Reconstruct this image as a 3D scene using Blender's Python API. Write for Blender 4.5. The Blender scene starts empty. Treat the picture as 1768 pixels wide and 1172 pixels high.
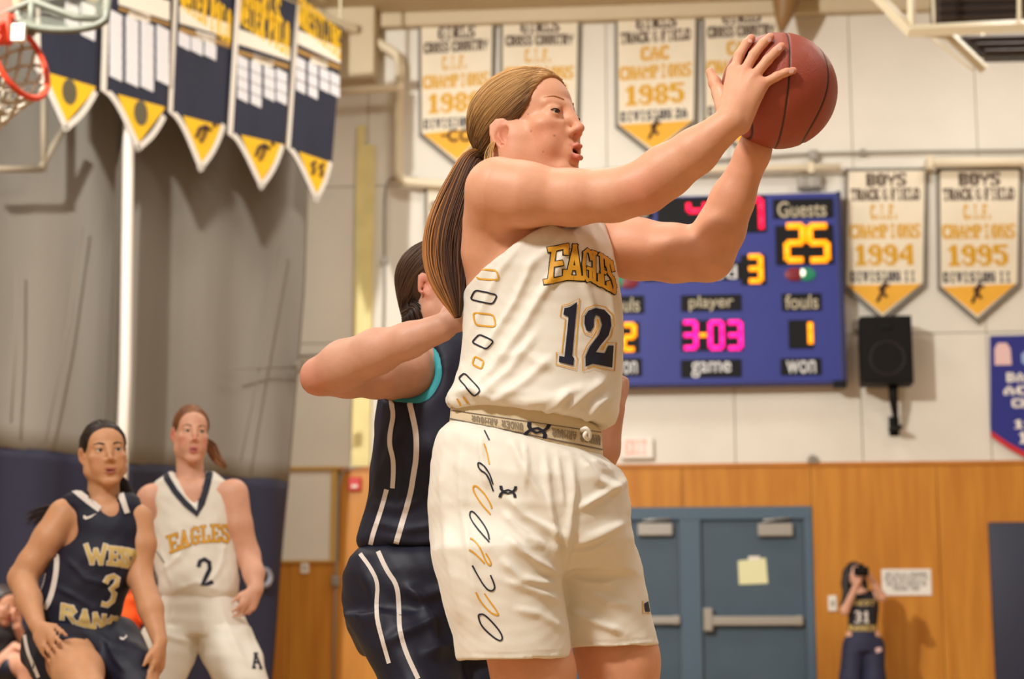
import bpy, bmesh, math, random
import numpy as np
from mathutils import Vector, Matrix
from mathutils.bvhtree import BVHTree
from mathutils.geometry import tessellate_polygon

random.seed(7); np.random.seed(7)
SC = bpy.context.scene
COL = SC.collection

# ------------------------------------------------------------------ camera
FPX = 3150.0
TH = math.atan(567.0 / FPX)
CAMZ = 0.5
cam_d = bpy.data.cameras.new('scene_camera')
cam_d.sensor_width = 36.0
cam_d.lens = FPX / 1768.0 * 36.0
cam_d.clip_start = 0.05
cam_d.clip_end = 200
cam = bpy.data.objects.new('scene_camera', cam_d)
cam.location = (0, 0, CAMZ)
cam.rotation_euler = (math.pi / 2 + TH, 0, 0)
COL.objects.link(cam)
SC.camera = cam
cam_d.dof.use_dof = True
cam_d.dof.focus_distance = 3.85
cam_d.dof.aperture_fstop = 4.4

# ------------------------------------------------------------------ world, lights, exposure
SC.view_settings.view_transform = 'Standard'
SC.view_settings.look = 'None'
SC.view_settings.exposure = -0.14
SC.view_settings.gamma = 1.0
SC.view_settings.use_curve_mapping = False
wd = bpy.data.worlds.new('world'); SC.world = wd
wd.use_nodes = True
wd.node_tree.nodes['Background'].inputs[0].default_value = (1.0, 0.97, 0.93, 1)
wd.node_tree.nodes['Background'].inputs[1].default_value = 0.05

def area_light(name, loc, target, size, energy, col, size_y=None):
    d = bpy.data.lights.new(name, 'AREA'); d.energy = energy; d.color = col
    d.shape = 'RECTANGLE' if size_y else 'SQUARE'; d.size = size
    if size_y: d.size_y = size_y
    o = bpy.data.objects.new(name, d); COL.objects.link(o)
    o.location = loc
    o.rotation_euler = (Vector(target) - Vector(loc)).to_track_quat('-Z', 'Y').to_euler()
    return o

WARM = (1.0, 0.98, 0.925)
# overhead gym fixtures (out of the frame, hung from the ceiling over the court)
for ix, fx in enumerate((-5.0, 0.0, 5.0)):
    for iy, fy in enumerate((1.0, 6.0, 11.0, 16.0)):
        area_light('gym_light', (fx, fy, 7.3), (fx, fy, 0), 1.1, 92, WARM)
# hard strobe high up on the left, then a key spot added for the player
def spot_light(name, loc, target, energy, col, ang, rad):
    d = bpy.data.lights.new(name, 'SPOT'); d.energy = energy; d.color = col
    d.spot_size = ang; d.spot_blend = 0.6; d.shadow_soft_size = rad
    o = bpy.data.objects.new(name, d); COL.objects.link(o); o.location = loc
    o.rotation_euler = (Vector(target) - Vector(loc)).to_track_quat('-Z', 'Y').to_euler()
    return o
spot_light('strobe_key_spot', (-5.2, 6.2, 7.1), (2.0, 19.0, 2.4), 5600, (1.0, 0.98, 0.93), 1.5, 0.16)
spot_light('strobe_key_spot', (-2.6, 0.3, 5.2), (0.3, 3.9, 1.3), 1300, (1.0, 0.98, 0.93), 1.3, 0.35)  # added key spot on the main player, hung from no fixture

# ------------------------------------------------------------------ pixel <-> place helpers
def ray(px, py):
    x = (px - 884.0) / FPX; u = (586.0 - py) / FPX
    return np.array([x, math.cos(TH) - u * math.sin(TH), math.sin(TH) + u * math.cos(TH)])
CAM = np.array([0, 0, CAMZ])
def P(px, py, Y):
    d = ray(px, py)
    return CAM + d * (Y / d[1])
def ppm(Y, z=1.0):                       # pixels per metre about there
    return FPX / (Y * math.cos(TH) + (z - CAMZ) * math.sin(TH))

class Frame:
    """a vertical plane: origin, heading angle of its local x axis; local -y faces the court"""
    def __init__(s, origin, ang):
        s.o = np.array(origin, float); s.a = ang
        s.u = np.array([math.cos(ang), math.sin(ang), 0]); s.v = np.array([-math.sin(ang), math.cos(ang), 0])
    def hit(s, px, py, off=0.0):         # local (x, z) of the pixel on the plane 'off' metres in front of the frame's plane
        d = ray(px, py); n = s.v
        o = s.o - n * off
        t = np.dot(o - CAM, n) / np.dot(d, n)
        w = CAM + d * t
        return float(np.dot(w - s.o, s.u)), float(w[2])
    def w(s, x, y, z):
        return s.o + s.u * x + s.v * y + np.array([0, 0, z])
WALL = Frame((0, 19.0, 0), math.radians(-5.4))

# ------------------------------------------------------------------ materials
def lin(c):
    def f(v):
        v /= 255.0
        return v / 12.92 if v <= 0.04045 else ((v + 0.055) / 1.055) ** 2.4
    return (f(c[0]), f(c[1]), f(c[2]), 1.0)
MATS = {}
def mat(name, rgb, rough=0.6, metal=0.0, var=0.0, vscale=8.0, bump=0.0, bscale=60.0, spec=0.4, emit=0.0, sheen=0.0, attr=None, sss=0.0,
        stretch=None, alpha=1.0, rgb2=None, coat=0.0, aniso=None):
    if name in MATS: return MATS[name]
    m = bpy.data.materials.new(name); m.use_nodes = True
    nt = m.node_tree; N = nt.nodes; L = nt.links
    b = N['Principled BSDF']
    c = lin(rgb)
    b.inputs['Base Color'].default_value = c
    b.inputs['Roughness'].default_value = rough
    b.inputs['Metallic'].default_value = metal
    b.inputs['Specular IOR Level'].default_value = spec
    if coat: b.inputs['Coat Weight'].default_value = coat; b.inputs['Coat Roughness'].default_value = 0.25
    if sheen: b.inputs['Sheen Weight'].default_value = sheen
    if sss:
        b.inputs['Subsurface Weight'].default_value = sss
        b.inputs['Subsurface Radius'].default_value = (1.0, 0.35, 0.2)
        b.inputs['Subsurface Scale'].default_value = 0.012
    if emit:
        b.inputs['Emission Color'].default_value = c; b.inputs['Emission Strength'].default_value = emit
    if alpha < 1: b.inputs['Alpha'].default_value = alpha
    src = None
    if var > 0 or bump > 0:
        tc = N.new('ShaderNodeTexCoord'); mp = N.new('ShaderNodeMapping')
        L.new(tc.outputs['Object'], mp.inputs[0])
        if stretch: mp.inputs['Scale'].default_value = stretch
    if attr:
        a = N.new('ShaderNodeAttribute'); a.attribute_name = attr
        src = a.outputs['Color']
    if var > 0:
        n = N.new('ShaderNodeTexNoise'); n.inputs['Scale'].default_value = vscale; n.inputs['Detail'].default_value = 5
        L.new(mp.outputs[0], n.inputs['Vector'])
        mx = N.new('ShaderNodeMix'); mx.data_type = 'RGBA'
        if src is None:
            c2 = lin(rgb2) if rgb2 else tuple(list(v * (1 - var) for v in c[:3]) + [1])
            mx.inputs['A'].default_value = c; mx.inputs['B'].default_value = c2
            rp = N.new('ShaderNodeMapRange'); rp.inputs[1].default_value = 0.35; rp.inputs[2].default_value = 0.65
            L.new(n.outputs[0], rp.inputs[0]); L.new(rp.outputs[0], mx.inputs['Factor'])
        else:
            mx.blend_type = 'MULTIPLY'; mx.inputs['Factor'].default_value = 1.0
            rp = N.new('ShaderNodeMapRange'); rp.inputs[1].default_value = 0.3; rp.inputs[2].default_value = 0.7; rp.inputs[3].default_value = 1 - var; rp.inputs[4].default_value = 1.0
            L.new(n.outputs[0], rp.inputs[0]); L.new(src, mx.inputs['A']); L.new(rp.outputs[0], mx.inputs['B'])
        src = mx.outputs['Result']
    if src is not None: L.new(src, b.inputs['Base Color'])
    if bump > 0:
        n2 = N.new('ShaderNodeTexNoise'); n2.inputs['Scale'].default_value = bscale; n2.inputs['Detail'].default_value = 3
        L.new(mp.outputs[0], n2.inputs['Vector'])
        bp = N.new('ShaderNodeBump'); bp.inputs['Strength'].default_value = bump; bp.inputs['Distance'].default_value = 0.01
        L.new(n2.outputs[0], bp.inputs['Height']); L.new(bp.outputs[0], b.inputs['Normal'])
    MATS[name] = m
    return m

# ------------------------------------------------------------------ objects
def tag(o, label=None, cat=None, group=None, kind=None):
    if label: o['label'] = label
    if cat: o['category'] = cat
    if group: o['group'] = group
    if kind: o['kind'] = kind
    return o
def thing(name, label, cat, loc=(0, 0, 0), rz=0.0, group=None):
    o = bpy.data.objects.new(name, None); COL.objects.link(o)
    o.empty_display_size = 0.1
    o.location = [float(v) for v in loc]; o.rotation_euler = (0, 0, rz)
    return tag(o, label, cat, group)
def struct_empty(name, loc=(0, 0, 0), rz=0.0):
    o = bpy.data.objects.new(name, None); COL.objects.link(o)
    o.location = [float(v) for v in loc]; o.rotation_euler = (0, 0, rz); o['kind'] = 'structure'
    return o

class MB:
    """collects geometry for ONE mesh object"""
    def __init__(s): s.v = []; s.f = []; s.m = []
    def add(s, vs, fs, mi=0):
        n = len(s.v); s.v += [tuple(float(c) for c in v) for v in vs]
        s.f += [tuple(i + n for i in f) for f in fs]; s.m += [mi] * len(fs)
    def box(s, lo, hi, bev=0.0, mi=0):
        x0, y0, z0 = lo; x1, y1, z1 = hi
        if bev <= 0:
            s.add([(x0, y0, z0), (x1, y0, z0), (x1, y1, z0), (x0, y1, z0), (x0, y0, z1), (x1, y0, z1), (x1, y1, z1), (x0, y1, z1)],
                  [(0, 3, 2, 1), (4, 5, 6, 7), (0, 1, 5, 4), (1, 2, 6, 5), (2, 3, 7, 6), (3, 0, 4, 7)], mi); return
        bm = bmesh.new()
        bmesh.ops.create_cube(bm, size=1.0)
        for v in bm.verts:
            v.co = Vector(((x0 + x1) / 2 + v.co.x * (x1 - x0), (y0 + y1) / 2 + v.co.y * (y1 - y0), (z0 + z1) / 2 + v.co.z * (z1 - z0)))
        bmesh.ops.bevel(bm, geom=bm.edges[:], offset=bev, segments=2, affect='EDGES', profile=0.5)
        s.bm(bm, mi)
    def bm(s, bm, mi=0):
        bm.verts.index_update()
        s.add([tuple(v.co) for v in bm.verts], [tuple(v.index for v in f.verts) for f in bm.faces], mi); bm.free()
    def tube(s, pts, r, n=10, mi=0, cap=True, flat=None):
        pts = [np.array(p, float) for p in pts]; k = len(pts)
        rs = r if hasattr(r, '__len__') else [r] * k
        up = None; vs = []
        for i, p in enumerate(pts):
            t = pts[min(i + 1, k - 1)] - pts[max(i - 1, 0)]; t = t / (np.linalg.norm(t) + 1e-12)
            if up is None:
                a = np.array([0, 0, 1.0]) if abs(t[2]) < 0.9 else np.array([1.0, 0, 0])
                up = np.cross(t, a)
            up = up - t * np.dot(up, t); up /= np.linalg.norm(up) + 1e-12
            w = np.cross(t, up)
            for j in range(n):
                a = 2 * math.pi * j / n
                vs.append(p + (up * math.cos(a) + w * math.sin(a)) * rs[i])
        fs = []
        for i in range(k - 1):
            for j in range(n):
                fs.append((i * n + j, i * n + (j + 1) % n, (i + 1) * n + (j + 1) % n, (i + 1) * n + j))
        if cap:
            fs.append(tuple(reversed(range(n)))); fs.append(tuple((k - 1) * n + j for j in range(n)))
        s.add(vs, fs, mi)
    def prism(s, poly, y0, y1, mi=0):
        """polygon in (x,z), extruded from y0 (front) to y1 (back)"""
        n = len(poly)
        vs = [(p[0], y0, p[1]) for p in poly] + [(p[0], y1, p[1]) for p in poly]
        tris = tessellate_polygon([[Vector((p[0], p[1], 0)) for p in poly]])
        fs = []
        for t in tris:
            a, b, c = [poly[i] for i in t]
            ar = (b[0] - a[0]) * (c[1] - a[1]) - (b[1] - a[1]) * (c[0] - a[0])
            t = tuple(t) if ar > 0 else tuple(reversed(t))
            fs.append(t); fs.append(tuple(i + n for i in reversed(t)))
        area = sum(poly[i][0] * poly[(i + 1) % n][1] - poly[(i + 1) % n][0] * poly[i][1] for i in range(n))
        for i in range(n):
            j = (i + 1) % n
            fs.append((i, i + n, j + n, j) if area > 0 else (i, j, j + n, i + n))
        s.add(vs, fs, mi)
    def build(s, name, mats, parent=None, smooth=False):
        me = bpy.data.meshes.new(name); me.from_pydata(s.v, [], s.f); me.update()
        if not isinstance(mats, (list, tuple)): mats = [mats]
        for m in mats: me.materials.append(m)
        if len(mats) > 1: me.polygons.foreach_set('material_index', s.m)
        if smooth: me.polygons.foreach_set('use_smooth', [True] * len(me.polygons))
        o = bpy.data.objects.new(name, me); COL.objects.link(o)
        if parent is not None: o.parent = parent
        return o
def copy_tree(o, parent=None):
    c = o.copy(); COL.objects.link(c)
    if parent is not None: c.parent = parent
    for ch in [x for x in o.children]: copy_tree(ch, c)
    return c

# ------------------------------------------------------------------ block lettering (5 x 7 cells, merged runs)
FONT = {
'A':'00100 01110 01010 11011 11111 10001 11011','B':'11110 11011 11011 11110 11011 11011 11110','C':'01111 11011 11000 11000 11000 11011 01111',
'D':'11110 11011 11001 11001 11001 11011 11110','E':'11111 11001 11000 11110 11000 11001 11111','F':'11111 11001 11000 11110 11000 11000 11100',
'G':'01111 11001 11000 11011 11001 11001 01111','H':'11011 11011 11011 11111 11011 11011 11011','I':'01110 00100 00100 00100 00100 00100 01110',
'K':'11011 11010 11100 11100 11110 11011 11011','L':'11100 01000 01000 01000 01001 01001 11111','M':'10001 11011 11111 10101 10001 10001 11011',
'N':'11011 11001 11101 10101 10111 10011 11011','O':'01110 11011 11011 11011 11011 11011 01110','P':'11110 11011 11011 11110 11000 11000 11100',
'R':'11110 11011 11011 11110 11110 11011 11011','S':'01111 11001 11000 01110 00011 10011 11110','T':'11111 10101 00100 00100 00100 00100 01110',
'U':'11011 11011 11011 11011 11011 11011 01110','V':'11011 11011 11011 01010 01110 01110 00100','W':'11011 10001 10101 10101 11111 11111 01010',
'X':'11011 11011 01110 00100 01110 11011 11011','Y':'10001 10001 11011 01110 00100 00100 00100','&':'01100 10010 10100 01000 10101 10010 01101',
'.':'00000 00000 00000 00000 00000 01100 01100','-':'00000 00000 00000 01110 00000 00000 00000',
'0':'01110 11011 11011 11011 11011 11011 01110','1':'00110 01110 00110 00110 00110 00110 01111','2':'01110 11011 00011 00110 01100 11001 11111',
'3':'11110 00011 00011 01110 00011 00011 11110','4':'00011 00111 01011 11011 11111 00011 00011','5':'11111 11000 11110 00011 00011 11011 01110',
'6':'01110 11001 11000 11110 11011 11011 01110','7':'11111 10011 00011 00110 00110 01100 01100','8':'01110 11011 11011 01110 11011 11011 01110','9':'01110 11011 11011 01111 00011 10011 01110',
}
def text_rects(txt, x0, x1, z0, z1, gap=1.0):
    """rectangles (xa,xb,za,zb) of a line of block text filling the box"""
    cols = sum(5 if c != ' ' else 2 for c in txt) + gap * (len(txt) - 1)
    cw = (x1 - x0) / cols; chh = (z1 - z0) / 7.0
    out = []; cx = x0
    for c in txt:
        if c == ' ': cx += (2 + gap) * cw; continue
        rows = FONT[c].split()
        for r, row in enumerate(rows):
            j = 0
            while j < 5:
                if row[j] == '1':
                    k = j
                    while k < 5 and row[k] == '1': k += 1
                    out.append((cx + j * cw, cx + k * cw, z1 - (r + 1) * chh, z1 - r * chh)); j = k
                else: j += 1
        cx += (5 + gap) * cw
    return out
def text_mesh(mb, txt, x0, x1, z0, z1, y, shear=0.0, th=0.002, mi=0, gap=1.0, bold=0.0):
    """block text as thin raised print on a local plane (x, z), front at y; shear adds dz per metre of x"""
    xm = (x0 + x1) / 2
    cw = (x1 - x0) / (6 * max(len(txt), 1)) * bold; hh = (z1 - z0) / 7 * bold
    for a, b, c, d in text_rects(txt, x0, x1, z0, z1, gap):
        a -= cw; b += cw; c -= hh * .5; d += hh * .5
        s0 = (a - xm) * shear; s1 = (b - xm) * shear
        vs = [(a, y, c + s0), (b, y, c + s1), (b, y, d + s1), (a, y, d + s0), (a, y + th, c + s0), (b, y + th, c + s1), (b, y + th, d + s1), (a, y + th, d + s0)]
        mb.add(vs, [(0, 1, 2, 3), (0, 3, 7, 4), (1, 5, 6, 2), (3, 2, 6, 7), (0, 4, 5, 1)], mi)

def words_mesh(tx, x0, x1, z0, z1, y, shear, m, parent, gap=1.0, th=0.002, bold=0.0):
    """a line of block text, one part per word"""
    cols = lambda s_: sum(5 if c != ' ' else 2 for c in s_) + gap * (len(s_) - 1)
    tot = cols(tx); cw = (x1 - x0) / tot; xm = (x0 + x1) / 2; pos = 0
    for w in tx.split(' '):
        i = tx.index(w, pos); a = x0 + (cols(tx[:i]) + gap if i else 0) * cw; b = a + cols(w) * cw; pos = i + len(w)
        dz = ((a + b) / 2 - xm) * shear
        mb = MB(); text_mesh(mb, w, a, b, z0 + dz, z1 + dz, y, shear, th, gap=gap, bold=bold); mb.build('lettering', m, parent)

# ------------------------------------------------------------------ room materials
M_CREAM = mat('cream_wall_paint', (226, 219, 206), rough=0.7, var=0.07, vscale=1.3, bump=0.05, bscale=25)
M_CREAM2 = mat('cream_wall_backing', (196, 182, 158), rough=0.8)
M_WOOD = mat('orange_plywood', (198, 133, 48), rough=0.42, var=0.3, vscale=2.2, stretch=(5, 5, 0.45), rgb2=(182, 116, 38), bump=0.04, bscale=30, spec=0.35)
M_WOODT = mat('orange_trim_wood', (196, 124, 44), rough=0.45, var=0.2, vscale=6, stretch=(0.4, 4, 4))
M_DOOR = mat('slate_blue_paint', (70, 88, 102), rough=0.5, var=0.08, vscale=3)
M_DOORF = mat('slate_blue_frame', (78, 99, 116), rough=0.45)
M_STEEL = mat('brushed_steel', (178, 174, 166), rough=0.35, metal=0.7)
M_PIPE = mat('cream_pipe_paint', (222, 208, 180), rough=0.5)
M_PIPEG = mat('grey_conduit', (150, 142, 130), rough=0.5)
M_YEL = mat('pale_yellow_paint', (228, 212, 146), rough=0.55, var=0.12, vscale=4)
M_BLACK = mat('black_plastic', (16, 15, 14), rough=0.6, spec=.2)
M_DARK = mat('dark_grille', (22, 20, 18), rough=0.8, spec=.2)
M_WHITE = mat('white_plastic', (232, 226, 216), rough=0.5)
M_NAVYPAD = mat('navy_vinyl', (44, 47, 66), rough=0.5, var=0.1, vscale=2)
M_FLOOR = mat('maple_court_floor', (194, 160, 114), rough=0.28, var=0.25, vscale=3, stretch=(8, 0.5, 1), rgb2=(178, 138, 92), coat=0.3)
M_CEIL = mat('beige_ceiling', (206, 190, 160), rough=0.8, var=0.06, vscale=1)
M_BEAM = mat('cream_steel_beam', (226, 214, 184), rough=0.5)
M_PRNAVY = mat('navy_print', (40, 42, 62), rough=0.7)
M_PRBROWN = mat('dark_brown_print', (70, 44, 34), rough=0.7)
M_PRGOLD = mat('gold_print', (214, 160, 28), rough=0.6)

WA = WALL.a
def wall_thing(name, label, cat, px, py, off=0.0, group=None):
    x, z = WALL.hit(px, py, off)
    p = WALL.w(x, -off, z)
    t = thing(name, label, cat, p, WA, group)
    t['_o'] = (x, z, off)
    return t
def LW(t, px, py, off=None):           # pixel -> local (x,z) of a wall thing
    x0, z0, o0 = t['_o']
    x, z = WALL.hit(px, py, o0 if off is None else off)
    return x - x0, z - z0
wx = lambda px, py=700, off=0.0: WALL.hit(px, py, off)[0]
wz = lambda py, px=1100, off=0.0: WALL.hit(px, py, off)[1]

# floor
mb = MB(); mb.box((-12, -4, -0.12), (12, 22, 0.0)); fl = mb.build('floor', M_FLOOR); fl['kind'] = 'structure'
# ceiling
CEIL = 7.55
mb = MB(); mb.box((-12, -4, CEIL), (12, 22, CEIL + 0.15)); ce = mb.build('ceiling', M_CEIL); ce['kind'] = 'structure'
# side and near walls that close the gym (outside the frame)
mb = MB(); mb.box((10.4, -4, 0), (10.6, 21, CEIL)); o = mb.build('wall_right', M_CREAM); o['kind'] = 'structure'
mb = MB(); mb.box((-10.6, -4, 0), (-10.4, 21, CEIL)); o = mb.build('wall_left', M_CREAM); o['kind'] = 'structure'
mb = MB(); mb.box((-10.6, -4, 0), (10.6, -3.8, CEIL)); o = mb.build('wall_near', M_CREAM); o['kind'] = 'structure'

# back wall: backing + separate sheets with open joints
wb = struct_empty('wall_back', WALL.o, WA)
mb = MB(); mb.box((-10.2, 0.03, 0), (10.5, 0.2, CEIL)); mb.build('backing', M_CREAM2, wb)
Z_WAIN = wz(803, 1100)
Z_SEAM = wz(577, 1500)
Z_SEAM2 = wz(300, 1500)
PW = 1.30
X0 = wx(1051, 600)
xw0 = wx(640)
for k in range(-7, 8):
    xa = X0 + (k - 1) * PW; xb = xa + PW
    if xa < -10.2 or xb > 10.5: continue
    for za, zb in ((Z_WAIN, Z_SEAM), (Z_SEAM, Z_SEAM2), (Z_SEAM2, CEIL)):
        mb = MB(); mb.box((xa + 0.004, 0.0, za + 0.004), (xb - 0.004, 0.03, zb - 0.004), 0.003); mb.build('panel', M_CREAM, wb)
# plywood wainscot sheets and their cap
xdl, xdr = wx(984, 1000), wx(1405, 1000)
zdt = wz(875, 1250)
xs = [wx(586, 900), wx(770, 900), xdl]
segs = [(xs[0], xs[1], 0, Z_WAIN), (xs[1], xs[2], 0, Z_WAIN)]
xm = [xdl, wx(1178, 840), xdr]
segs += [(xm[0], xm[1], zdt, Z_WAIN), (xm[1], xm[2], zdt, Z_WAIN)]
xr = [xdr, wx(1620, 900), wx(1830, 900), wx(2040, 900), 10.4]
for a, b in zip(xr[:-1], xr[1:]): segs.append((a, b, 0, Z_WAIN))
zl = wz(970, 540)
xl0 = -10.2
segs += [(wx(330, 1000), wx(500, 1000), 0, zl), (wx(500, 1000), wx(586, 1000), 0, zl)]
for a, b, za, zb in segs:
    mb = MB(); mb.box((a + 0.003, -0.012, za), (b - 0.003, 0.02, zb - 0.005), 0.002); mb.build('plywood_panel', M_WOOD, wb)
mb = MB(); mb.box((wx(586, 808), -0.03, Z_WAIN - 0.03), (10.4, 0.01, Z_WAIN + 0.008), 0.004); o = mb.build('trim_1', M_WOODT); o.location = WALL.o; o.rotation_euler = (0, 0, WA); o['kind'] = 'structure'
# cream access hatch on the left with a yellow frame, above the plywood
zt = wz(812, 540)
mb = MB(); mb.box((wx(330, 900), -0.02, zl + 0.01), (wx(578, 900), 0.02, zt), 0.006)
o = mb.build('hatch_panel', M_CREAM, wb)
mb = MB(); mb.box((wx(330, 808), -0.05, zt), (wx(586, 808), 0.0, zt + 0.035), 0.004); mb.box((wx(572, 900), -0.035, zl), (wx(582, 900), 0.0, zt), 0.003); mb.box((wx(330, 900), -0.035, zl - 0.01), (wx(582, 900), 0.0, zl + 0.018), 0.003)
mb.build('hatch_frame', mat('ochre_trim', (198, 158, 82), rough=0.5), wb)
# pale yellow painted strip (two stepped widths) left of the players
mb = MB()
mb.prism([(wx(609, 760), wz(806, 620)), (wx(640, 760), wz(806, 620)), (wx(648, 262), wz(252, 640)), (wx(617, 262), wz(252, 640))], -0.05, 0.0)
mb.prism([(wx(617, 262), wz(252, 620)), (wx(630, 262), wz(252, 620)), (wx(632, 200), wz(218, 620)), (wx(619, 200), wz(218, 620))], -0.045, 0.0)
o = mb.build('trim_2', M_YEL); o.location = WALL.o; o.rotation_euler = (0, 0, WA); o['kind'] = 'structure'
# ceiling edge beam along the top of the wall
zt0 = wz(4, 900)
mb = MB(); mb.box((-10.2, -0.14, CEIL - 0.16), (10.4, 0.0, CEIL), 0.02); o = mb.build('trim_3', M_CEIL); o.location = WALL.o; o.rotation_euler = (0, 0, WA); o['kind'] = 'structure'
# box column at the left end of the wall and its horizontal ledge
mb = MB(); mb.box((wx(300, 100), -0.35, wz(152, 640)), (wx(655, 100), 0.0, CEIL), 0.02)
o = mb.build('beam_left', M_CEIL); o.location = WALL.o; o.rotation_euler = (0, 0, WA); o['kind'] = 'structure'

# ------------------------------------------------------------------ pipes and conduits
def wpts(lst, off, t=None):
    out = []
    for p in lst:
        x, z = WALL.hit(p[0], p[1], off); out.append(np.array([x, -off, z]))
    return out
def smooth_path(pts, n=6, r=0.35):
    """rounds the corners of a polyline"""
    out = [pts[0]]
    for i in range(1, len(pts) - 1):
        a, b, c = pts[i - 1], pts[i], pts[i + 1]
        p = b + (a - b) * r; q = b + (c - b) * r
        for k in range(n + 1):
            t = k / n
            out.append((1 - t) ** 2 * p + 2 * t * (1 - t) * b + t * t * q)
    out.append(pts[-1]); return out
def wall_pipe(name, label, pix, off, r, m, group=None, clamps=(), rr=0.2):
    pts = smooth_path(wpts(pix, off), 6, rr)
    base = pts[0].copy()
    t = thing(name, label, 'pipe', WALL.w(*base), WA, group)
    mb = MB(); mb.tube([p - base for p in pts], r, 12); mb.build('tube', m, t, True)
    for c in clamps:
        x, z = WALL.hit(c[0], c[1], off); p = np.array([x, -off, z]) - base
        mb = MB(); mb.box((p[0] - 0.03, p[1] - r - 0.008, p[2] - r - 0.02), (p[0] + 0.03, off + p[1] + 0.002 if False else p[1] + off, p[2] + r + 0.02), 0.006)
        mb.build('clamp', m, t)
    return t
wall_pipe('wall_pipe', 'thick cream pipe bending down then along the wall behind the ponytail', [(596, 46), (640, 66), (691, 98), (689, 200), (688, 312), (760, 318), (830, 318)], 0.16, 0.055, M_PIPE, clamps=[(688, 200)], rr=0.22)
wall_pipe('wall_pipe', 'cream horizontal pipe running above the scoreboard', [(1010, 299), (1230, 293), (1452, 289)], 0.14, 0.042, M_PIPE, clamps=[(1130, 295), (1400, 290)])
wall_pipe('wall_pipe', 'cream horizontal pipe above the two boys banners', [(1600, 281), (1768, 280), (1900, 279)], 0.16, 0.05, M_PIPE, clamps=[(1605, 281)])
wall_pipe('wall_pipe', 'thin grey conduit high along the wall above the scoreboard pipe', [(1000, 297), (1150, 283), (1390, 265), (1600, 261), (1900, 258)], 0.05, 0.014, M_PIPEG, clamps=[(1490, 263)])
wall_pipe('wall_pipe', 'short cream pipe on the ledge beside the wrestling banner', [(575, 158), (640, 154), (688, 150)], 0.40, 0.045, M_PIPE)
wall_pipe('wall_pipe', 'thin grey conduit curving down the wall beside the yellow strip', [(720, 306), (672, 308), (665, 330), (662, 560), (655, 795), (640, 801), (592, 812), (583, 850), (580, 1000), (574, 1235)], 0.03, 0.012, M_PIPEG, clamps=[(663, 450), (581, 1000)])
wall_pipe('wall_pipe', 'thin brown horizontal rod on the wall behind the bent elbow', [(480, 616), (560, 613), (640, 611)], 0.04, 0.012, mat('brown_rod', (128, 112, 92), rough=0.6))

# ------------------------------------------------------------------ doors
def door(idx, pxl, pxr, name, closer, bar, latch=None, note=False):
    d = struct_empty('door_%d' % idx, WALL.o, WA)
    xa, xb = wx(pxl, 1000), wx(pxr, 1000); zt = wz(897, 1250)
    mb = MB(); mb.box((xa, 0.015, 0.01), (xb, 0.06, zt), 0.004); mb.build('leaf', M_DOOR, d)
    cx0, cx1 = wx(closer[0], closer[2]), wx(closer[1], closer[2]); cz0, cz1 = wz(closer[3], closer[0]), wz(closer[2], closer[0])
    mb = MB(); mb.box((cx0, -0.06, cz0), (cx1, 0.02, cz1), 0.008)
    c = mb.build('closer', M_STEEL, d)
    mb = MB(); mb.tube([(cx0 + 0.06, -0.03, cz1), (cx0 + 0.06, -0.03, cz1 + 0.03), (cx1 - 0.02, -0.05, zt + 0.01)], 0.010, 8); mb.build('closer_arm', M_STEEL, c, True)
    bx0, bx1 = wx(bar[0], bar[2]), wx(bar[1], bar[2]); bz0, bz1 = wz(bar[3], bar[0]), wz(bar[2], bar[0])
    mb = MB(); mb.box((bx0, -0.075, bz0), (bx1, -0.04, bz1), 0.01); b = mb.build('push_bar', M_STEEL, d)
    mb = MB()
    for bx in (bx0 + 0.03, bx1 - 0.05): mb.box((bx - 0.02, -0.06, bz0 - 0.005), (bx + 0.04, 0.02, bz1 + 0.005), 0.004)
    mb.build('bar_mount', M_STEEL, b)
    if latch:
        lx0, lx1 = wx(latch[0], latch[2]), wx(latch[1], latch[2]); lz0, lz1 = wz(latch[3], latch[0]), wz(latch[2], latch[0])
        mb = MB(); mb.box((lx0, -0.09, lz0), (lx1, 0.02, lz1), 0.01); mb.build('latch', M_STEEL, d)
    return d
door(1, 1000, 1173, 'door', (1101, 1161, 904, 925), (1100, 1174, 1064, 1078))
door(2, 1212, 1389, 'door', (1308, 1368, 904, 926), (1224, 1386, 1064, 1080), (1214, 1230, 1050, 1090))
mb = MB(); zt = wz(897, 1250)
mb.box((xdl, -0.03, zt), (xdr, 0.06, zdt), 0.006)
for a, b in ((984, 1000), (1174, 1211), (1390, 1405)): mb.box((wx(a, 1000), -0.03, 0), (wx(b, 1000), 0.06, zt), 0.006)
o = mb.build('trim_4', M_DOORF); o.location = WALL.o; o.rotation_euler = (0, 0, WA); o['kind'] = 'structure'
# paper taped to the door
t = wall_thing('paper_note', 'pale yellow paper sheet taped to the blue grey door', 'paper', 1300, 985, -0.012)
mb = MB()
a, b, c, d = LW(t, 1274, 968), LW(t, 1322, 963), LW(t, 1326, 1007), LW(t, 1276, 1009)
mb.prism([d, c, b, a], -0.003, 0.002); mb.build('sheet', mat('pale_yellow_paper', (226, 224, 176), rough=0.7), t)
a, b, c, d = LW(t, 1292, 960), LW(t, 1312, 960), LW(t, 1312, 967), LW(t, 1292, 967)
mb = MB(); mb.prism([d, c, b, a], -0.005, -0.003); mb.build('tape', M_WHITE, t)

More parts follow.
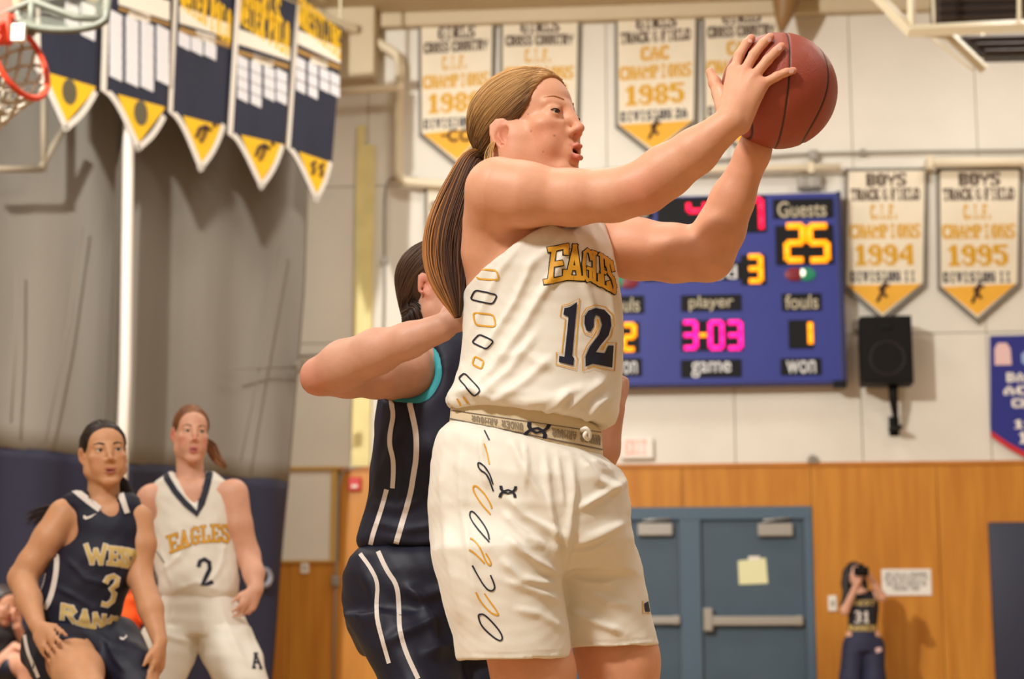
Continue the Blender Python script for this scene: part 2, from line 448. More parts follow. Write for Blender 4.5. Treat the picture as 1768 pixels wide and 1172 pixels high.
# ------------------------------------------------------------------ small wall fittings
t = wall_thing('exit_sign', 'white exit sign box with red letters above the double doors', 'sign', 1101, 791, 0.02)
x0, z0 = LW(t, 1073, 793); x1, z1 = LW(t, 1128, 756)
mb = MB(); mb.box((x0, -0.05, z0), (x1, 0.02, z1), 0.012); mb.build('housing', M_WHITE, t)
xa, za = LW(t, 1080, 786); xb, zb = LW(t, 1116, 760)
mb = MB(); text_mesh(mb, 'EXIT', xa, xb, za, zb, -0.054, th=0.006); mb.build('lettering', mat('exit_red', (250, 150, 130), rough=0.4, emit=0.55), t)

t = wall_thing('fire_alarm_pull', 'small red fire alarm pull box on the plywood beside the yellow strip', 'alarm', 614, 835, 0.0)
x0, z0 = LW(t, 603, 848); x1, z1 = LW(t, 625, 824)
mb = MB(); mb.box((x0, -0.06, z0), (x1, 0.0, z1), 0.01); b = mb.build('box', mat('alarm_red', (196, 34, 24), rough=0.4), t)
mb = MB(); mb.box((x0 + 0.035, -0.075, z0 + 0.03), (x1 - 0.035, -0.055, z0 + 0.06), 0.004); mb.build('handle', M_WHITE, t)
t = wall_thing('junction_box', 'grey junction box on the thin conduit under the red alarm', 'electrical box', 581, 1003, 0.0)
x0, z0 = LW(t, 574, 1012); x1, z1 = LW(t, 587, 994)
mb = MB(); mb.box((x0, -0.06, z0), (x1, 0.0, z1), 0.008); mb.build('box', M_PIPEG, t); mb = MB(); mb.box((x0 + 0.01, -0.066, z0 + 0.01), (x1 - 0.01, -0.058, z1 - 0.01), 0.002); mb.build('cover', M_STEEL, t)
t = wall_thing('wall_outlet', 'small white outlet on the plywood under the cream hatch', 'outlet', 527, 980, 0.0)
x0, z0 = LW(t, 520, 990); x1, z1 = LW(t, 534, 971)
mb = MB(); mb.box((x0, -0.03, z0), (x1, 0.0, z1), 0.005); mb.build('plate', M_WHITE, t); mb = MB(); mb.box((x0 + 0.03, -0.034, z0 + 0.03), (x1 - 0.03, -0.028, z1 - 0.03), 0.002); mb.build('socket', M_PIPEG, t)
t = wall_thing('light_switch', 'small pale switch plate on the plywood beside the girl with the camera', 'switch', 1437, 1041, 0.0)
x0, z0 = LW(t, 1430, 1055); x1, z1 = LW(t, 1444, 1028)
mb = MB(); mb.box((x0, -0.03, z0), (x1, 0.0, z1), 0.005); mb.build('plate', M_WHITE, t); mb = MB(); mb.box((x0 + 0.03, -0.04, z0 + 0.05), (x1 - 0.03, -0.028, z1 - 0.05), 0.003); mb.build('toggle', M_PIPEG, t)
t = wall_thing('wall_bracket', 'small grey bracket on the wainscot cap above the double doors', 'bracket', 1402, 800, 0.0)
x0, z0 = LW(t, 1394, 800); x1, z1 = LW(t, 1411, 790)
mb = MB(); mb.box((x0, -0.06, z0), (x1, 0.0, z1), 0.006); mb.box((x0 + 0.02, -0.08, z1 - 0.02), (x1 - 0.02, 0.0, z1 + 0.02), 0.004); mb.build('bracket_plate', M_PIPEG, t)
t = wall_thing('wall_bracket', 'small grey hook plate on the wall between scoreboard and speaker', 'bracket', 1478, 563, 0.0)
x0, z0 = LW(t, 1474, 573); x1, z1 = LW(t, 1483, 553)
mb = MB(); mb.box((x0, -0.03, z0), (x1, 0.0, z1), 0.004); mb.box((x0 + 0.01, -0.06, z0 + 0.02), (x1 - 0.01, 0.0, z0 + 0.04), 0.003); mb.build('bracket_plate', M_PIPEG, t)
t = wall_thing('notice_sign', 'white printed notice on the plywood beside the girl with the camera', 'sign', 1565, 1006, 0.013)
x0, z0 = LW(t, 1523, 1028); x1, z1 = LW(t, 1607, 982)
mb = MB(); mb.box((x0, -0.01, z0), (x1, 0.0, z1), 0.003); mb.build('board', M_WHITE, t)
mb = MB()
for i, (tx, a, b) in enumerate((('NOTICE ALL PERSONS', .08, .92), ('USING THIS FACILITY', .06, .94), ('DO SO AT OWN RISK', .1, .9), ('THANK YOU', .2, .75))):
    zz = z1 - (z1 - z0) * (0.2 + 0.18 * i); words_mesh(tx, x0 + (x1 - x0) * a, x0 + (x1 - x0) * b, zz - 0.022, zz + 0.022, -0.0125, 0.0, mat('grey_print', (150, 146, 140), rough=0.7), t, gap=0.8)
# navy wall pad at the far right
t = wall_thing('wall_pad', 'dark navy padded panel on the plywood wall at the frame edge', 'wall pad', 1740, 1100, 0.013)
x0, z1 = LW(t, 1705, 902); _, z0 = LW(t, 1705, 1236)
mb = MB(); mb.box((x0, -0.06, -t['_o'][1] + 0.02), (x0 + 1.25, 0.0, z1), 0.02); mb.build('cushion', M_NAVYPAD, t, True)
mb = MB(); mb.box((x0 - 0.012, -0.02, -t['_o'][1] + 0.01), (x0 + 1.262, 0.004, z1 + 0.012), 0.004); mb.build('backboard', M_WOODT, t)

# ------------------------------------------------------------------ speaker
t = wall_thing('wall_speaker', 'black box speaker on a wall arm under the boys 1994 banner', 'speaker', 1530, 604, 0.42)
x0, z0 = LW(t, 1489, 662); x1, z1 = LW(t, 1573, 545)
dy = 0.34
mb = MB()
mb.prism([(x0 - 0.0, z0), (x1, z0), (x1, z1), (x0, z1)], -0.02, dy - 0.05)
mb.build('cabinet', M_BLACK, t)
mb = MB(); mb.box((x0 + 0.02, -0.035, z0 + 0.02), (x1 - 0.02, -0.018, z1 - 0.02), 0.006); g = mb.build('grille', M_DARK, t)
mb = MB()
cx, cz = (x0 + x1) / 2, z0 + (z1 - z0) * 0.36
ring = [(cx + 0.17 * math.cos(a), -0.036, cz + 0.17 * math.sin(a)) for a in np.linspace(0, 2 * math.pi, 33)]
mb.tube(ring, 0.012, 8, cap=False); mb.build('woofer', mat('speaker_cone', (34, 28, 24), rough=0.6), t, True)
mb = MB(); mb.box((cx - 0.06, -0.05, z1 - 0.14), (cx + 0.06, -0.03, z1 - 0.09), 0.008); mb.build('horn', M_BLACK, t)
mb = MB(); ax, az = LW(t, 1545, 668, 0.42); bx_, bz_ = LW(t, 1547, 735, 0.2)
mb.tube([(ax, 0.15, z0 + 0.01), (ax, 0.17, z0 - 0.14), (bx_, 0.24, bz_ + 0.1), (bx_, 0.26, bz_)], [0.05, 0.045, 0.03, 0.025], 10)
mb.box((bx_ - 0.06, 0.16, bz_ - 0.03), (bx_ + 0.06, 0.415, bz_ + 0.005), 0.006)
mb.box((bx_ - 0.05, 0.40, bz_ - 0.08), (bx_ + 0.05, 0.42, bz_ + 0.12), 0.004)
mb.build('mount_arm', M_BLACK, t, True)

# ------------------------------------------------------------------ scoreboard
M_SBLUE = mat('scoreboard_blue', (46, 54, 134), rough=0.45, var=0.05, vscale=2)
M_SBDK = mat('scoreboard_edge', (30, 36, 84), rough=0.45)
M_SBLK = mat('scoreboard_black', (18, 18, 20), rough=0.6, spec=.2)
M_LEDO = mat('led_amber', (255, 150, 14), rough=0.4, emit=1.5)
M_LEDR = mat('led_red', (255, 24, 70), rough=0.4, emit=1.3)
M_LEDM = mat('led_magenta', (255, 28, 150), rough=0.4, emit=1.3)
M_LEDG = mat('led_green', (150, 255, 190), rough=0.4, emit=1.4)
M_SBTXT = mat('scoreboard_cream_print', (186, 176, 150), rough=0.6)
M_SBTXW = mat('scoreboard_white_print', (214, 214, 214), rough=0.6)
SBO = 0.26
sb = wall_thing('scoreboard', 'wide blue electronic scoreboard showing guests 25 on the cream wall', 'scoreboard', 1200, 500, SBO)
q = lambda px, py: LW(sb, px, py)
xl, zb0 = q(1012, 662); xr_, zt0 = q(1446, 332); zb0 = q(1446, 660)[1]
mb = MB(); mb.box((xl, 0.0, zb0), (xr_, SBO - 0.02, zt0), 0.012); mb.build('case', M_SBLUE, sb)
mb = MB(); mb.box((xr_ - 0.02, -0.012, zb0 - 0.012), (xr_ + 0.035, SBO - 0.02, zt0 + 0.01), 0.008); mb.build('edge_rail', M_SBDK, sb)
mb = MB(); mb.box((xr_ - 0.10, -0.02, zb0 - 0.05), (xr_ + 0.03, 0.1, zb0 + 0.02), 0.008); mb.build('corner_bracket', M_SBLK, sb)
def panel(pxa, pya, pxb, pyb):
    xa, za = q(pxa, pyb); xb, zb = q(pxb, pya)
    mb = MB(); mb.box((xa, -0.012, za), (xb, 0.003, zb), 0.004); return mb.build('window_panel', M_SBLK, sb)
SEG = {'0': 'abcdef', '1': 'bc', '2': 'abged', '3': 'abgcd', '4': 'fgbc', '5': 'afgcd', '7': 'abc', '-': 'g'}
def digit(ch, pxa, pya, pxb, pyb, th, m):
    xa, za = q(pxa, pyb); xb, zb = q(pxb, pya); zm = (za + zb) / 2
    h = th / 2; xa += h; xb -= h; za += h; zb -= h
    S = {'a': ((xa, zb), (xb, zb)), 'g': ((xa, zm), (xb, zm)), 'd': ((xa, za), (xb, za)), 'f': ((xa, zb), (xa, zm)), 'b': ((xb, zb), (xb, zm)), 'e': ((xa, zm), (xa, za)), 'c': ((xb, zm), (xb, za))}
    mb = MB()
    for s_ in SEG[ch]:
        (ax, az), (bx, bz) = S[s_]
        mb.tube([(ax, -0.014, az), (bx, -0.014, bz)], h * 0.92, 10)
    return mb.build('digit', m, sb, True)
def word(tx, pxa, pya, pxb, pyb, m):
    cu = bpy.data.curves.new('w', 'FONT'); cu.body = tx; cu.size = 1.0; cu.extrude = 0.0; cu.offset = 0.008
    ob = bpy.data.objects.new('w', cu); COL.objects.link(ob)
    me = bpy.data.meshes.new_from_object(ob.evaluated_get(bpy.context.evaluated_depsgraph_get()))
    bpy.data.objects.remove(ob)
    co = np.array([v.co[:] for v in me.vertices]); lo, hi = co.min(0), co.max(0)
    xa, za = q(pxa, pyb); xb, zb = q(pxb, pya)
    vs = [(xa + (c[0] - lo[0]) / (hi[0] - lo[0]) * (xb - xa), -0.0135, za + (c[1] - lo[1]) / (hi[1] - lo[1]) * (zb - za)) for c in co]
    mb = MB(); mb.add(vs, [tuple(p.vertices) for p in me.polygons]); bpy.data.meshes.remove(me)
    return mb.build('lettering', m, sb)
panel(1335, 342, 1438, 378); word('Guests', 1343, 347, 1426, 376, M_SBTXT)
panel(1135, 338, 1322, 405)
digit('4', 1184, 346, 1222, 384, 0.062, M_LEDR); digit('2', 1232, 344, 1266, 402, 0.062, M_LEDR); digit('7', 1283, 340, 1319, 402, 0.066, M_LEDR)
panel(1340, 388, 1438, 458)
digit('2', 1353, 384, 1391, 456, 0.075, M_LEDO); digit('5', 1393, 384, 1433, 456, 0.075, M_LEDO)
panel(1110, 452, 1282, 486); word('Period', 1160, 458, 1272, 484, M_SBTXW)
panel(1280, 440, 1322, 492); digit('3', 1288, 438, 1318, 491, 0.062, M_LEDO)
panel(1176, 508, 1280, 538); word('player', 1190, 510, 1266, 538, M_SBTXT)
panel(1350, 506, 1418, 537); word('fouls', 1356, 508, 1412, 534, M_SBTXT)
panel(1050, 510, 1112, 542); word('fouls', 1052, 513, 1104, 539, M_SBTXT)
panel(1176, 552, 1282, 606)
for ch, a, b in (('3', 1176, 1206), ('0', 1222, 1251), ('3', 1253, 1283)): digit(ch, a, 552, b, 606, 0.058, M_LEDM)
digit('-', 1204, 552, 1224, 606, 0.052, M_LEDO)
panel(1362, 552, 1404, 602); digit('1', 1372, 552, 1404, 600, 0.064, M_LEDO)
panel(1040, 556, 1104, 610); digit('2', 1072, 556, 1100, 609, 0.062, M_LEDO)
panel(1176, 620, 1280, 652); word('game', 1194, 624, 1262, 652, M_SBTXW)
panel(1348, 618, 1418, 648); word('won', 1358, 622, 1408, 645, M_SBTXW)
panel(1040, 618, 1108, 650); word('won', 1056, 624, 1100, 646, M_SBTXW)
# home side of the board, behind the player
panel(1024, 345, 1128, 380); word('Home', 1034, 350, 1118, 376, M_SBTXT); panel(1022, 392, 1116, 462)
# possession lamps
def lamp(px, py, r, m, sx=1.5):
    x, z = q(px, py); mb = MB()
    mb.add([(x + r * sx * math.cos(a), -0.015, z + r * math.sin(a)) for a in np.linspace(0, 2 * math.pi, 17)[:-1]] + [(x, -0.035, z)], [(i, (i + 1) % 16, 16) for i in range(16)])
    return mb.build('possession_lamp', m, sb, True)
M_LRED = mat('lamp_red_off', (120, 28, 40), rough=0.4); M_LGRN = mat('lamp_green_off', (30, 130, 96), rough=0.4)
lamp(1372, 474, 0.07, M_LRED); lamp(1393, 474, 0.07, M_LGRN, 1.3); lamp(1388, 473, 0.055, mat('lamp_lit', (236, 246, 220), emit=1.3), 1.0)
lamp(1085, 487, 0.07, M_LRED); lamp(1066, 485, 0.07, M_LGRN)
t = wall_thing('junction_box', 'grey electrical box on the wall just above the scoreboard', 'electrical box', 1395, 317, 0.0)
x0, z0 = LW(t, 1376, 330); x1, z1 = LW(t, 1418, 305)
mb = MB(); mb.box((x0, -0.10, z0), (x1, 0.0, z1), 0.012); b = mb.build('box', M_PIPEG, t)
mb = MB(); mb.box((x0 + 0.03, -0.112, z0 + 0.03), (x0 + 0.14, -0.095, z1 - 0.03), 0.004); mb.box((x1 - 0.12, -0.112, z0 + 0.02), (x1 - 0.03, -0.095, z1 - 0.02), 0.004); mb.build('cover', M_STEEL, t)
t = wall_thing('junction_box', 'small grey box hung from the conduit under the basketball', 'electrical box', 1404, 272, 0.0)
x0, z0 = LW(t, 1396, 281); x1, z1 = LW(t, 1412, 262)
mb = MB(); mb.box((x0, -0.09, z0), (x1, 0.0, z1), 0.012); mb.build('box', M_PIPEG, t); mb = MB(); mb.box((x0 + 0.02, -0.10, z0 + 0.02), (x1 - 0.02, -0.085, z1 - 0.02), 0.003); mb.build('cover', M_STEEL, t)

# ------------------------------------------------------------------ wall banners
M_BCLOTH = mat('cream_banner_cloth', (232, 220, 196), rough=0.8, var=0.05, vscale=3, bump=0.12, bscale=14)
M_BEDGE = mat('grey_banner_edge', (116, 110, 100), rough=0.8)
M_BGOLD = mat('gold_banner_cloth', (240, 178, 62), rough=0.8, var=0.08, vscale=4)
def wall_banner(label, TL, TR, BR, TIP, BL, lines, emblem, off=0.05, yel=0.03):
    t = wall_thing('championship_banner', label, 'banner', (TL[0] + TR[0]) / 2, (TL[1] + TR[1]) / 2, off, 'cream championship banners')
    pt = [LW(t, *p) for p in (TL, TR, BR, TIP, BL)]
    c = np.mean(np.array(pt), 0)
    mb = MB(); mb.prism([pt[i] for i in (4, 3, 2, 1, 0)], 0.0, 0.012); mb.build('edging', M_BEDGE, t)
    def inset(p, k=0.035):
        p = np.array(p); d = c - p; return tuple(p + np.sign(d) * np.array([k, k]) if True else p)
    ip = [inset(p) for p in pt]; ip[3] = (pt[3][0], pt[3][1] + 0.06)
    mb = MB(); mb.prism([ip[i] for i in (4, 3, 2, 1, 0)], -0.006, 0.002); mb.build('cloth', M_BCLOTH, t)
    # gold triangle at the foot
    f = yel
    l = np.array(ip[4]) * (1 - f) + np.array(ip[3]) * f; r = np.array(ip[2]) * (1 - f) + np.array(ip[3]) * f
    tip = np.array(ip[3]) + np.array([0, 0.03])
    mb = MB(); mb.prism([tuple(l), tuple(tip), tuple(r)][::1], -0.010, -0.004); g = mb.build('gold_point', M_BGOLD, t)
    # bunting lines of text, following the slope of the banner
    x0, x1 = ip[0][0], ip[1][0]; w = x1 - x0
    sh = (pt[1][1] - pt[0][1]) / (pt[1][0] - pt[0][0])
    ztop = (pt[0][1] + pt[1][1]) / 2; zsh = (pt[4][1] + pt[2][1]) / 2; H = ztop - zsh
    xs0 = (x0 + x1) / 2
    xsb = ((ip[4][0] + ip[2][0]) / 2)
    for tx, a, b, ta, tb, m in lines:
        k = (ta + tb) / 2; dx = (xsb - xs0) * k
        words_mesh(tx, x0 + a * w + dx, x0 + b * w + dx, ztop - tb * H, ztop - ta * H, -0.009, sh, m, t, gap=0.6, bold=.07)
    # emblem
    e = (l + r + tip) / 3 + np.array([0, 0.02])
    mb = MB()
    if emblem == 'runner':
        for a, b, r_ in (((-.02, .0), (.02, .10), .028), ((.03, .13), (.035, .14), .03), ((-.02, 0), (.03, -.05), .02), ((-.02, 0), (-.07, -.10), .02), ((.0, .08), (-.05, .03), .014), ((.02, .1), (.06, .06), .014)):
            mb.tube([(e[0] + a[0], -0.012, e[1] + a[1]), (e[0] + b[0], -0.012, e[1] + b[1])], r_ * 0.8, 8)
        mb.build('runner_emblem', M_PRBROWN, t, True)
    else:
        for dx in (-0.03, 0.10):
            pts = [(e[0] + dx + 0.055 * math.cos(a), -0.012, e[1] + 0.03 + 0.06 * math.sin(a)) for a in np.linspace(0.7, 2 * math.pi - 0.7, 14)]
            mb.tube(pts, 0.016, 8)
        mb.tube([(e[0] - 0.17, -0.012, e[1] + 0.03), (e[0] - 0.10, -0.012, e[1] + 0.03)], 0.012, 8)
        mb.build('letter_emblem', M_PRBROWN, t, True)
    return t
N_, B_, G_ = M_PRNAVY, M_PRBROWN, M_PRGOLD
def lines_for(a, b, c, d, e, f, big=0.5):
    L_ = [(a, .24, .76, .045, .155, B_), (b, .04, .94, .175, .275, B_), (c, .3, .66, .31, .435, G_), (d, .03, .95, .475, .595, G_), (e, .08, .86, .645, .82, G_)]
    if f: L_.append((f, .05, .90, .87, .955, N_))
    return L_
wall_banner('cream girls cross country banner reading 198, half behind the ponytail', (722, 42), (855, 33), (852, 222), (790, 290), (723, 235), lines_for('GIRLS', 'CROSS COUNTRY', 'C.I.F.', 'CHAMPIONS', '1986', 'DIVISION II'), 'letters')
wall_banner('cream girls cross country banner mostly hidden behind the head of the player', (863, 30), (1003, 26), (1000, 208), (930, 272), (862, 218), lines_for('GIRLS', 'CROSS COUNTRY', 'C.I.F.', 'CHAMPIONS', '1987', 'DIVISION II'), 'letters')
wall_banner('cream girls track and field banner dated 1985 above the extended arm', (1061, 24), (1206, 14), (1203, 212), (1130, 273), (1062, 220), lines_for('GIRLS', 'TRACK & FIELD', 'CAC', 'CHAMPIONS', '1985', 'DIVISION 2A'), 'runner')
wall_banner('cream girls cross country banner behind the basketball and hands', (1211, 13), (1350, 6), (1348, 205), (1280, 262), (1213, 210), lines_for('GIRLS', 'CROSS COUNTRY', 'CAC', 'CHAMPIONS', '1988', 'DIVISION 2A'), 'runner')
wall_banner('cream boys track and field banner dated 1994 beside the scoreboard', (1459, 291), (1602, 289), (1599, 494), (1524, 556), (1456, 497), lines_for('BOYS', 'TRACK & FIELD', 'C.I.F.', 'CHAMPIONS', '1994', 'DIVISION II'), 'runner')
wall_banner('cream boys track and field banner dated 1995 at the end of its row', (1617, 290), (1765, 288), (1762, 494), (1688, 559), (1619, 500), lines_for('BOYS', 'TRACK & FIELD', 'C.I.F.', 'CHAMPIONS', '1995', 'DIVISION II'), 'runner')
wall_banner('cream banner whose corner shows beside the ponytail under the bent pipe', (733, 316), (866, 312), (864, 500), (800, 560), (734, 505), lines_for('GIRLS', 'CROSS COUNTRY', 'C.I.F.', 'CHAMPIONS', '1989', 'DIVISION II'), 'letters', off=0.09)

# blue banner at the frame edge
t = wall_thing('league_banner', 'blue banner with white words and red hem at the frame edge', 'banner', 1770, 580, 0.04)
def bl(px, py): return LW(t, px, py)
poly = [(1711, 752), (1740, 772), (1790, 800), (1850, 806), (1960, 750), (1955, 575), (1709, 580)]
mb = MB(); mb.prism([bl(*p) for p in poly], -0.004, 0.006); mb.build('cloth', mat('royal_blue_cloth', (40, 44, 128), rough=0.7), t)
red = [(1711, 744), (1740, 764), (1790, 791), (1850, 797), (1960, 742), (1960, 752), (1850, 808), (1790, 802), (1740, 774), (1711, 754)]
mb = MB(); mb.prism([bl(*p) for p in red[::-1]], -0.010, -0.002); mb.build('hem', mat('red_cloth', (196, 40, 44), rough=0.7), t)
x, z = bl(1731, 612); mb = MB(); mb.prism([(x - .085, z - .11), (x + .085, z - .11), (x + .08, z + .06), (x + .045, z + .12), (x - .045, z + .12), (x - .08, z + .06)], -0.009, -0.003); mb.build('crest', mat('pale_pink_print', (226, 190, 186), rough=0.7), t)
for tx, pxa, pxb, ya, yb in (('BASKETBALL', 1738, 1900, 641, 660), ('ACADEMIC', 1733, 1905, 664, 682), ('CHAMPIONS', 1747, 1890, 686, 704), ('1998', 1748, 1830, 724, 740), ('1999', 1757, 1830, 745, 766)):
    a = bl(pxa, yb); b = bl(pxb, ya); mb = MB(); text_mesh(mb, tx, a[0], b[0], a[1], b[1], -0.008, gap=0.7); mb.build('lettering', M_WHITE, t)
a = bl(1764, 630); b = bl(1830, 606); mb = MB(); text_mesh(mb, 'CIF', a[0], b[0], a[1], b[1], -0.008); mb.build('lettering', mat('pale_blue_print', (150, 170, 210)), t)

# ------------------------------------------------------------------ divider curtain on the left
CURT = Frame(P(525, 500, 17.7) * np.array([1, 1, 0]), math.radians(52))
CA = CURT.a
def chit(px, py, off=0.0): return CURT.hit(px, py, off)
cd = thing('divider_curtain', 'grey mesh divider curtain with navy lower band behind two players', 'curtain', CURT.o, CA)
M_MESH = mat('grey_mesh_cloth', (138, 132, 122), rough=0.85, var=0.16, vscale=1.0, stretch=(1.5, 1.5, 0.25), bump=0.1, bscale=5)
M_NAVYC = mat('navy_curtain_vinyl', (38, 38, 58), rough=0.6, var=0.2, vscale=1.2, stretch=(2, 2, 0.3))
edge = [(536, -60), (531, 300), (525, 500), (500, 832), (478, 1010), (463, 1172), (455, 1250)]
ez = [chit(*p) for p in edge]
zc = np.array([e[1] for e in ez])[::-1]; xc = np.array([e[0] for e in ez])[::-1]
xedge = lambda z: float(np.interp(z, zc, xc))
ztop0 = chit(0, 768)[1]; ztop1 = chit(500, 832)[1]
XL = chit(-160, 600)[0]
znav = lambda x: ztop0 + (ztop1 - ztop0) * (x - chit(0, 768)[0]) / (chit(500, 832)[0] - chit(0, 768)[0])
def cloth_sheet(name, zlo, zhi, m, nx=120, nz=24, amp=0.028):
    vs = []; fs = []
    for j in range(nz + 1):
        for i in range(nx + 1):
            s_ = i / nx
            x_ = XL + (0 - XL) * s_
            za, zb = zlo(x_), zhi(x_)
            z = za + (zb - za) * j / nz
            x = XL + (xedge(z) - XL) * s_
            y = amp * (math.sin(x * 5.1 + 0.7 * math.sin(z * 1.1)) + 0.6 * math.sin(x * 9.3 + 1.3 + z * 0.5)) * (0.35 + 0.65 * min(1, abs(z - 4) / 4 + .3))
            vs.append((x, y, z))
    for j in range(nz):
        for i in range(nx):
            a = j * (nx + 1) + i; fs.append((a, a + 1, a + nx + 2, a + nx + 1))
    mb = MB(); mb.add(vs, fs); o = mb.build(name, m, cd, True)
    md = o.modifiers.new('s', 'SOLIDIFY'); md.thickness = 0.012
    return o
cloth_sheet('mesh_sheet', lambda x: znav(x) - 0.01, lambda x: CEIL - 0.3, M_MESH)
cloth_sheet('vinyl_band', lambda x: 0.03, lambda x: znav(x), M_NAVYC, amp=0.035)
mb = MB(); mb.tube([(XL, 0, CEIL - 0.28), (0.2, 0, CEIL - 0.28)], 0.05, 10); mb.build('top_rail', M_PIPE, cd, True)
# pale logo patch near the hem of the navy band
x, z = chit(455, 997, 0.10); mb = MB(); mb.tube([(x + 0.09 * math.cos(a), -0.10, z + 0.075 * math.sin(a)) for a in np.linspace(0, 2 * math.pi, 18)], 0.024, 6, cap=False); mb.build('ring_patch', mat('grey_patch', (150, 148, 156)), cd, True)
# cord lines sewn down the mesh sheet
for a, b in (((1010 * .4779, 300 + 270 * .4779), (870 * .4779, 300 + 1040 * .4779)), ((300 * .4779, 300 + 190 * .4779), (165 * .4779, 300 + 970 * .4779)), ((60 * .4779, 300 + 330 * .4779), (40 * .4779, 300 + 900 * .4779))):
    p = chit(a[0], a[1], 0.10); r = chit(b[0], b[1], 0.10)
    mb = MB(); mb.tube([(p[0], -0.10, p[1]), ((p[0] + r[0]) / 2 + .02, -0.10, (p[1] + r[1]) / 2), (r[0], -0.10, r[1])], 0.007, 6); mb.build('cord', mat('grey_cord', (124, 114, 100)), cd, True)
p = chit(395, 637, 0.11); r = chit(518, 633, 0.11)
mb = MB(); mb.tube([(p[0], -0.11, p[1]), (r[0], -0.11, r[1])], 0.010, 6); mb.box((r[0] - .05, -0.14, r[1] - .06), (r[0] + .05, -0.08, r[1] + .06), 0.01); mb.build('batten', mat('grey_cord', (124, 114, 100)), cd, True)

# white post in front of the curtain
po = 0.35
a = chit(222, 235, po); b = chit(213, 742, po)
base = CURT.w(b[0], -po, 0)
t = thing('curtain_post', 'tall white post standing against the grey curtain behind two players', 'post', base, CA)
mb = MB(); mb.tube([(0, 0, 0.02), (0, 0, 3), (a[0] - b[0], 0, a[1]), ((a[0] - b[0]) * 1.4, 0, CEIL - 0.1)], 0.05, 16); mb.build('pole', mat('white_post_paint', (232, 224, 214), rough=0.4), t, True)
mb = MB(); mb.tube([(0, 0, 0.0), (0, 0, 0.05)], 0.14, 20); mb.build('foot_plate', M_STEEL, t, True)
mb = MB(); mb.box((-0.115, 0.02, 0.0), (-0.055, 0.10, CEIL - 0.2), 0.005); mb.build('gap_strip', mat('dark_gap', (92, 84, 74), rough=0.7), t)  # dark gap beside the pole, its shade put in as a strip

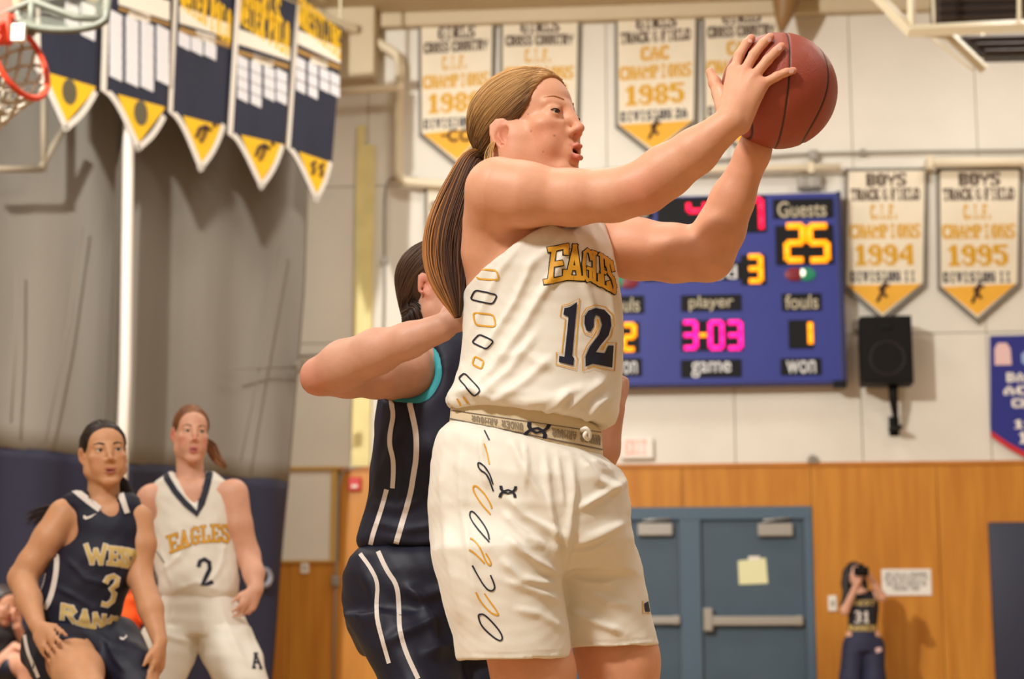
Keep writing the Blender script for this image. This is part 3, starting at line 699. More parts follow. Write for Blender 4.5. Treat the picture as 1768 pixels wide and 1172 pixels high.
# ------------------------------------------------------------------ navy records banners hanging in a row beside the curtain
BO = 0.62
M_NAVB = mat('navy_banner_cloth', (40, 43, 60), rough=0.75, var=0.22, vscale=2.5, stretch=(6, 6, 0.4))
M_BRD = mat('white_banner_border', (222, 214, 202), rough=0.7)
M_GOLDB = mat('bright_gold_cloth', (240, 188, 24), rough=0.7, var=0.08, vscale=5)
M_PATCH = mat('white_name_patch', (222, 220, 222), rough=0.7)
M_STRIPW = mat('cream_title_strip', (238, 228, 210), rough=0.7)
M_TAN = mat('tan_strip', (160, 122, 62), rough=0.7)
NB = [0]
def navy_banner(label, TL, TR, BL, BR, TIP, patches, emblem, titles=(), strip=None, gold=None):
    """corners in the photograph: left border's lower end BL, right end BR, tip; TL/TR above the frame"""
    BO = 0.62 + 0.03 * (NB[0] % 2); NB[0] += 1
    x0, z0 = chit(TL[0], TL[1], BO)
    t = thing('records_banner', label, 'banner', CURT.w(x0, -BO, z0), CA, 'navy records banners')
    L = lambda p, o=BO: (chit(p[0], p[1], o)[0] - x0, chit(p[0], p[1], o)[1] - z0)
    tl, tr, bl, br, tip = [np.array(L(p)) for p in (TL, TR, BL, BR, TIP)]
    gl, gr, gp = [np.array(L(p)) for p in gold]
    def curve(a, b, n=6, sag=0.09):
        d = b - a; nrm = np.array([-d[1], d[0]]) / np.linalg.norm(d)
        return [tuple(a + d * k / n + nrm * sag * np.linalg.norm(d) * math.sin(math.pi * k / n)) for k in range(n + 1)]
    knee = np.array(L((gold[0][0] - 5, gold[0][1] + 12)))
    def bez(a, b, c, n=6): return [tuple((1 - t) ** 2 * a + 2 * t * (1 - t) * b + t * t * c) for t in np.linspace(0, 1, n + 1)]
    m1 = (bl + knee) / 2; m2 = (knee + tip) / 2
    left = [tuple(bl)] + bez(m1, knee, m2) + [tuple(tip)]
    out = [tuple(tl)] + left + curve(tip, br, 6, -0.06)[1:] + [tuple(tr)]
    mb = MB(); mb.prism(out, 0.0, 0.010); mb.build('cloth', M_NAVB, t)
    # white border as a raised ribbon
    def ribbon(path, w, y, name, m):
        vs = []; fs = []
        p = [np.array(a) for a in path]
        for i, a in enumerate(p):
            d = p[min(i + 1, len(p) - 1)] - p[max(i - 1, 0)]; d /= np.linalg.norm(d); nn = np.array([-d[1], d[0]])
            vs += [(a[0], y, a[1]), (a[0] + nn[0] * w, y, a[1] + nn[1] * w), (a[0] + nn[0] * w, y + .008, a[1] + nn[1] * w), (a[0], y + .008, a[1])]
        for i in range(len(p) - 1):
            k = i * 4
            for j in range(4): fs.append((k + j, k + (j + 1) % 4, k + 4 + (j + 1) % 4, k + 4 + j))
        mb = MB(); mb.add(vs, fs); return mb.build(name, m, t)
    ribbon([tuple(tl)] + left, 0.055, -0.008, 'border', M_BRD)
    ribbon(curve(tip, br, 6, -0.06), 0.05, -0.008, 'border', M_BRD)
    # gold point
    ga, gb, gt = gl, gr, gp
    mb = MB(); mb.prism([tuple(ga), tuple(gt), tuple(gb + (gt - gb) * .10 + np.array([.01, 0])), tuple(gb)], -0.006, 0.0); g = mb.build('gold_point', M_GOLDB, t)
    e = (ga + gb + gt) / 3 + np.array([0.0, 0.02])
    mb = MB()
    if emblem == 'oval':
        mb.prism([(e[0] + 0.075 * math.cos(a), e[1] + 0.11 * math.sin(a)) for a in np.linspace(0, 2 * math.pi, 21)[:-1]], -0.012, -0.004); mb.build('oval_emblem', mat('olive_grey_print', (92, 84, 60)), t)
    elif emblem == 'swimmer':
        mb.tube([(e[0] - .09, -.010, e[1] - .06), (e[0] - .05, -.010, e[1] + .03), (e[0] + .02, -.010, e[1] + .07), (e[0] + .09, -.010, e[1] + .05)], [.016, .02, .02, .012], 8)
        mb.tube([(e[0] + .03, -.010, e[1] + .05), (e[0] + .0, -.010, e[1] - .03), (e[0] - .04, -.010, e[1] - .09)], .014, 8)
        mb.tube([(e[0] + .11, -.010, e[1] + .10), (e[0] + .13, -.010, e[1] + .11)], .02, 8); mb.build('player_emblem', M_PRBROWN, t, True)
    else:
        for dx in (-.05, .06):
            mb.tube([(e[0] + dx + .03, -.010, e[1] + .06), (e[0] + dx - .02, -.010, e[1] + .02), (e[0] + dx + .02, -.010, e[1] - .02), (e[0] + dx - .01, -.010, e[1] - .07)], .018, 8)
        mb.build('wrestler_emblem', M_PRBROWN, t, True)
    # name patches, one by one
    for (pa, pb, sl) in patches:
        a = L((pa[0], pb[1])); b = L((pb[0], pa[1])); w = b[0] - a[0]
        s_ = sl
        mb = MB(); zz = a[1]; zt_ = b[1]
        vs = [(a[0], -.006, zz), (b[0], -.006, zz + s_ * w), (b[0], -.006, zt_ + s_ * w), (a[0], -.006, zt_), (a[0], 0, zz), (b[0], 0, zz + s_ * w), (b[0], 0, zt_ + s_ * w), (a[0], 0, zt_)]
        mb.add(vs, [(0, 1, 2, 3), (0, 3, 7, 4), (1, 5, 6, 2), (3, 2, 6, 7), (0, 4, 5, 1)])
        mb.build('name_patch', M_PATCH, t)
    for (tx, pa, pb, slope, m) in titles:           # pa: lower left pixel, pb: upper right pixel of the unsheared line
        a = L((pa[0], pa[1])); b = L((pb[0], pb[1]))
        c1 = L((pb[0], pb[1] + slope * (pb[0] - pa[0]))); shear = (c1[1] - b[1]) / (b[0] - a[0])
        xm = (a[0] + b[0]) / 2; dz = shear * (b[0] - a[0]) / 2
        words_mesh(tx, a[0], b[0], a[1] + dz, b[1] + dz, -0.008, shear, m, t, gap=1.1, th=0.006)
    for (qd, m, nm) in (strip or ()):
        pts = [L(p) for p in qd]; mb = MB(); mb.prism(pts, -0.007, 0.0); mb.build(nm, m, t)
    return t
SLP = 0.36
def zig(px, py, w, h, sl): return ((px, py), (px + w, py + h), sl)
def grid(cols, w, h, gap):
    """patch columns: (x, ytop, count)"""
    out = []
    for (x, y, n) in cols:
        for k in range(n): out.append(((x, y + k * (h + gap)), (x + w, y + k * (h + gap) + h), -0.13))
    return out
navy_banner('navy banner with gold oval point nearest the raised hoop', (56, -120), (176, -110), (60, 118), (168, 162), (112, 228), grid([(112, 10, 2), (140, 10, 3)], 24, 12, 7), 'oval', gold=((76, 124), (165, 150), (113, 214)))
navy_banner('navy banner with four full columns of white patches and gold oval point', (182, -100), (300, -70), (174, 156), (286, 204), (237, 262),
    grid([(189, 24, 6), (217, 34, 6), (243, 42, 6), (270, 50, 5)], 22, 12, 7), 'oval', gold=((203, 163), (284, 185), (237, 249)),
    strip=(([(205, 8), (292, 36), (292, 2), (205, -24)], M_STRIPW, 'title_strip'), ([(205, 18), (292, 46), (292, 40), (205, 12)], M_TAN, 'tan_strip'), ([(222, 30), (258, 39), (258, 26), (222, 17)], M_STRIPW, 'year_tag')))
navy_banner('navy banner with just three white patches and gold player point', (300, -60), (412, -30), (289, 192), (389, 218), (345, 297),
    grid([(308, 60, 1), (330, 69, 1), (353, 77, 1)], 20, 18, 3), 'swimmer', gold=((316, 200), (389, 219), (345, 284)), titles=(('WATER POLO', (311, 14), (400, -12), SLP, M_GOLDB),),
    strip=(([(310, 40), (398, 66), (398, 43), (310, 10)], M_STRIPW, 'title_strip'), ([(310, 55), (397, 84), (397, 74), (310, 46)], M_TAN, 'tan_strip'), ([(338, 66), (371, 78), (371, 62), (338, 53)], M_STRIPW, 'year_tag')))
navy_banner('navy girls water polo banner with four columns of patches and gold player point', (410, -40), (512, 8), (393, 232), (490, 254), (450, 328),
    grid([(410, 101, 4), (433, 110, 4), (456, 118, 3), (477, 124, 3)], 18, 11, 8), 'swimmer', gold=((416, 233), (490, 250), (450, 315)), titles=(('GIRLS', (429, 13), (484, -14), SLP * .6, M_GOLDB), ('WATER POLO', (411, 40), (500, 14), SLP * .85, M_GOLDB)),
    strip=(([(411, 76), (500, 105), (500, 82), (411, 50)], M_STRIPW, 'title_strip'), ([(411, 94), (498, 120), (498, 111), (411, 86)], M_TAN, 'tan_strip'), ([(437, 107), (471, 116), (471, 103), (437, 93)], M_STRIPW, 'year_tag')))
navy_banner('navy wrestling banner at the end of its row beside the cream wall', (510, 8), (592, 48), (493, 254), (573, 282), (545, 350),
    grid([(511, 103, 3), (532, 112, 3), (552, 121, 2), (570, 129, 2)], 16, 12, 8), 'wrestler', gold=((516, 262), (574, 282), (545, 338)), titles=(('WRESTLING', (514, 44), (588, 21), SLP * 1.2, M_GOLDB),),
    strip=(([(514, 76), (587, 110), (587, 84), (514, 52)], M_STRIPW, 'title_strip'), ([(513, 92), (586, 122), (586, 113), (513, 83)], M_TAN, 'tan_strip'), ([(536, 108), (565, 118), (565, 105), (536, 96)], M_STRIPW, 'year_tag')))
# the cream rail that carries the row of banners
a = chit(0, -185, BO - 0.10); b = chit(612, 52, BO - 0.10)
p0 = CURT.w(a[0], -(BO - 0.10), a[1])
t = thing('banner_rail', 'cream steel rail carrying the row of navy banners', 'rail', p0, CA)
mb = MB(); mb.tube([(0, 0, 0), (b[0] - a[0], 0, b[1] - a[1])], 0.05, 12); mb.build('tube', M_BEAM, t, True)
mb = MB()
for k in (0.15, 0.55, 0.95):
    x = (b[0] - a[0]) * k; z = (b[1] - a[1]) * k; mb.tube([(x, 0, z), (x, 0, CEIL - a[1])], 0.015, 8)
mb.build('hanger', M_BEAM, t, True)

# ------------------------------------------------------------------ swung-up practice hoop at the top of the frame
HY = 9.6
def H(px, py, dy=0.0): return P(px, py, HY + dy)
hb = H(20, 60)
t = thing('basketball_hoop', 'swung up practice hoop with orange red rim and net under the ceiling', 'basketball hoop', hb)
def hl(px, py, dy=0.0): return H(px, py, dy) - hb
M_RIM = mat('rim_orange_red', (224, 70, 40), rough=0.4)
M_NET = mat('net_cord', (196, 186, 168), rough=0.8)
ca = hl(35, 105); U = (hl(54, 170) - hl(14, 42)) / 2; V = (hl(66, 98) - hl(6, 112)) / 2 + np.array([0, 0.16, 0])
ring = [ca + U * math.cos(a) + V * math.sin(a) for a in np.linspace(0, 2 * math.pi, 49)]
mb = MB(); mb.tube(ring, 0.017, 10, cap=False); mb.build('rim', M_RIM, t, True)
mb = MB()
nrm = np.cross(U, V); nrm /= np.linalg.norm(nrm)
if nrm[0] > 0: nrm = -nrm
down = nrm * 0.24 + np.array([-0.04, 0, -0.10])
K = 12
rows = []
for r in range(6):
    f = r / 5.0
    rows.append([ca + (U * math.cos(2 * math.pi * (k + 0.5 * (r % 2)) / K) + V * math.sin(2 * math.pi * (k + 0.5 * (r % 2)) / K)) * (1 - 0.42 * f) + down * f + np.array([0, 0, -0.10 * f * f]) for k in range(K)])
for r in range(5):
    for k in range(K):
        mb.tube([rows[r][k], rows[r + 1][k]], 0.011, 5); k2 = (k + 1) % K if r % 2 else (k - 1) % K
        mb.tube([rows[r][k], rows[r + 1][k2]], 0.011, 5)
nt_ = mb.build('net', M_NET, t, True)
a = hl(-8, 56); b = hl(20, 70)
mb = MB(); mb.box(tuple(np.minimum(a, b) - np.array([.12, .04, .02])), tuple(np.maximum(a, b) + np.array([0, .04, .10])), 0.015); mb.build('rim_bracket', M_RIM, t)
a = hl(18, 70, -0.08); b = hl(43, 40, -0.08)
mb = MB(); mb.box((a[0], a[1], a[2]), (b[0], a[1] + .05, b[2]), 0.006); mb.build('bolt_plate', M_WHITE, t)
# fan-shaped clear backboard, swung up almost flat
M_GLASS = bpy.data.materials.new('backboard_glass'); M_GLASS.use_nodes = True
gb_ = M_GLASS.node_tree.nodes['Principled BSDF']; gb_.inputs['Base Color'].default_value = lin((150, 154, 138)); gb_.inputs['Roughness'].default_value = 0.15; gb_.inputs['Alpha'].default_value = 0.20
pts = []
for i in range(13):
    a_ = math.pi * i / 12
    pts.append((118 - 76 * math.cos(a_) - 10, 30 + 22 * math.sin(a_)))
loop = [hl(x, y, -0.02) for x, y in pts] + [hl(190, -40, 1.0), hl(20, -60, 1.0)]
n = len(loop); vs = [tuple(p) for p in loop] + [tuple(p + np.array([0, 0.01, 0.025])) for p in loop]
mb = MB(); mb.add(vs, [tuple(range(n))[::-1], tuple(range(n, 2 * n))] + [(i, (i + 1) % n, n + (i + 1) % n, n + i) for i in range(n)]); mb.build('backboard', M_GLASS, t)
mb = MB(); mb.tube([hl(x, y, -0.03) for x, y in pts], 0.022, 8); mb.tube([loop[0], loop[-1]], 0.02, 8); mb.tube([loop[12], loop[13]], 0.02, 8); mb.build('board_frame', mat('pale_green_steel', (112, 114, 100), rough=0.5), t, True)
mb = MB()
for p_ in ([(0, 28), (55, 2), (130, 30), (176, 34)], [(55, -10), (55, 60)], [(0, 60), (40, 52), (90, 50)]):
    mb.tube([hl(x, y, 0.05) for x, y in p_], 0.022, 8)
mb.build('support_arm', mat('pale_green_steel', (176, 178, 156)), t, True)
mb = MB(); mb.tube([hl(36, 12, 0.1), hl(36, -120, 0.1)], 0.05, 8); mb.tube([hl(160, 0, 0.6), hl(160, -180, 0.6)], 0.04, 8); mb.build('hanger', M_BEAM, t, True)
mb = MB(); mb.box(tuple(hl(-20, 40, .1)), tuple(hl(36, 0, .2)), 0.01); mb.build('hinge_block', M_RIM, t)
# thin grey frame tubes seen through the curtain mesh region
t = thing('wall_frame', 'dim brace of thin beige tubes under the raised hoop', 'frame', CURT.w(chit(70, 290, .3)[0], -.3, chit(70, 290, .3)[1]), CA)
o0 = np.array([chit(70, 290, .3)[0], 0, chit(70, 290, .3)[1]])
mb = MB()
for p_ in ([(76, 150), (75, 295)], [(110, 222), (70, 290)], [(-30, 292), (72, 292)]):
    mb.tube([np.array([chit(x, y, .3)[0], 0, chit(x, y, .3)[1]]) - o0 for x, y in p_], 0.028, 8)
mb.build('tubes', mat('beige_tube', (150, 138, 118)), t, True)

# ------------------------------------------------------------------ ceiling steelwork at the top right
TY = 15.0
def T(px, py, dy=0.0): return P(px, py, TY + dy)
tb = T(1575, 55)
t = thing('ceiling_truss', 'cream steel truss frame under the ceiling over the boys banners', 'truss', tb)
mb = MB(); mb.tube([T(1500, -22) - tb, T(1573, 55) - tb], 0.055, 4); mb.build('brace', M_BEAM, t)
mb = MB(); mb.tube([T(1566, 54) - tb, T(1700, 47) - tb, T(1960, 36) - tb], 0.055, 4); mb.build('bottom_chord', M_BEAM, t)
mb = MB(); mb.tube([T(1573, -60) - tb, T(1574, 52) - tb], 0.035, 4); mb.build('post', M_BEAM, t)
mb = MB(); mb.tube([T(1640, 62, 1) - tb, T(1700, 120, 1) - tb], 0.05, 4); mb.tube([T(1610, 66, 1) - tb, T(1680, 122, 1) - tb], 0.012, 6); mb.build('rear_brace', M_BEAM, t)
mb = MB(); mb.tube([T(1566, 54) - tb, T(1640, 62, 1) - tb], 0.035, 4); mb.build('tie', M_BEAM, t)
mb = MB(); mb.tube([T(1573, 40) - tb, T(1573, -140) - tb], 0.02, 6); mb.tube([T(1760, 44) - tb, T(1760, -140) - tb], 0.02, 6); mb.build('hanger', M_BEAM, t)
def louvre(label, q4, dy, n):
    c = T(*q4[0], dy)
    u = thing('ceiling_louvre', label, 'louvre', c)
    A, B, C_, D = [T(*p, dy) - c for p in q4]
    mb = MB()
    back = np.array([0, 0.35, 0.05])
    vs = [A, B, C_, D, A + back, B + back, C_ + back, D + back]
    mb.add(vs, [(0, 1, 2, 3), (4, 7, 6, 5), (0, 4, 5, 1), (1, 5, 6, 2), (2, 6, 7, 3), (3, 7, 4, 0)]); mb.build('case', mat('dark_brown_metal', (44, 36, 34), rough=0.6), u)
    for k in range(n):
        f = (k + .5) / n; a = A + (D - A) * f; b = B + (C_ - B) * f
        mb = MB(); mb.tube([a + np.array([0, -.02, 0]), b + np.array([0, -.02, 0])], 0.03, 4); mb.build('slat', mat('dark_brown_slat', (60, 50, 46), rough=0.5), u)
    mb = MB(); mb.tube([A + back * .5, A + back * .5 + np.array([0, 0, 7.5 - c[2] - A[2]])], 0.02, 6); mb.build('hanger', M_BEAM, u)
louvre('dark brown slatted unit above the truss chord', [(1622, 40), (1900, 32), (1900, -40), (1622, -36)], 0.6, 5)
louvre('dark brown slatted unit below the truss chord', [(1706, 96), (1900, 92), (1900, 56), (1662, 62)], 1.6, 3)
t = thing('ceiling_duct', 'brown tapered duct end hanging above the basketball', 'duct', T(1357, 10, 3.2))
c = T(1357, 10, 3.2)
mb = MB(); mb.tube([T(1356, -60, 3.2) - c, T(1357, 5, 3.2) - c, T(1352, 34, 3.2) - c, T(1349, 54, 3.2) - c], [0.15, 0.14, 0.08, 0.03], 14); mb.build('cone', mat('brown_duct', (142, 108, 66), rough=0.5), t, True)
mb = MB(); mb.tube([T(1349, 50, 3.2) - c, T(1348, 62, 3.2) - c], 0.02, 8); mb.build('tip', M_PIPEG, t, True)
mb = MB(); mb.tube([T(1356, -58, 3.2) - c, T(1356, -90, 3.2) - c], 0.02, 8); mb.build('hanger', M_PIPEG, t, True)

# ================================================================== sculpting: smooth-blended solids -> one continuous mesh
def nrm(v): v = np.array(v, float); return v / (np.linalg.norm(v) + 1e-12)
def axis_pts(lo, hi, h, fine=()):
    """grid coordinates from lo to hi with spacing h, finer inside the given (a, b, step) ranges"""
    pts = [lo]
    while pts[-1] < hi:
        st = h
        for a, b, s in fine:
            if a - h <= pts[-1] < b: st = min(st, s)
        pts.append(pts[-1] + st)
    return np.array(pts, np.float32)

class Field:
    def __init__(s, lo, hi, h, fx=(), fy=(), fz=()):
        s.ax = [axis_pts(lo[0], hi[0], h, fx), axis_pts(lo[1], hi[1], h, fy), axis_pts(lo[2], hi[2], h, fz)]
        s.h = h
        s.d = np.full([len(a) for a in s.ax], 9.0, np.float32)
    def block(s, lo, hi):
        sl = []
        for k in range(3):
            a = s.ax[k]; i = max(int(np.searchsorted(a, lo[k])) - 1, 0); j = min(int(np.searchsorted(a, hi[k])) + 1, len(a))
            if j <= i: return None
            sl.append(slice(i, j))
        return tuple(sl)
    def grid(s, sl):
        return [s.ax[0][sl[0]][:, None, None], s.ax[1][sl[1]][None, :, None], s.ax[2][sl[2]][None, None, :]]
    def put(s, fn, lo, hi, k, op):
        m = k + 2.2 * s.h
        lo = np.array(lo) - m; hi = np.array(hi) + m
        sl = s.block(lo, hi)
        if sl is None: return
        X = s.grid(sl); d2 = fn(*X).astype(np.float32); d1 = s.d[sl]
        if op == 'add':
            if k > 0:
                h = np.clip(0.5 + 0.5 * (d1 - d2) / k, 0, 1); s.d[sl] = d1 + (d2 - d1) * h - k * h * (1 - h)
            else: s.d[sl] = np.minimum(d1, d2)
        elif op == 'sub':
            if k > 0:
                h = np.clip(0.5 - 0.5 * (d1 + d2) / k, 0, 1); s.d[sl] = d1 + (-d2 - d1) * h + k * h * (1 - h)
            else: s.d[sl] = np.maximum(d1, -d2)
    def cap(s, a, b, ra, rb=None, k=0.02, op='add', n=None, q=1.0):
        """tapered capsule; q < 1 flattens it along direction n"""
        rb = ra if rb is None else rb
        a = np.array(a, float); b = np.array(b, float); r = max(ra, rb)
        if n is not None: n = nrm(n)
        bb = b - a
        if n is not None: bs = bb + n * np.dot(bb, n) * (1 / q - 1)
        else: bs = bb
        L2 = max(float(np.dot(bs, bs)), 1e-12)
        def fn(X, Y, Z):
            px, py, pz = X - a[0], Y - a[1], Z - a[2]
            if n is not None:
                dn = (px * n[0] + py * n[1] + pz * n[2]) * (1 / q - 1)
                px = px + dn * n[0]; py = py + dn * n[1]; pz = pz + dn * n[2]
            h = np.clip((px * bs[0] + py * bs[1] + pz * bs[2]) / L2, 0, 1)
            return np.sqrt((px - h * bs[0]) ** 2 + (py - h * bs[1]) ** 2 + (pz - h * bs[2]) ** 2) - (ra + (rb - ra) * h)
        s.put(fn, np.minimum(a, b) - r, np.maximum(a, b) + r, k, op)
    def chain(s, pts, rs, k=0.02, op='add', n=None, q=1.0):
        for i in range(len(pts) - 1): s.cap(pts[i], pts[i + 1], rs[i], rs[i + 1], k, op, n, q)
    def ell(s, c, r, R=None, k=0.02, op='add'):
        """ellipsoid, rows of R are its axes"""
        c = np.array(c, float); r = np.array(r, float); R = np.eye(3) if R is None else np.array(R, float)
        e = np.sqrt(((R * r[:, None]) ** 2).sum(0))
        def fn(X, Y, Z):
            px, py, pz = X - c[0], Y - c[1], Z - c[2]
            l = [px * R[i][0] + py * R[i][1] + pz * R[i][2] for i in range(3)]
            k0 = np.sqrt((l[0] / r[0]) ** 2 + (l[1] / r[1]) ** 2 + (l[2] / r[2]) ** 2)
            k1 = np.sqrt((l[0] / r[0] ** 2) ** 2 + (l[1] / r[1] ** 2) ** 2 + (l[2] / r[2] ** 2) ** 2) + 1e-9
            return k0 * (k0 - 1) / k1
        s.put(fn, c - e, c + e, k, op)
    def loft(s, rings, k=0.02, op='add', pw=2.0):
        """stack of ellipses: rings = (z, cx, cy, half width, half depth, heading, tilt dz/dx)"""
        rings = sorted(rings, key=lambda r: r[0]); A = np.array(rings, float)
        z = A[:, 0]; mw = A[:, 3:5].max()
        tl = np.abs(A[:, 6]).max() * mw
        lo = (A[:, 1].min() - mw, A[:, 2].min() - mw, z[0] - tl); hi = (A[:, 1].max() + mw, A[:, 2].max() + mw, z[-1] + tl)
        def fn(X, Y, Z):
            zz = Z + 0 * X
            cx = np.interp(zz, z, A[:, 1]); tt = np.interp(zz, z, A[:, 6])
            zz = Z - tt * (X - cx)
            f = [np.interp(zz, z, A[:, i]) for i in range(7)]
            dx = X - f[1]; dy = Y - f[2]; c, sn = np.cos(f[5]), np.sin(f[5])
            u = (dx * c + dy * sn) / f[3]; v = (-dx * sn + dy * c) / f[4]
            if pw == 2.0: rr = np.sqrt(u * u + v * v)
            else: rr = (np.abs(u) ** pw + np.abs(v) ** pw) ** (1 / pw)
            d = (rr - 1) * np.minimum(f[3], f[4])
            return np.maximum(d, np.maximum(zz - z[-1], z[0] - zz))
        s.put(fn, lo, hi, k, op)
    def half(s, p, n, lo, hi, k=0.0):
        """cuts away everything on the n side of the plane through p, inside the box"""
        p = np.array(p, float); n = nrm(n)
        def fn(X, Y, Z): return -((X - p[0]) * n[0] + (Y - p[1]) * n[1] + (Z - p[2]) * n[2])
        s.put(fn, lo, hi, k, 'sub')
    def sample(s, V):
        """trilinear value at points"""
        idx = []; fr = []
        for k in range(3):
            a = s.ax[k]; i = np.clip(np.searchsorted(a, V[:, k]) - 1, 0, len(a) - 2)
            idx.append(i); fr.append(np.clip((V[:, k] - a[i]) / (a[i + 1] - a[i]), 0, 1))
        out = 0
        for c in range(8):
            o = [(c >> k) & 1 for k in range(3)]; w = 1
            for k in range(3): w = w * (fr[k] if o[k] else 1 - fr[k])
            out = out + w * s.d[idx[0] + o[0], idx[1] + o[1], idx[2] + o[2]]
        return out
    def mesh(s, smooth=2):
        d = s.d; I, J, K = d.shape
        inside = d < 0
        cnt = np.zeros((I - 1, J - 1, K - 1), np.int8)
        for a in (0, 1):
            for b in (0, 1):
                for c in (0, 1): cnt += inside[a:I - 1 + a, b:J - 1 + b, c:K - 1 + c]
        act = (cnt > 0) & (cnt < 8)
        ci = np.argwhere(act); n = len(ci)
        vid = np.full(act.shape, -1, np.int32); vid[act] = np.arange(n)
        i, j, k = ci.T
        acc = np.zeros((n, 3)); num = np.zeros(n)
        corners = [(a, b, c) for a in (0, 1) for b in (0, 1) for c in (0, 1)]
        for p in corners:
            for ax in range(3):
                if p[ax] == 1: continue
                q = list(p); q[ax] = 1
                d0 = d[i + p[0], j + p[1], k + p[2]]; d1 = d[i + q[0], j + q[1], k + q[2]]
                m = (d0 < 0) != (d1 < 0)
                t = np.where(m, d0 / (d0 - d1 + 1e-20), 0)
                co = [s.ax[0][i + p[0]].astype(float), s.ax[1][j + p[1]].astype(float), s.ax[2][k + p[2]].astype(float)]
                e = [s.ax[0][i + q[0]], s.ax[1][j + q[1]], s.ax[2][k + q[2]]]
                co[ax] = co[ax] + t * (e[ax] - co[ax])
                for x in range(3): acc[:, x] += np.where(m, co[x], 0)
                num += m
        V = acc / num[:, None]
        F = []
        for ax in range(3):
            sl0 = [slice(1, -1)] * 3; sl0[ax] = slice(0, -1); sl1 = list(sl0); sl1[ax] = slice(1, None)
            a = inside[tuple(sl0)]; b = inside[tuple(sl1)]
            cr = np.argwhere(a != b); 
            if not len(cr): continue
            sgn = a[tuple(cr.T)]
            base = cr.copy(); 
            for x in range(3):
                if x != ax: base[:, x] += 1
            u, v = [x for x in range(3) if x != ax]
            def g(du, dv):
                c = base.copy(); c[:, u] += du - 1; c[:, v] += dv - 1; return vid[tuple(c.T)]
            q = np.stack([g(0, 0), g(1, 0), g(1, 1), g(0, 1)], 1)
            flip = sgn if ax != 1 else ~sgn
            q[~flip] = q[~flip][:, ::-1]
            F.append(q)
        F = np.concatenate(F)
        F = F[(F >= 0).all(1)]
        E = np.concatenate([F[:, [0, 1]], F[:, [1, 2]], F[:, [2, 3]], F[:, [3, 0]]])
        for it in range(smooth):
            w = 0.5
            s_ = np.zeros_like(V); c_ = np.zeros(len(V))
            for x in range(3):
                s_[:, x] = np.bincount(E[:, 0], V[E[:, 1], x], len(V)) + np.bincount(E[:, 1], V[E[:, 0], x], len(V))
            c_ = np.bincount(E[:, 0], minlength=len(V)) + np.bincount(E[:, 1], minlength=len(V))
            V = V * (1 - w) + w * s_ / np.maximum(c_, 1)[:, None]
        return V, F
def vnormals(V, F):
    n = np.cross(V[F[:, 2]] - V[F[:, 0]], V[F[:, 3]] - V[F[:, 1]])
    N = np.zeros_like(V)
    for c in range(4):
        for x in range(3): N[:, x] += np.bincount(F[:, c], n[:, x], len(V))
    return N / (np.linalg.norm(N, axis=1)[:, None] + 1e-12)
def np_object(name, V, F, m, parent, origin, col=None):
    me = bpy.data.meshes.new(name)
    V = V - np.array(origin)
    me.vertices.add(len(V)); me.vertices.foreach_set('co', V.astype(np.float32).ravel())
    F = np.asarray(F); nf, k = F.shape
    me.loops.add(nf * k); me.loops.foreach_set('vertex_index', F.astype(np.int32).ravel())
    me.polygons.add(nf); me.polygons.foreach_set('loop_start', np.arange(0, nf * k, k, dtype=np.int32)); 
    me.polygons.foreach_set('use_smooth', np.ones(nf, bool))
    me.update(calc_edges=True); me.validate()
    me.materials.append(m)
    if col is not None:
        a = me.color_attributes.new('tint', 'FLOAT_COLOR', 'POINT')
        a.data.foreach_set('color', np.concatenate([col, np.ones((len(col), 1))], 1).astype(np.float32).ravel())
    o = bpy.data.objects.new(name, me); COL.objects.link(o)
    if parent is not None: o.parent = parent
    return o
def L3(c): return np.array(lin(c)[:3])

def folds_px(V, N, folds, facing=0.0):
    """raises cloth folds: each is (pixel polyline, width px, height m); only where the cloth faces the court side the fold was seen from"""
    d = V - CAM
    ct, st = math.cos(TH), math.sin(TH)
    zz = d[:, 1] * ct + d[:, 2] * st; yy = -d[:, 1] * st + d[:, 2] * ct
    U = np.stack([884 + FPX * d[:, 0] / zz, 586 - FPX * yy / zz], 1)
    f = np.clip((-N[:, 1] - facing) / 0.25, 0, 1)
    disp = np.zeros(len(V))
    for pts, w, h in folds:
        best = np.full(len(V), 1e9); tt = np.zeros(len(V))
        L = sum(math.dist(pts[i], pts[i + 1]) for i in range(len(pts) - 1)); acc = 0
        for i in range(len(pts) - 1):
            a = np.array(pts[i], float); b = np.array(pts[i + 1], float); ab = b - a; l2 = ab @ ab
            t = np.clip(((U - a) @ ab) / l2, 0, 1); q = a + t[:, None] * ab
            dd = np.linalg.norm(U - q, axis=1); m = dd < best
            best = np.where(m, dd, best); tt = np.where(m, (acc + t * math.sqrt(l2)) / L, tt); acc += math.sqrt(l2)
        disp += h * np.exp(-(best / w) ** 2) * np.clip(np.minimum(tt, 1 - tt) * 5, 0.15, 1)
    return V + N * (disp * f)[:, None]
def soft_noise(V, N, amp, sc, seed=0):
    r = np.random.RandomState(seed); d = np.zeros(len(V))
    for i in range(10):
        k = r.normal(size=3) * sc * (1 + 0.25 * i); d += np.sin(V @ k + r.uniform(0, 6.28)) / (1 + 0.35 * i)
    return V + N * (amp * d / 2.2)[:, None]

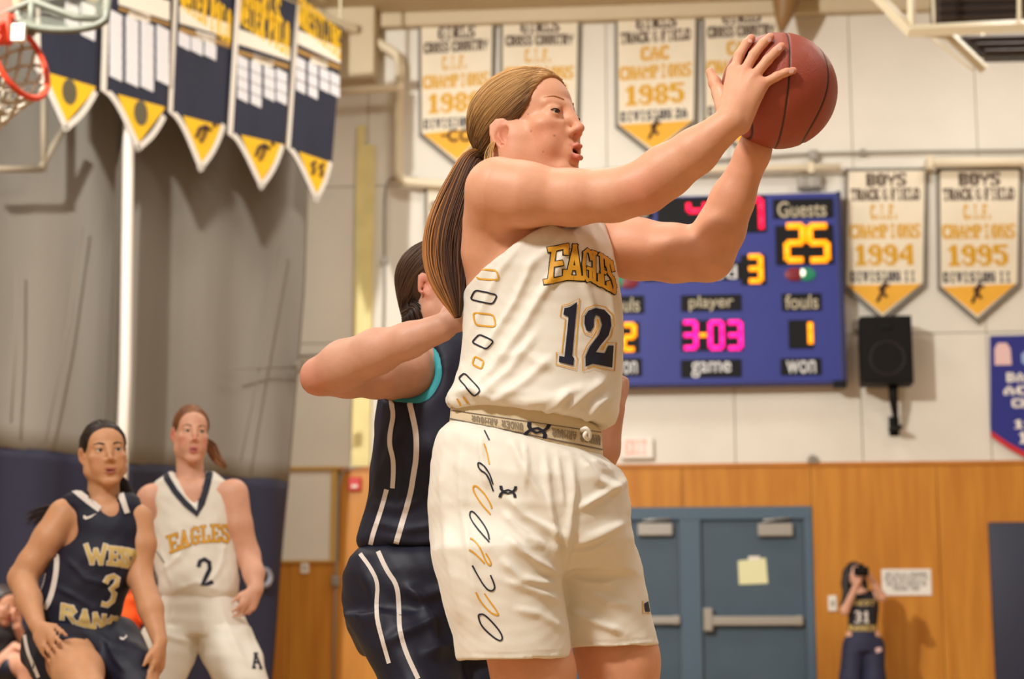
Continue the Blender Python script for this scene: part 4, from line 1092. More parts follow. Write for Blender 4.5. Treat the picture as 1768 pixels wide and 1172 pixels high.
# ------------------------------------------------------------------ prints laid on cloth
def bvh_of(objs):
    vs = []; fs = []
    for o in objs:
        M = Matrix.Translation(Vector(world_loc(o))); n = len(vs)
        vs += [M @ v.co for v in o.data.vertices]; fs += [tuple(i + n for i in p.vertices) for p in o.data.polygons]
    return BVHTree.FromPolygons(vs, fs)
def world_loc(o):
    p = np.zeros(3)
    while o is not None: p = p + np.array(o.location); o = o.parent
    return p
def refine(pts, tris, mx):
    pts = [tuple(p) for p in pts]; tris = [tuple(t) for t in tris]
    for _ in range(7):
        cache = {}; out = []; ch = False
        def mid(a, b):
            k = (min(a, b), max(a, b))
            if k not in cache: pts.append(((pts[a][0] + pts[b][0]) / 2, (pts[a][1] + pts[b][1]) / 2)); cache[k] = len(pts) - 1
            return cache[k]
        for t in tris:
            e = [math.dist(pts[t[i]], pts[t[(i + 1) % 3]]) > mx for i in range(3)]
            if not any(e): out.append(t); continue
            ch = True; m = [mid(t[i], t[(i + 1) % 3]) if e[i] else None for i in range(3)]
            c = sum(e)
            if c == 3: out += [(t[0], m[0], m[2]), (m[0], t[1], m[1]), (m[2], m[1], t[2]), (m[0], m[1], m[2])]
            elif c == 1:
                i = e.index(True); a, b, c_ = t[i], t[(i + 1) % 3], t[(i + 2) % 3]; out += [(a, m[i], c_), (m[i], b, c_)]
            else:
                i = e.index(False); a, b, c_ = t[i], t[(i + 1) % 3], t[(i + 2) % 3]
                x, y = m[(i + 1) % 3], m[(i + 2) % 3]; out += [(a, b, x), (a, x, y), (y, x, c_)]
        tris = out
        if not ch: break
    return pts, tris
def poly_tris(poly):
    t = tessellate_polygon([[Vector((p[0], p[1], 0)) for p in poly]]); return list(poly), [tuple(x) for x in t]
def line_polys(path, w, closed=False):
    """a drawn line as quads with overlapping round-ish joints"""
    out = []; p = [np.array(a, float) for a in path]
    if closed: p = p + [p[0]]
    nn = []
    for i in range(len(p)):
        if closed: a, b = p[(i - 1) % (len(p) - 1)], p[(i + 1) % (len(p) - 1)]
        else: a, b = p[max(i - 1, 0)], p[min(i + 1, len(p) - 1)]
        d = nrm(b - a); nn.append(np.array([-d[1], d[0]]))
    for i in range(len(p) - 1):
        out.append([tuple(p[i] + nn[i] * w / 2), tuple(p[i + 1] + nn[i + 1] * w / 2), tuple(p[i + 1] - nn[i + 1] * w / 2), tuple(p[i] - nn[i] * w / 2)])
    return out
def chaikin(p, closed=False, it=2):
    for _ in range(it):
        q = [] if closed else [tuple(p[0])]; n = len(p)
        for i in range(n if closed else n - 1):
            a = np.array(p[i], float); b = np.array(p[(i + 1) % n], float); q += [tuple(a * .75 + b * .25), tuple(a * .25 + b * .75)]
        if not closed: q.append(tuple(p[-1]))
        p = q
    return p
def print_on(bvh, polys, name, m, parent, mx=7.0, lift=0.0012):
    """prints polygons (given where they show, in photo pixels) as a thin film on the cloth they hit"""
    V = []; F = []; O = world_loc(parent)
    for poly in polys:
        pts, tris = poly_tris(poly); pts, tris = refine(pts, tris, mx)
        ids = []
        for p in pts:
            d = Vector(ray(*p)); d.normalize()
            h = bvh.ray_cast(Vector(CAM), d)
            if h[0] is None: ids.append(None); continue
            q = h[0] + (h[1] if h[1].dot(d) < 0 else -h[1]) * lift; V.append(tuple(np.array(q) - O)); ids.append(len(V) - 1)
        for t in tris:
            f = [ids[i] for i in t]
            if None in f: continue
            a, b, c = [np.array(V[i]) for i in f]
            if max(np.linalg.norm(a - b), np.linalg.norm(b - c), np.linalg.norm(c - a)) > 0.06: continue
            F.append(tuple(f))
    if not F: return None
    mb = MB(); mb.v = V; mb.f = F; mb.m = [0] * len(F)
    return mb.build(name, m, parent, True)
def warp(quad, pts):
    """unit square -> quad (TL, TR, BL, BR) in pixels; v up"""
    TL, TR, BL, BR = [np.array(q, float) for q in quad]
    return [tuple((TL * (1 - u) + TR * u) * v + (BL * (1 - u) + BR * u) * (1 - v)) for u, v in pts]
# slab letters as strokes in the unit square: (x0,y0,x1,y1, half thickness)
SLAB = {
'E': [(.08, .07, .95, .07), (.08, .93, .95, .93), (.28, .07, .28, .93), (.28, .5, .68, .5), (.92, .07, .92, .24), (.92, .76, .92, .93)],
'A': [(.2, .06, .5, .95), (.5, .95, .8, .06), (.3, .34, .7, .34), (.04, .05, .38, .05), (.62, .05, .98, .05)],
'G': [(.9, .72, .78, .9), (.78, .9, .5, .95), (.5, .95, .22, .85), (.22, .85, .12, .5), (.12, .5, .22, .15), (.22, .15, .5, .05), (.5, .05, .85, .12), (.82, .1, .82, .42), (.55, .42, .97, .42)],
'L': [(.28, .07, .28, .93), (.08, .93, .5, .93), (.08, .07, .92, .07), (.88, .07, .88, .34)],
'S': [(.86, .74, .7, .93), (.7, .93, .3, .93), (.3, .93, .14, .73), (.14, .73, .3, .54), (.3, .54, .7, .46), (.7, .46, .86, .27), (.86, .27, .7, .07), (.7, .07, .3, .07), (.3, .07, .12, .26)],
'W': [(.08, .95, .28, .06), (.28, .06, .5, .7), (.5, .7, .72, .06), (.72, .06, .92, .95)],
'T': [(.5, .05, .5, .95), (.06, .93, .94, .93), (.08, .75, .08, .93), (.92, .75, .92, .93)],
'R': [(.2, .05, .2, .95), (.2, .93, .7, .93), (.7, .93, .85, .73), (.85, .73, .7, .5), (.7, .5, .2, .5), (.5, .5, .88, .06)],
'N': [(.15, .05, .15, .95), (.15, .93, .85, .07), (.85, .05, .85, .95)],
'C': [(.88, .72, .7, .93), (.7, .93, .35, .93), (.35, .93, .14, .7), (.14, .7, .14, .3), (.14, .3, .35, .07), (.35, .07, .7, .07), (.7, .07, .88, .28)],
'H': [(.15, .05, .15, .95), (.85, .05, .85, .95), (.15, .5, .85, .5)],
}
def slab_polys(ch, quad, th):
    out = []
    TL, TR, BL, BR = [np.array(q, float) for q in quad]
    for x0, y0, x1, y1 in SLAB[ch]:
        a, b = [np.array(p) for p in warp(quad, [(x0, y0), (x1, y1)])]
        d = nrm(b - a); n = np.array([-d[1], d[0]]); e = d * th * 0.45
        out.append([tuple(a - e + n * th / 2), tuple(b + e + n * th / 2), tuple(b + e - n * th / 2), tuple(a - e - n * th / 2)])
    return out

# ================================================================== people
M_SKIN = mat('skin', (222, 172, 142), rough=0.5, attr='tint', spec=0.4, sss=0.10, bump=0.05, bscale=180, var=0.10, vscale=26)
M_EYE = mat('eye', (230, 226, 220), rough=0.12, attr='tint', spec=0.6)
M_BROW = mat('brow_hair', (128, 88, 56), rough=0.8)
M_BROWD = mat('dark_brow_hair', (44, 32, 26), rough=0.8)
M_LASH = mat('lash_hair', (48, 34, 28), rough=0.8)
M_TEETH = mat('teeth', (230, 222, 206), rough=0.3)
M_MOUTH = mat('mouth_inside', (84, 30, 28), rough=0.6)
M_HAIR = mat('hair', (120, 84, 52), rough=0.5, attr='tint', spec=0.35)

class Head:
    def __init__(s, c, F, U, k=(1, 1, 1)):
        s.F = nrm(F); U = np.array(U, float); s.U = nrm(U - s.F * np.dot(U, s.F)); s.S = np.cross(s.U, s.F)
        s.k = np.array(k, float) * 0.01; s.c = np.array(c, float); s.R = np.array([s.S, s.F, s.U]); s.m = float(s.k.mean())
    def p(s, a, f, u): return s.c + s.S * a * s.k[0] + s.F * f * s.k[1] + s.U * u * s.k[2]
    def loc(s, V):
        d = V - s.c; return np.stack([d @ s.S / s.k[0], d @ s.F / s.k[1], d @ s.U / s.k[2]], 1)
    def ell(s, fl, c, r, k=1.0, op='add', R=None): fl.ell(s.p(*c), np.array(r) * s.k, s.R if R is None else R, k * s.m, op)
    def cap(s, fl, a, b, ra, rb=None, k=0.8, op='add', n=None, q=1.0): fl.cap(s.p(*a), s.p(*b), ra * s.m, (ra if rb is None else rb) * s.m, k * s.m, op, n, q)
    def axis(s, d): return nrm(s.S * d[0] + s.F * d[1] + s.U * d[2])
    def rot(s, yaw=0, pitch=0, roll=0):
        """axes turned within the head frame (radians): yaw about up, pitch about side, roll about front"""
        cy, sy = math.cos(yaw), math.sin(yaw); cp, sp = math.cos(pitch), math.sin(pitch); cr, sr = math.cos(roll), math.sin(roll)
        Ry = np.array([[cy, sy, 0], [-sy, cy, 0], [0, 0, 1]]); Rp = np.array([[1, 0, 0], [0, cp, sp], [0, -sp, cp]]); Rr = np.array([[cr, 0, sr], [0, 1, 0], [-sr, 0, cr]])
        return (Ry @ Rp @ Rr) @ s.R

def sculpt_head(fl, h, mouth=0.0, ears=True, face=True, jaw=1.0, ear=0.0, earf=0.0, es=1.0, purse=0.0, eye=(3.15, 7.55, 0.5), eyer=1.22, lid=0.50):
    E, C = h.ell, h.cap
    E(fl, (0, -1.2, 3.0), (7.3, 9.3, 8.2), 0.1)
    E(fl, (0, 3.2, 3.6), (6.3, 5.5, 5.8), 1.5)
    E(fl, (0, 3.0, -3.0), (5.9, 5.6, 7.4), 2.0)
    for sg in (-1, 1):
        C(fl, (sg * 5.2 * jaw, 0.2, -5.6), (sg * 1.6, 6.6, -9.6), 1.9, 1.7, 2.0)
        C(fl, (sg * 5.6, -0.2, -1.0), (sg * 5.2 * jaw, 0.2, -5.6), 1.8, 1.8, 2.0)
        E(fl, (sg * 4.5, 5.7, -1.7), (2.2, 2.0, 1.7), 1.6)
        E(fl, (sg * 3.4, 5.9, -4.8), (2.4, 2.3, 2.8), 1.8)
    for sg in (-1, 1):
        E(fl, (sg * 2.1, 7.9, -2.3), (1.5, 1.0, 2.3), 1.3); E(fl, (sg * 3.4, 7.0, -1.6), (2.0, 1.2, 1.1), 1.2)
    E(fl, (0, 7.2, -10.0), (2.0, 1.7, 1.7), 1.5)
    E(fl, (0, 7.3, -6.0), (3.0, 1.9, 3.0), 1.4)
    if face:
        ex, ef, eu = eye
        for sg in (-1, 1):
            E(fl, (sg * ex, ef + 1.75, eu - .05), (1.9, 1.1, 1.05), 1.2, 'sub')
            C(fl, (sg * 1.3, 8.35, 2.2), (sg * 4.6, 7.0, 2.3), 0.5, 0.4, 1.4)
        C(fl, (0, 8.75, 1.0), (0, 10.6, -2.6), 0.62, 0.8, 1.0)
        C(fl, (0, 8.3, 2.0), (0, 9.0, -0.6), 1.0, 1.15, 1.1)
        E(fl, (0, 10.65, -2.65), (0.85, 0.85, 0.78), 0.6)
        for sg in (-1, 1):
            E(fl, (sg * 1.2, 9.2, -3.25), (0.70, 1.2, 0.72), 0.9)
            E(fl, (sg * 0.62, 10.1, -4.05), (0.36, 0.62, 0.5), 0.25, 'sub')
        # eyelids around the eyeball
        for sg in (-1, 1):
            ec = (sg * ex, ef, eu)
            E(fl, ec, (eyer + .24, eyer + .24, eyer + .24), 0.7)
            yaw = -sg * 0.16
            R = h.rot(yaw, 0, sg * 0.10)
            E(fl, (sg * (ex + .05), ef + 1.35, eu - .05), (1.28, 1.0, lid), 0.12, 'sub', R)
            C(fl, (sg * (ex - 1.1), ef + 1.1, eu + .95), (sg * (ex + 1.2), ef + .55, eu + .85), 0.22, 0.2, 0.4)
        # lips
        o = mouth; pz = purse
        E(fl, (0, 7.6 + pz * .7, -6.6), (2.3, 1.7, 2.2), 1.0) if pz else None
        for sg in (-1, 1):
            C(fl, (sg * 2.2 * (1 - .3 * o), 7.9 + pz * .5, -6.5), (sg * 0.6, 9.25 + .25 * o + pz, -6.0 + 0.3 * o), 0.32, 0.42, 0.3)
            C(fl, (sg * 2.1 * (1 - .3 * o), 7.9 + pz * .5, -6.65), (sg * 0.55, 9.05 + .2 * o + pz, -7.25 - 0.8 * o), 0.32, 0.50, 0.3)
        C(fl, (-.5, 9.25 + .25 * o + pz, -6.05 + 0.25 * o), (.5, 9.25 + .25 * o + pz, -6.05 + 0.25 * o), 0.40, 0.40, 0.3)
        C(fl, (-.5, 9.05 + .2 * o + pz, -7.3 - 0.8 * o), (.5, 9.05 + .2 * o + pz, -7.3 - 0.8 * o), 0.5, 0.5, 0.3)
        E(fl, (0, 9.6 + pz, -6.6 - .25 * o), (1.6 * (1 - .2 * o), 2.3, 0.14 + 0.72 * o), 0.12, 'sub')
        E(fl, (0, 8.9 + pz * .3, -8.8 - .4 * o), (1.5, .7, .5), 0.6, 'sub')
        C(fl, (0, 9.15 + pz * .5, -4.4), (0, 9.2 + pz * .7, -5.4), 0.22, 0.25, 0.3, 'sub')
    if ears:
        for sg in (-1, 1):
            R = h.rot(sg * 0.42, -0.22, 0)
            def ec(f, u, o=0.0): return (sg * (7.55 - .40 * (f + .4) + o), earf + (f - .14 * u) * es, ear - .4 + u * es)
            E(fl, ec(-.75, 0.2), (0.45, 1.95 * es, 3.1 * es), 0.25, 'add', R)
            E(fl, ec(-.45, 0.0, .8), (0.85, 1.35 * es, 1.9 * es), 0.15, 'sub', R)
            hx = [(.85, .6), (.75, 1.7), (.2, 2.7), (-.9, 2.95), (-1.9, 2.2), (-2.2, .8), (-1.9, -.7), (-1.2, -1.7), (-.5, -2.3)]
            for i in range(len(hx) - 1): C(fl, ec(*hx[i], .25), ec(*hx[i + 1], .25), .36, .36, .12)
            ax_ = [(.1, 1.6), (-.9, 1.2), (-1.15, .1), (-.8, -1.0), (-.1, -1.5)]
            for i in range(len(ax_) - 1): C(fl, ec(*ax_[i], .1), ec(*ax_[i + 1], .1), .26, .26, .12)
            E(fl, ec(.75, -.7, .1), (0.5, 0.45, 0.7), 0.3, 'add', R)
            E(fl, ec(-.1, -2.5, .05), (0.5, 0.85, 0.85), 0.3, 'add', R)

def skin_tint(V, base, h=None, lip=(196, 104, 92), blush=None, mouth=0.0, blush_k=0.35, ear=0.0):
    col = np.tile(L3(base), (len(V), 1))
    def mixin(m, c): 
        nonlocal col
        col = col * (1 - m[:, None]) + L3(c)[None] * m[:, None]
    if h is not None:
        q = h.loc(V); s, f, u = q.T
        o = mouth
        if blush is not None:
            for sg in (-1, 1):
                d = np.sqrt(((s - sg * 4.6) / 2.8) ** 2 + ((f - 6.0) / 4.0) ** 2 + ((u + 3.2) / 2.6) ** 2); mixin(np.clip(1.25 - d, 0, 1) * blush_k, blush)
            d = np.sqrt((s / 1.6) ** 2 + ((f - 10.8) / 1.6) ** 2 + ((u + 2.7) / 1.8) ** 2); mixin(np.clip(1.3 - d, 0, 1) * blush_k, blush)
            for sg in (-1, 1):
                d = np.sqrt(((s - sg * 8) / 1.6) ** 2 + ((f + .9) / 2.6) ** 2 + ((u + .4 - ear) / 3.8) ** 2); mixin(np.clip(1.3 - d, 0, 1) * blush_k * 1.3, blush)
        up = np.sqrt((s / (2.25 - .4 * o)) ** 2 + ((u + 6.05 - .25 * o) / (0.55)) ** 2)
        lo = np.sqrt((s / (2.15 - .4 * o)) ** 2 + ((u + 7.25 + .75 * o) / (0.72)) ** 2)
        m = np.clip((1.15 - np.minimum(up, lo)) * 4, 0, 1) * (f > 7.6) * (f < 13) * np.clip((f - 7.4) / 0.6, 0, 1)
        mixin(m * 0.85, lip)
        ins = np.sqrt((s / 1.7) ** 2 + ((u + 6.6 + .25 * o) / (.2 + .55 * o)) ** 2)
        mixin(np.clip((1.1 - ins) * 4, 0, 1) * (f < 9.1) * (f > 4) * (1.0 if o > 0.05 else 0.6), (92, 34, 32))
    return col

def add_eyes(h, parent, O, gaze, iris=(96, 70, 48), eye=(3.15, 7.55, 0.5), eyer=1.22):
    ex, ef, eu = eye
    for sg in (-1, 1):
        c = h.p(sg * ex, ef, eu); r = eyer * h.m
        g = nrm(gaze); vs = []; cols = []
        a = np.array([0, 0, 1.0]); uu = nrm(np.cross(g, a)); vv = np.cross(uu, g)
        th = np.concatenate([[0.0, .12, .2, .23, .45, .50, .53], np.linspace(.62, math.pi, 12)]); n = 24
        V = []; F = []
        for t in th:
            for j in range(n):
                p = 2 * math.pi * j / n
                rr = r * (1.04 if t < .5 else 1.0)
                V.append(c + rr * (g * math.cos(t) + (uu * math.cos(p) + vv * math.sin(p)) * math.sin(t)))
                cols.append(L3((18, 14, 12)) if t < .22 else (L3(iris) if t < .49 else (L3([x * .5 for x in iris]) if t < .52 else L3((226, 220, 214)))))
        for i in range(len(th) - 1):
            for j in range(n): F.append((i * n + j, (i + 1) * n + j, (i + 1) * n + (j + 1) % n, i * n + (j + 1) % n))
        np_object('eye', np.array(V), np.array(F), M_EYE, parent, O, np.array(cols))

def brow_lash(h, bvh, parent, O, m_brow, lash=True, eye=(3.15, 7.55, 0.5), thick=0.42, raise_=0.0, lid=0.5, eyer=1.22):
    ex, ef, eu = eye
    def hit(a, u, lift):
        o = h.p(a, 20, u); r = bvh.ray_cast(Vector(o), Vector(-h.F))
        if r[0] is None: return None
        return np.array(r[0]) + h.F * lift * h.m
    for sg in (-1, 1):
        pts = []
        for k in range(9):
            t = k / 8; a = sg * (1.5 + 3.6 * t); u = 2.35 + raise_ + 0.55 * math.sin(min(t * 1.25, 1) * math.pi * .62) - 0.75 * max(0, t - .6)
            q = hit(a, u, 0.02)
            if q is not None: pts.append(q)
        if len(pts) > 3:
            n_ = len(pts); rs = [h.m * thick * 0.8 * (0.75 + .4 * math.sin(math.pi * min(1, .25 + i / n_))) * (1 - 0.75 * max(0, i / (n_ - 1) - .45)) * .8 for i in range(n_)]
            mb = MB(); mb.tube([p - O for p in pts], rs, 8); mb.build('eyebrow', m_brow, parent, True)
        if lash:
            pts = []
            for k in range(9):
                t = k / 8; a = -1.2 + 2.5 * t; z = lid * 1.0 * math.sqrt(max(0, 1 - ((a - .05) / 1.3) ** 2))
                yaw = -sg * .16
                rad = eyer + .2
                ff = math.sqrt(max(0.05, rad ** 2 - a ** 2 - z ** 2))
                pts.append(h.p(sg * (ex + .05 + a), ef + ff + .04, eu - .05 + z + 0.1 * (a > 0) * a))
            mb = MB(); mb.tube([p - O for p in pts], [h.m * .05] + [h.m * .11] * 7 + [h.m * .07], 6); mb.build('eyelash', M_LASH, parent, True)

def hair_cap(h, lo=None, vol=0.75, line=9.2, low=True, cell=0.006, back=0.0, nape=-7.0, ear=0.0, earf=0.0):
    """swept back hair: a shell over the skull ending at the hairline"""
    c = h.c; r = 0.17 * h.m / 0.01
    fl = Field(c - r, c + r, cell)
    h.ell(fl, (0, -1.3 - back * .5, 3.1), (7.35 + vol, 9.4 + vol + back, 8.3 + vol), 0.1)
    h.ell(fl, (0, 2.6, 3.9), (6.4 + vol * .7, 5.6 + vol * .6, 5.9 + vol * .6), 1.2)
    h.ell(fl, (0, -5.4, -2.0), (5.8, 4.6, 5.2), 1.6)
    h.ell(fl, (0, 9.6, -0.4), (9.6, 7.6, line - .2), 0.4, 'sub')
    for sg in (-1, 1):
        h.ell(fl, (sg * 7.5, 4.6, -3.4), (4.2, 4.0, 5.6), 0.5, 'sub')
        h.ell(fl, (sg * 8.6, -1.0 + earf, -0.7 + ear), (2.6, 1.9, 3.1), 0.3, 'sub')
    fl.half(h.p(0, 1.0, -2.6 + ear), h.axis((0, 0.9, -1)), c - r, c + r, 0.2 * h.m)
    fl.half(h.p(0, -4.0, nape), h.axis((0, 0.2, -1)), c - r, c + r, 0.3 * h.m)
    return fl

def hair_col(V, a, b, seed, sc=70.0, d=(0, 0, 1)):
    """strand-wise mix of two hair colours"""
    r = np.random.RandomState(seed); t = np.zeros(len(V))
    for i in range(6):
        k = r.normal(size=3) * sc; t += np.sin(V @ k + r.uniform(0, 6.28))
    t = np.clip(0.5 + t / 6, 0, 1)[:, None]
    return L3(a)[None] * (1 - t) + L3(b)[None] * t

def strands(paths, rad, cols, name, parent, O, n=4, taper=True):
    """many hair locks as one mesh; paths: list of (k,3) arrays; cols: colour per path"""
    VV = []; FF = []; CC = []; base = 0
    for P_, r, c in zip(paths, rad, cols):
        P_ = np.asarray(P_, float); k = len(P_)
        T = np.gradient(P_, axis=0); T /= np.linalg.norm(T, axis=1)[:, None] + 1e-9
        ref = np.array([0.31, 0.87, 0.38]); A = np.cross(T, ref); A /= np.linalg.norm(A, axis=1)[:, None] + 1e-9; B = np.cross(T, A)
        t = np.linspace(0, 1, k); rr = r * (np.clip(np.minimum(t * 8 + .3, (1 - t) * 6 + .15), 0, 1) if taper else 1.0)
        an = 2 * math.pi * np.arange(n) / n
        ring = P_[:, None, :] + (A[:, None, :] * np.cos(an)[None, :, None] + B[:, None, :] * np.sin(an)[None, :, None]) * (rr[:, None, None] if taper else r)
        VV.append(ring.reshape(-1, 3)); CC.append(np.tile(c, (k * n, 1)) if np.ndim(c) == 1 else np.repeat(c, n, 0))
        i = np.arange(k - 1)[:, None] * n + np.arange(n)[None]; j = np.arange(k - 1)[:, None] * n + (np.arange(n)[None] + 1) % n
        FF.append(np.stack([i, j, j + n, i + n], -1).reshape(-1, 4) + base); base += k * n
    return np_object(name, np.concatenate(VV), np.concatenate(FF), M_HAIR, parent, O, np.concatenate(CC))

def swept_strands(h, tie, parent, O, n, a, b, seed, vol=0.85, rad=0.16, steps=16, line=9.2, back=0.0, cap=None, dark=0.0, ear=0.0, earf=0.0):
    """locks from the hairline and crown back to the tie, lying on the hair shell (cap = its vertices)"""
    r = np.random.RandomState(seed); paths = []; rads = []; cols = []
    tl = h.loc(np.array([tie]))[0]; C_ = np.array([0, -1.3, 3.1])
    L = h.loc(cap); D = L - C_; Rr = np.linalg.norm(D, axis=1); D = D / Rr[:, None]
    # smooth outer radius by direction, from the shell itself
    td = tl - C_; Rt = np.linalg.norm(td); td = td / Rt
    edge = np.where((L[:, 1] > 2.2) & (L[:, 2] > -2.5))[0]; al = np.arange(len(L))
    keep = (L[:, 1] > -8) | (L[:, 2] > -4); al = al[keep]
    key = lambda d: (np.round(np.arctan2(d[..., 0], d[..., 1]) * 8).astype(int) + 30) * 64 + np.round(np.arcsin(np.clip(d[..., 2], -1, 1)) * 8).astype(int) + 20
    tab = np.zeros(64 * 64); np.maximum.at(tab, key(D), Rr)
    for i in range(n):
        j = edge[r.randint(len(edge))] if i % 2 else al[r.randint(len(al))]
        d0 = D[j]; r0 = Rr[j]
        om = math.acos(np.clip(d0 @ td, -1, .9999)); t = np.linspace(0, 1, steps)[:, None]
        d = (np.sin((1 - t) * om) * d0 + np.sin(t * om) * td) / math.sin(om); d /= np.linalg.norm(d, axis=1)[:, None]
        rr = tab[key(d)]; rr = np.where(rr < 5, np.nan, rr); ok = ~np.isnan(rr); tt = t[:, 0]
        rr = np.interp(tt, tt[ok], rr[ok]) if ok.any() else np.full(steps, r0)
        rr[0] = r0; rr[-1] = Rt
        for _ in range(3): rr[1:-1] = (rr[:-2] + 2 * rr[1:-1] + rr[2:]) / 4
        p = C_ + d * (rr + .04 + .12 * r.rand() + .06 * np.sin(tt * 9 + r.uniform(0, 6)))[:, None]
        # leave the ear free
        for _ in range(2):
            x_ = (p[:, 1] + 1.0 - earf) / 2.9; y_ = (p[:, 2] + .4 - ear) / 3.7
            e = (np.abs(p[:, 0]) > 4.5) & (x_ ** 2 + y_ ** 2 < 1) & (np.abs(x_) < 1)
            p[:, 2] = np.where(e, ear - .4 + 3.7 * np.sqrt(np.maximum(1 - x_ ** 2, 0)), p[:, 2])
            p[1:-1] = (p[:-2] + 2 * p[1:-1] + p[2:]) / 4
        W = h.c + p[:, :1] * h.k[0] * h.S + p[:, 1:2] * h.k[1] * h.F + p[:, 2:] * h.k[2] * h.U
        paths.append(W); rads.append(rad * h.m * r.uniform(.6, 1.3))
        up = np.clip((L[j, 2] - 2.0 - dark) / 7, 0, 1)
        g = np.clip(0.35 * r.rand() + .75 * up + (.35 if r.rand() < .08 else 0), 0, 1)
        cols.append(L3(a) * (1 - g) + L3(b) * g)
    return strands(paths, rads, cols, 'hair_locks', parent, O, 4)

def hand_simple(fl, w, tip, back, thumb, L, curl=0.35, spread=0.10):
    """a relaxed hand: wrist w, pointing to tip, back-of-hand normal, thumb side; L = hand length"""
    d = nrm(np.array(tip) - w); b = nrm(back - d * np.dot(back, d)); t = np.cross(d, b)
    if np.dot(t, thumb) < 0: t = -t
    w = np.array(w)
    fl.cap(w, w + d * L * .22, L * .13, L * .17, L * .12, n=b, q=.62)
    fl.cap(w + d * L * .24 + t * L * .12, w + d * L * .46 + t * L * .15, L * .13, L * .11, L * .08, n=b, q=.7)
    fl.cap(w + d * L * .24 - t * L * .10, w + d * L * .46 - t * L * .13, L * .13, L * .10, L * .08, n=b, q=.7)
    for i, (o, ln) in enumerate(((.19, .44), (.065, .50), (-.06, .46), (-.18, .36))):
        p0 = w + d * L * (.48 - .04 * abs(i - 1)) + t * L * o
        dd = nrm(d + t * spread * (1.5 - i)); segs = (.45, .30, .25); ang = 0; p = p0
        for k, sg in enumerate(segs):
            ang += curl * (0.7 + .3 * k + .15 * i); v = dd * math.cos(ang) - b * math.sin(ang)
            q = p + v * L * ln * sg; r = L * (.056 - .006 * k) * (0.86 if i == 3 else 1); fl.cap(p, q, r, r * .92, L * .025); p = q
    p = w + d * L * .12 + t * L * .14; v = nrm(d * .75 + t * .65 - b * .25)
    q = p + v * L * .24; fl.cap(p, q, L * .085, L * .068, L * .05)
    v2 = nrm(d * .95 + t * .25 - b * .3); q2 = q + v2 * L * .17; fl.cap(q, q2, L * .065, L * .058, L * .03); fl.cap(q2, q2 + v2 * L * .13, L * .057, L * .045, L * .02)

def shoe(parent, O, ankle, fwd, m, m2):
    f = nrm(fwd); fl = Field(np.array([ankle[0] - .3, ankle[1] - .3, -.01]), np.array([ankle[0] + .3, ankle[1] + .3, ankle[2] + .12]), 0.011)
    a = np.array([ankle[0], ankle[1], 0])
    fl.cap(a - f * .04 + (0, 0, .045), a + f * .17 + (0, 0, .035), .046, .042, .02)
    fl.cap(a + (0, 0, .06), a + (0, 0, min(ankle[2], .13)), .048, .044, .03)
    fl.cap(a + (0, 0, .08), a + f * .12 + (0, 0, .045), .045, .038, .02)
    fl.half((0, 0, 0.012), (0, 0, -1), a - .4, a + .4)
    V, F = fl.mesh(1); o = np_object('shoe', V, F, m, parent, O)
    mb = MB(); n = 24; out = [a + f * (.065 + .155 * math.cos(t)) + np.cross((0, 0, 1), f) * .048 * math.sin(t) for t in np.linspace(0, 2 * math.pi, n + 1)[:-1]]
    vs = [tuple(p - O + (0, 0, .001)) for p in out] + [tuple(p - O + (0, 0, .026)) for p in out]
    mb.add(vs, [tuple(range(n))[::-1], tuple(range(n, 2 * n))] + [(i, (i + 1) % n, n + (i + 1) % n, n + i) for i in range(n)]); mb.build('sole', m2, o)

# ------------------------------------------------------------------ the player with the ball
Y0 = 3.75
S0 = ppm(Y0, 1.3)
J = lambda px, py, w=0.0: P(px, py, Y0 + w)
def rings(lst, yaw=0.0, tilt=0.0, Yb=None, s=None):
    out = []
    Yb = Y0 if Yb is None else Yb
    for r in lst:
        y, l, rr, w, hd = r[:5]; tl = r[5] if len(r) > 5 else tilt
        a = P(l, y, Yb + w); b = P(rr, y, Yb + w)
        out.append((float((a[2] + b[2]) / 2), float((a[0] + b[0]) / 2), Yb + w, float((b[0] - a[0]) / 2), hd, yaw, tl))
    return out
O12 = np.array([J(930, 1500)[0], Y0, 0.0])
pl = thing('person', 'tall player in white jersey 12 with long ponytail passing the basketball', 'person', O12)
SK12 = (228, 166, 132)
# basketball
BR = 0.119
BC = J(1345, 157, -0.20)
BC = BC - CAM; BC = CAM + BC * (BR * FPX / 100.0) / (BC[1] * math.cos(TH) + BC[2] * math.sin(TH))
BY = BC[1]
def ballpt(px, py, off=0.0):
    """point 'off' above the ball's surface on the pixel's ray (near side), or beside its limb"""
    d = ray(px, py); d = d / np.linalg.norm(d); t = np.dot(BC - CAM, d); m = CAM + d * t; e = np.linalg.norm(m - BC); R = BR + off
    if e < R * 0.985: return CAM + d * (t - math.sqrt(R * R - e * e))
    return m
# head
HD = Head((0, 0, 0), (math.sin(math.radians(55)), -math.cos(math.radians(55)), 0.12), (0.0, 0, 1), (1.08, 1.19, 1.18))
HD.c = J(1008, 220, -0.06) - (HD.p(0, 11.55, -2.8) - HD.c)
EY12 = (3.6, 7.3, 0.35)
fl = Field((J(690, 0)[0], Y0 - 0.5, 0.05), (J(1475, 0)[0], Y0 + 0.30, J(900, 60)[2] + 0.03), 0.011,
           fx=[(J(795, 200)[0], J(1030, 200)[0], 0.0021), (J(1030, 200)[0], J(1215, 200)[0], 0.006), (J(1215, 200)[0], J(1450, 200)[0], 0.0032), (J(760, 500)[0], J(795, 500)[0], 0.008)],
           fy=[(Y0 - 0.42, Y0 - .17, 0.0040), (Y0 - .17, Y0 + .10, .0028)],
           fz=[(J(900, 320)[2], J(900, 40)[2], 0.0023), (J(900, 500)[2], J(900, 320)[2], 0.006)])
px_ = lambda v: v / S0
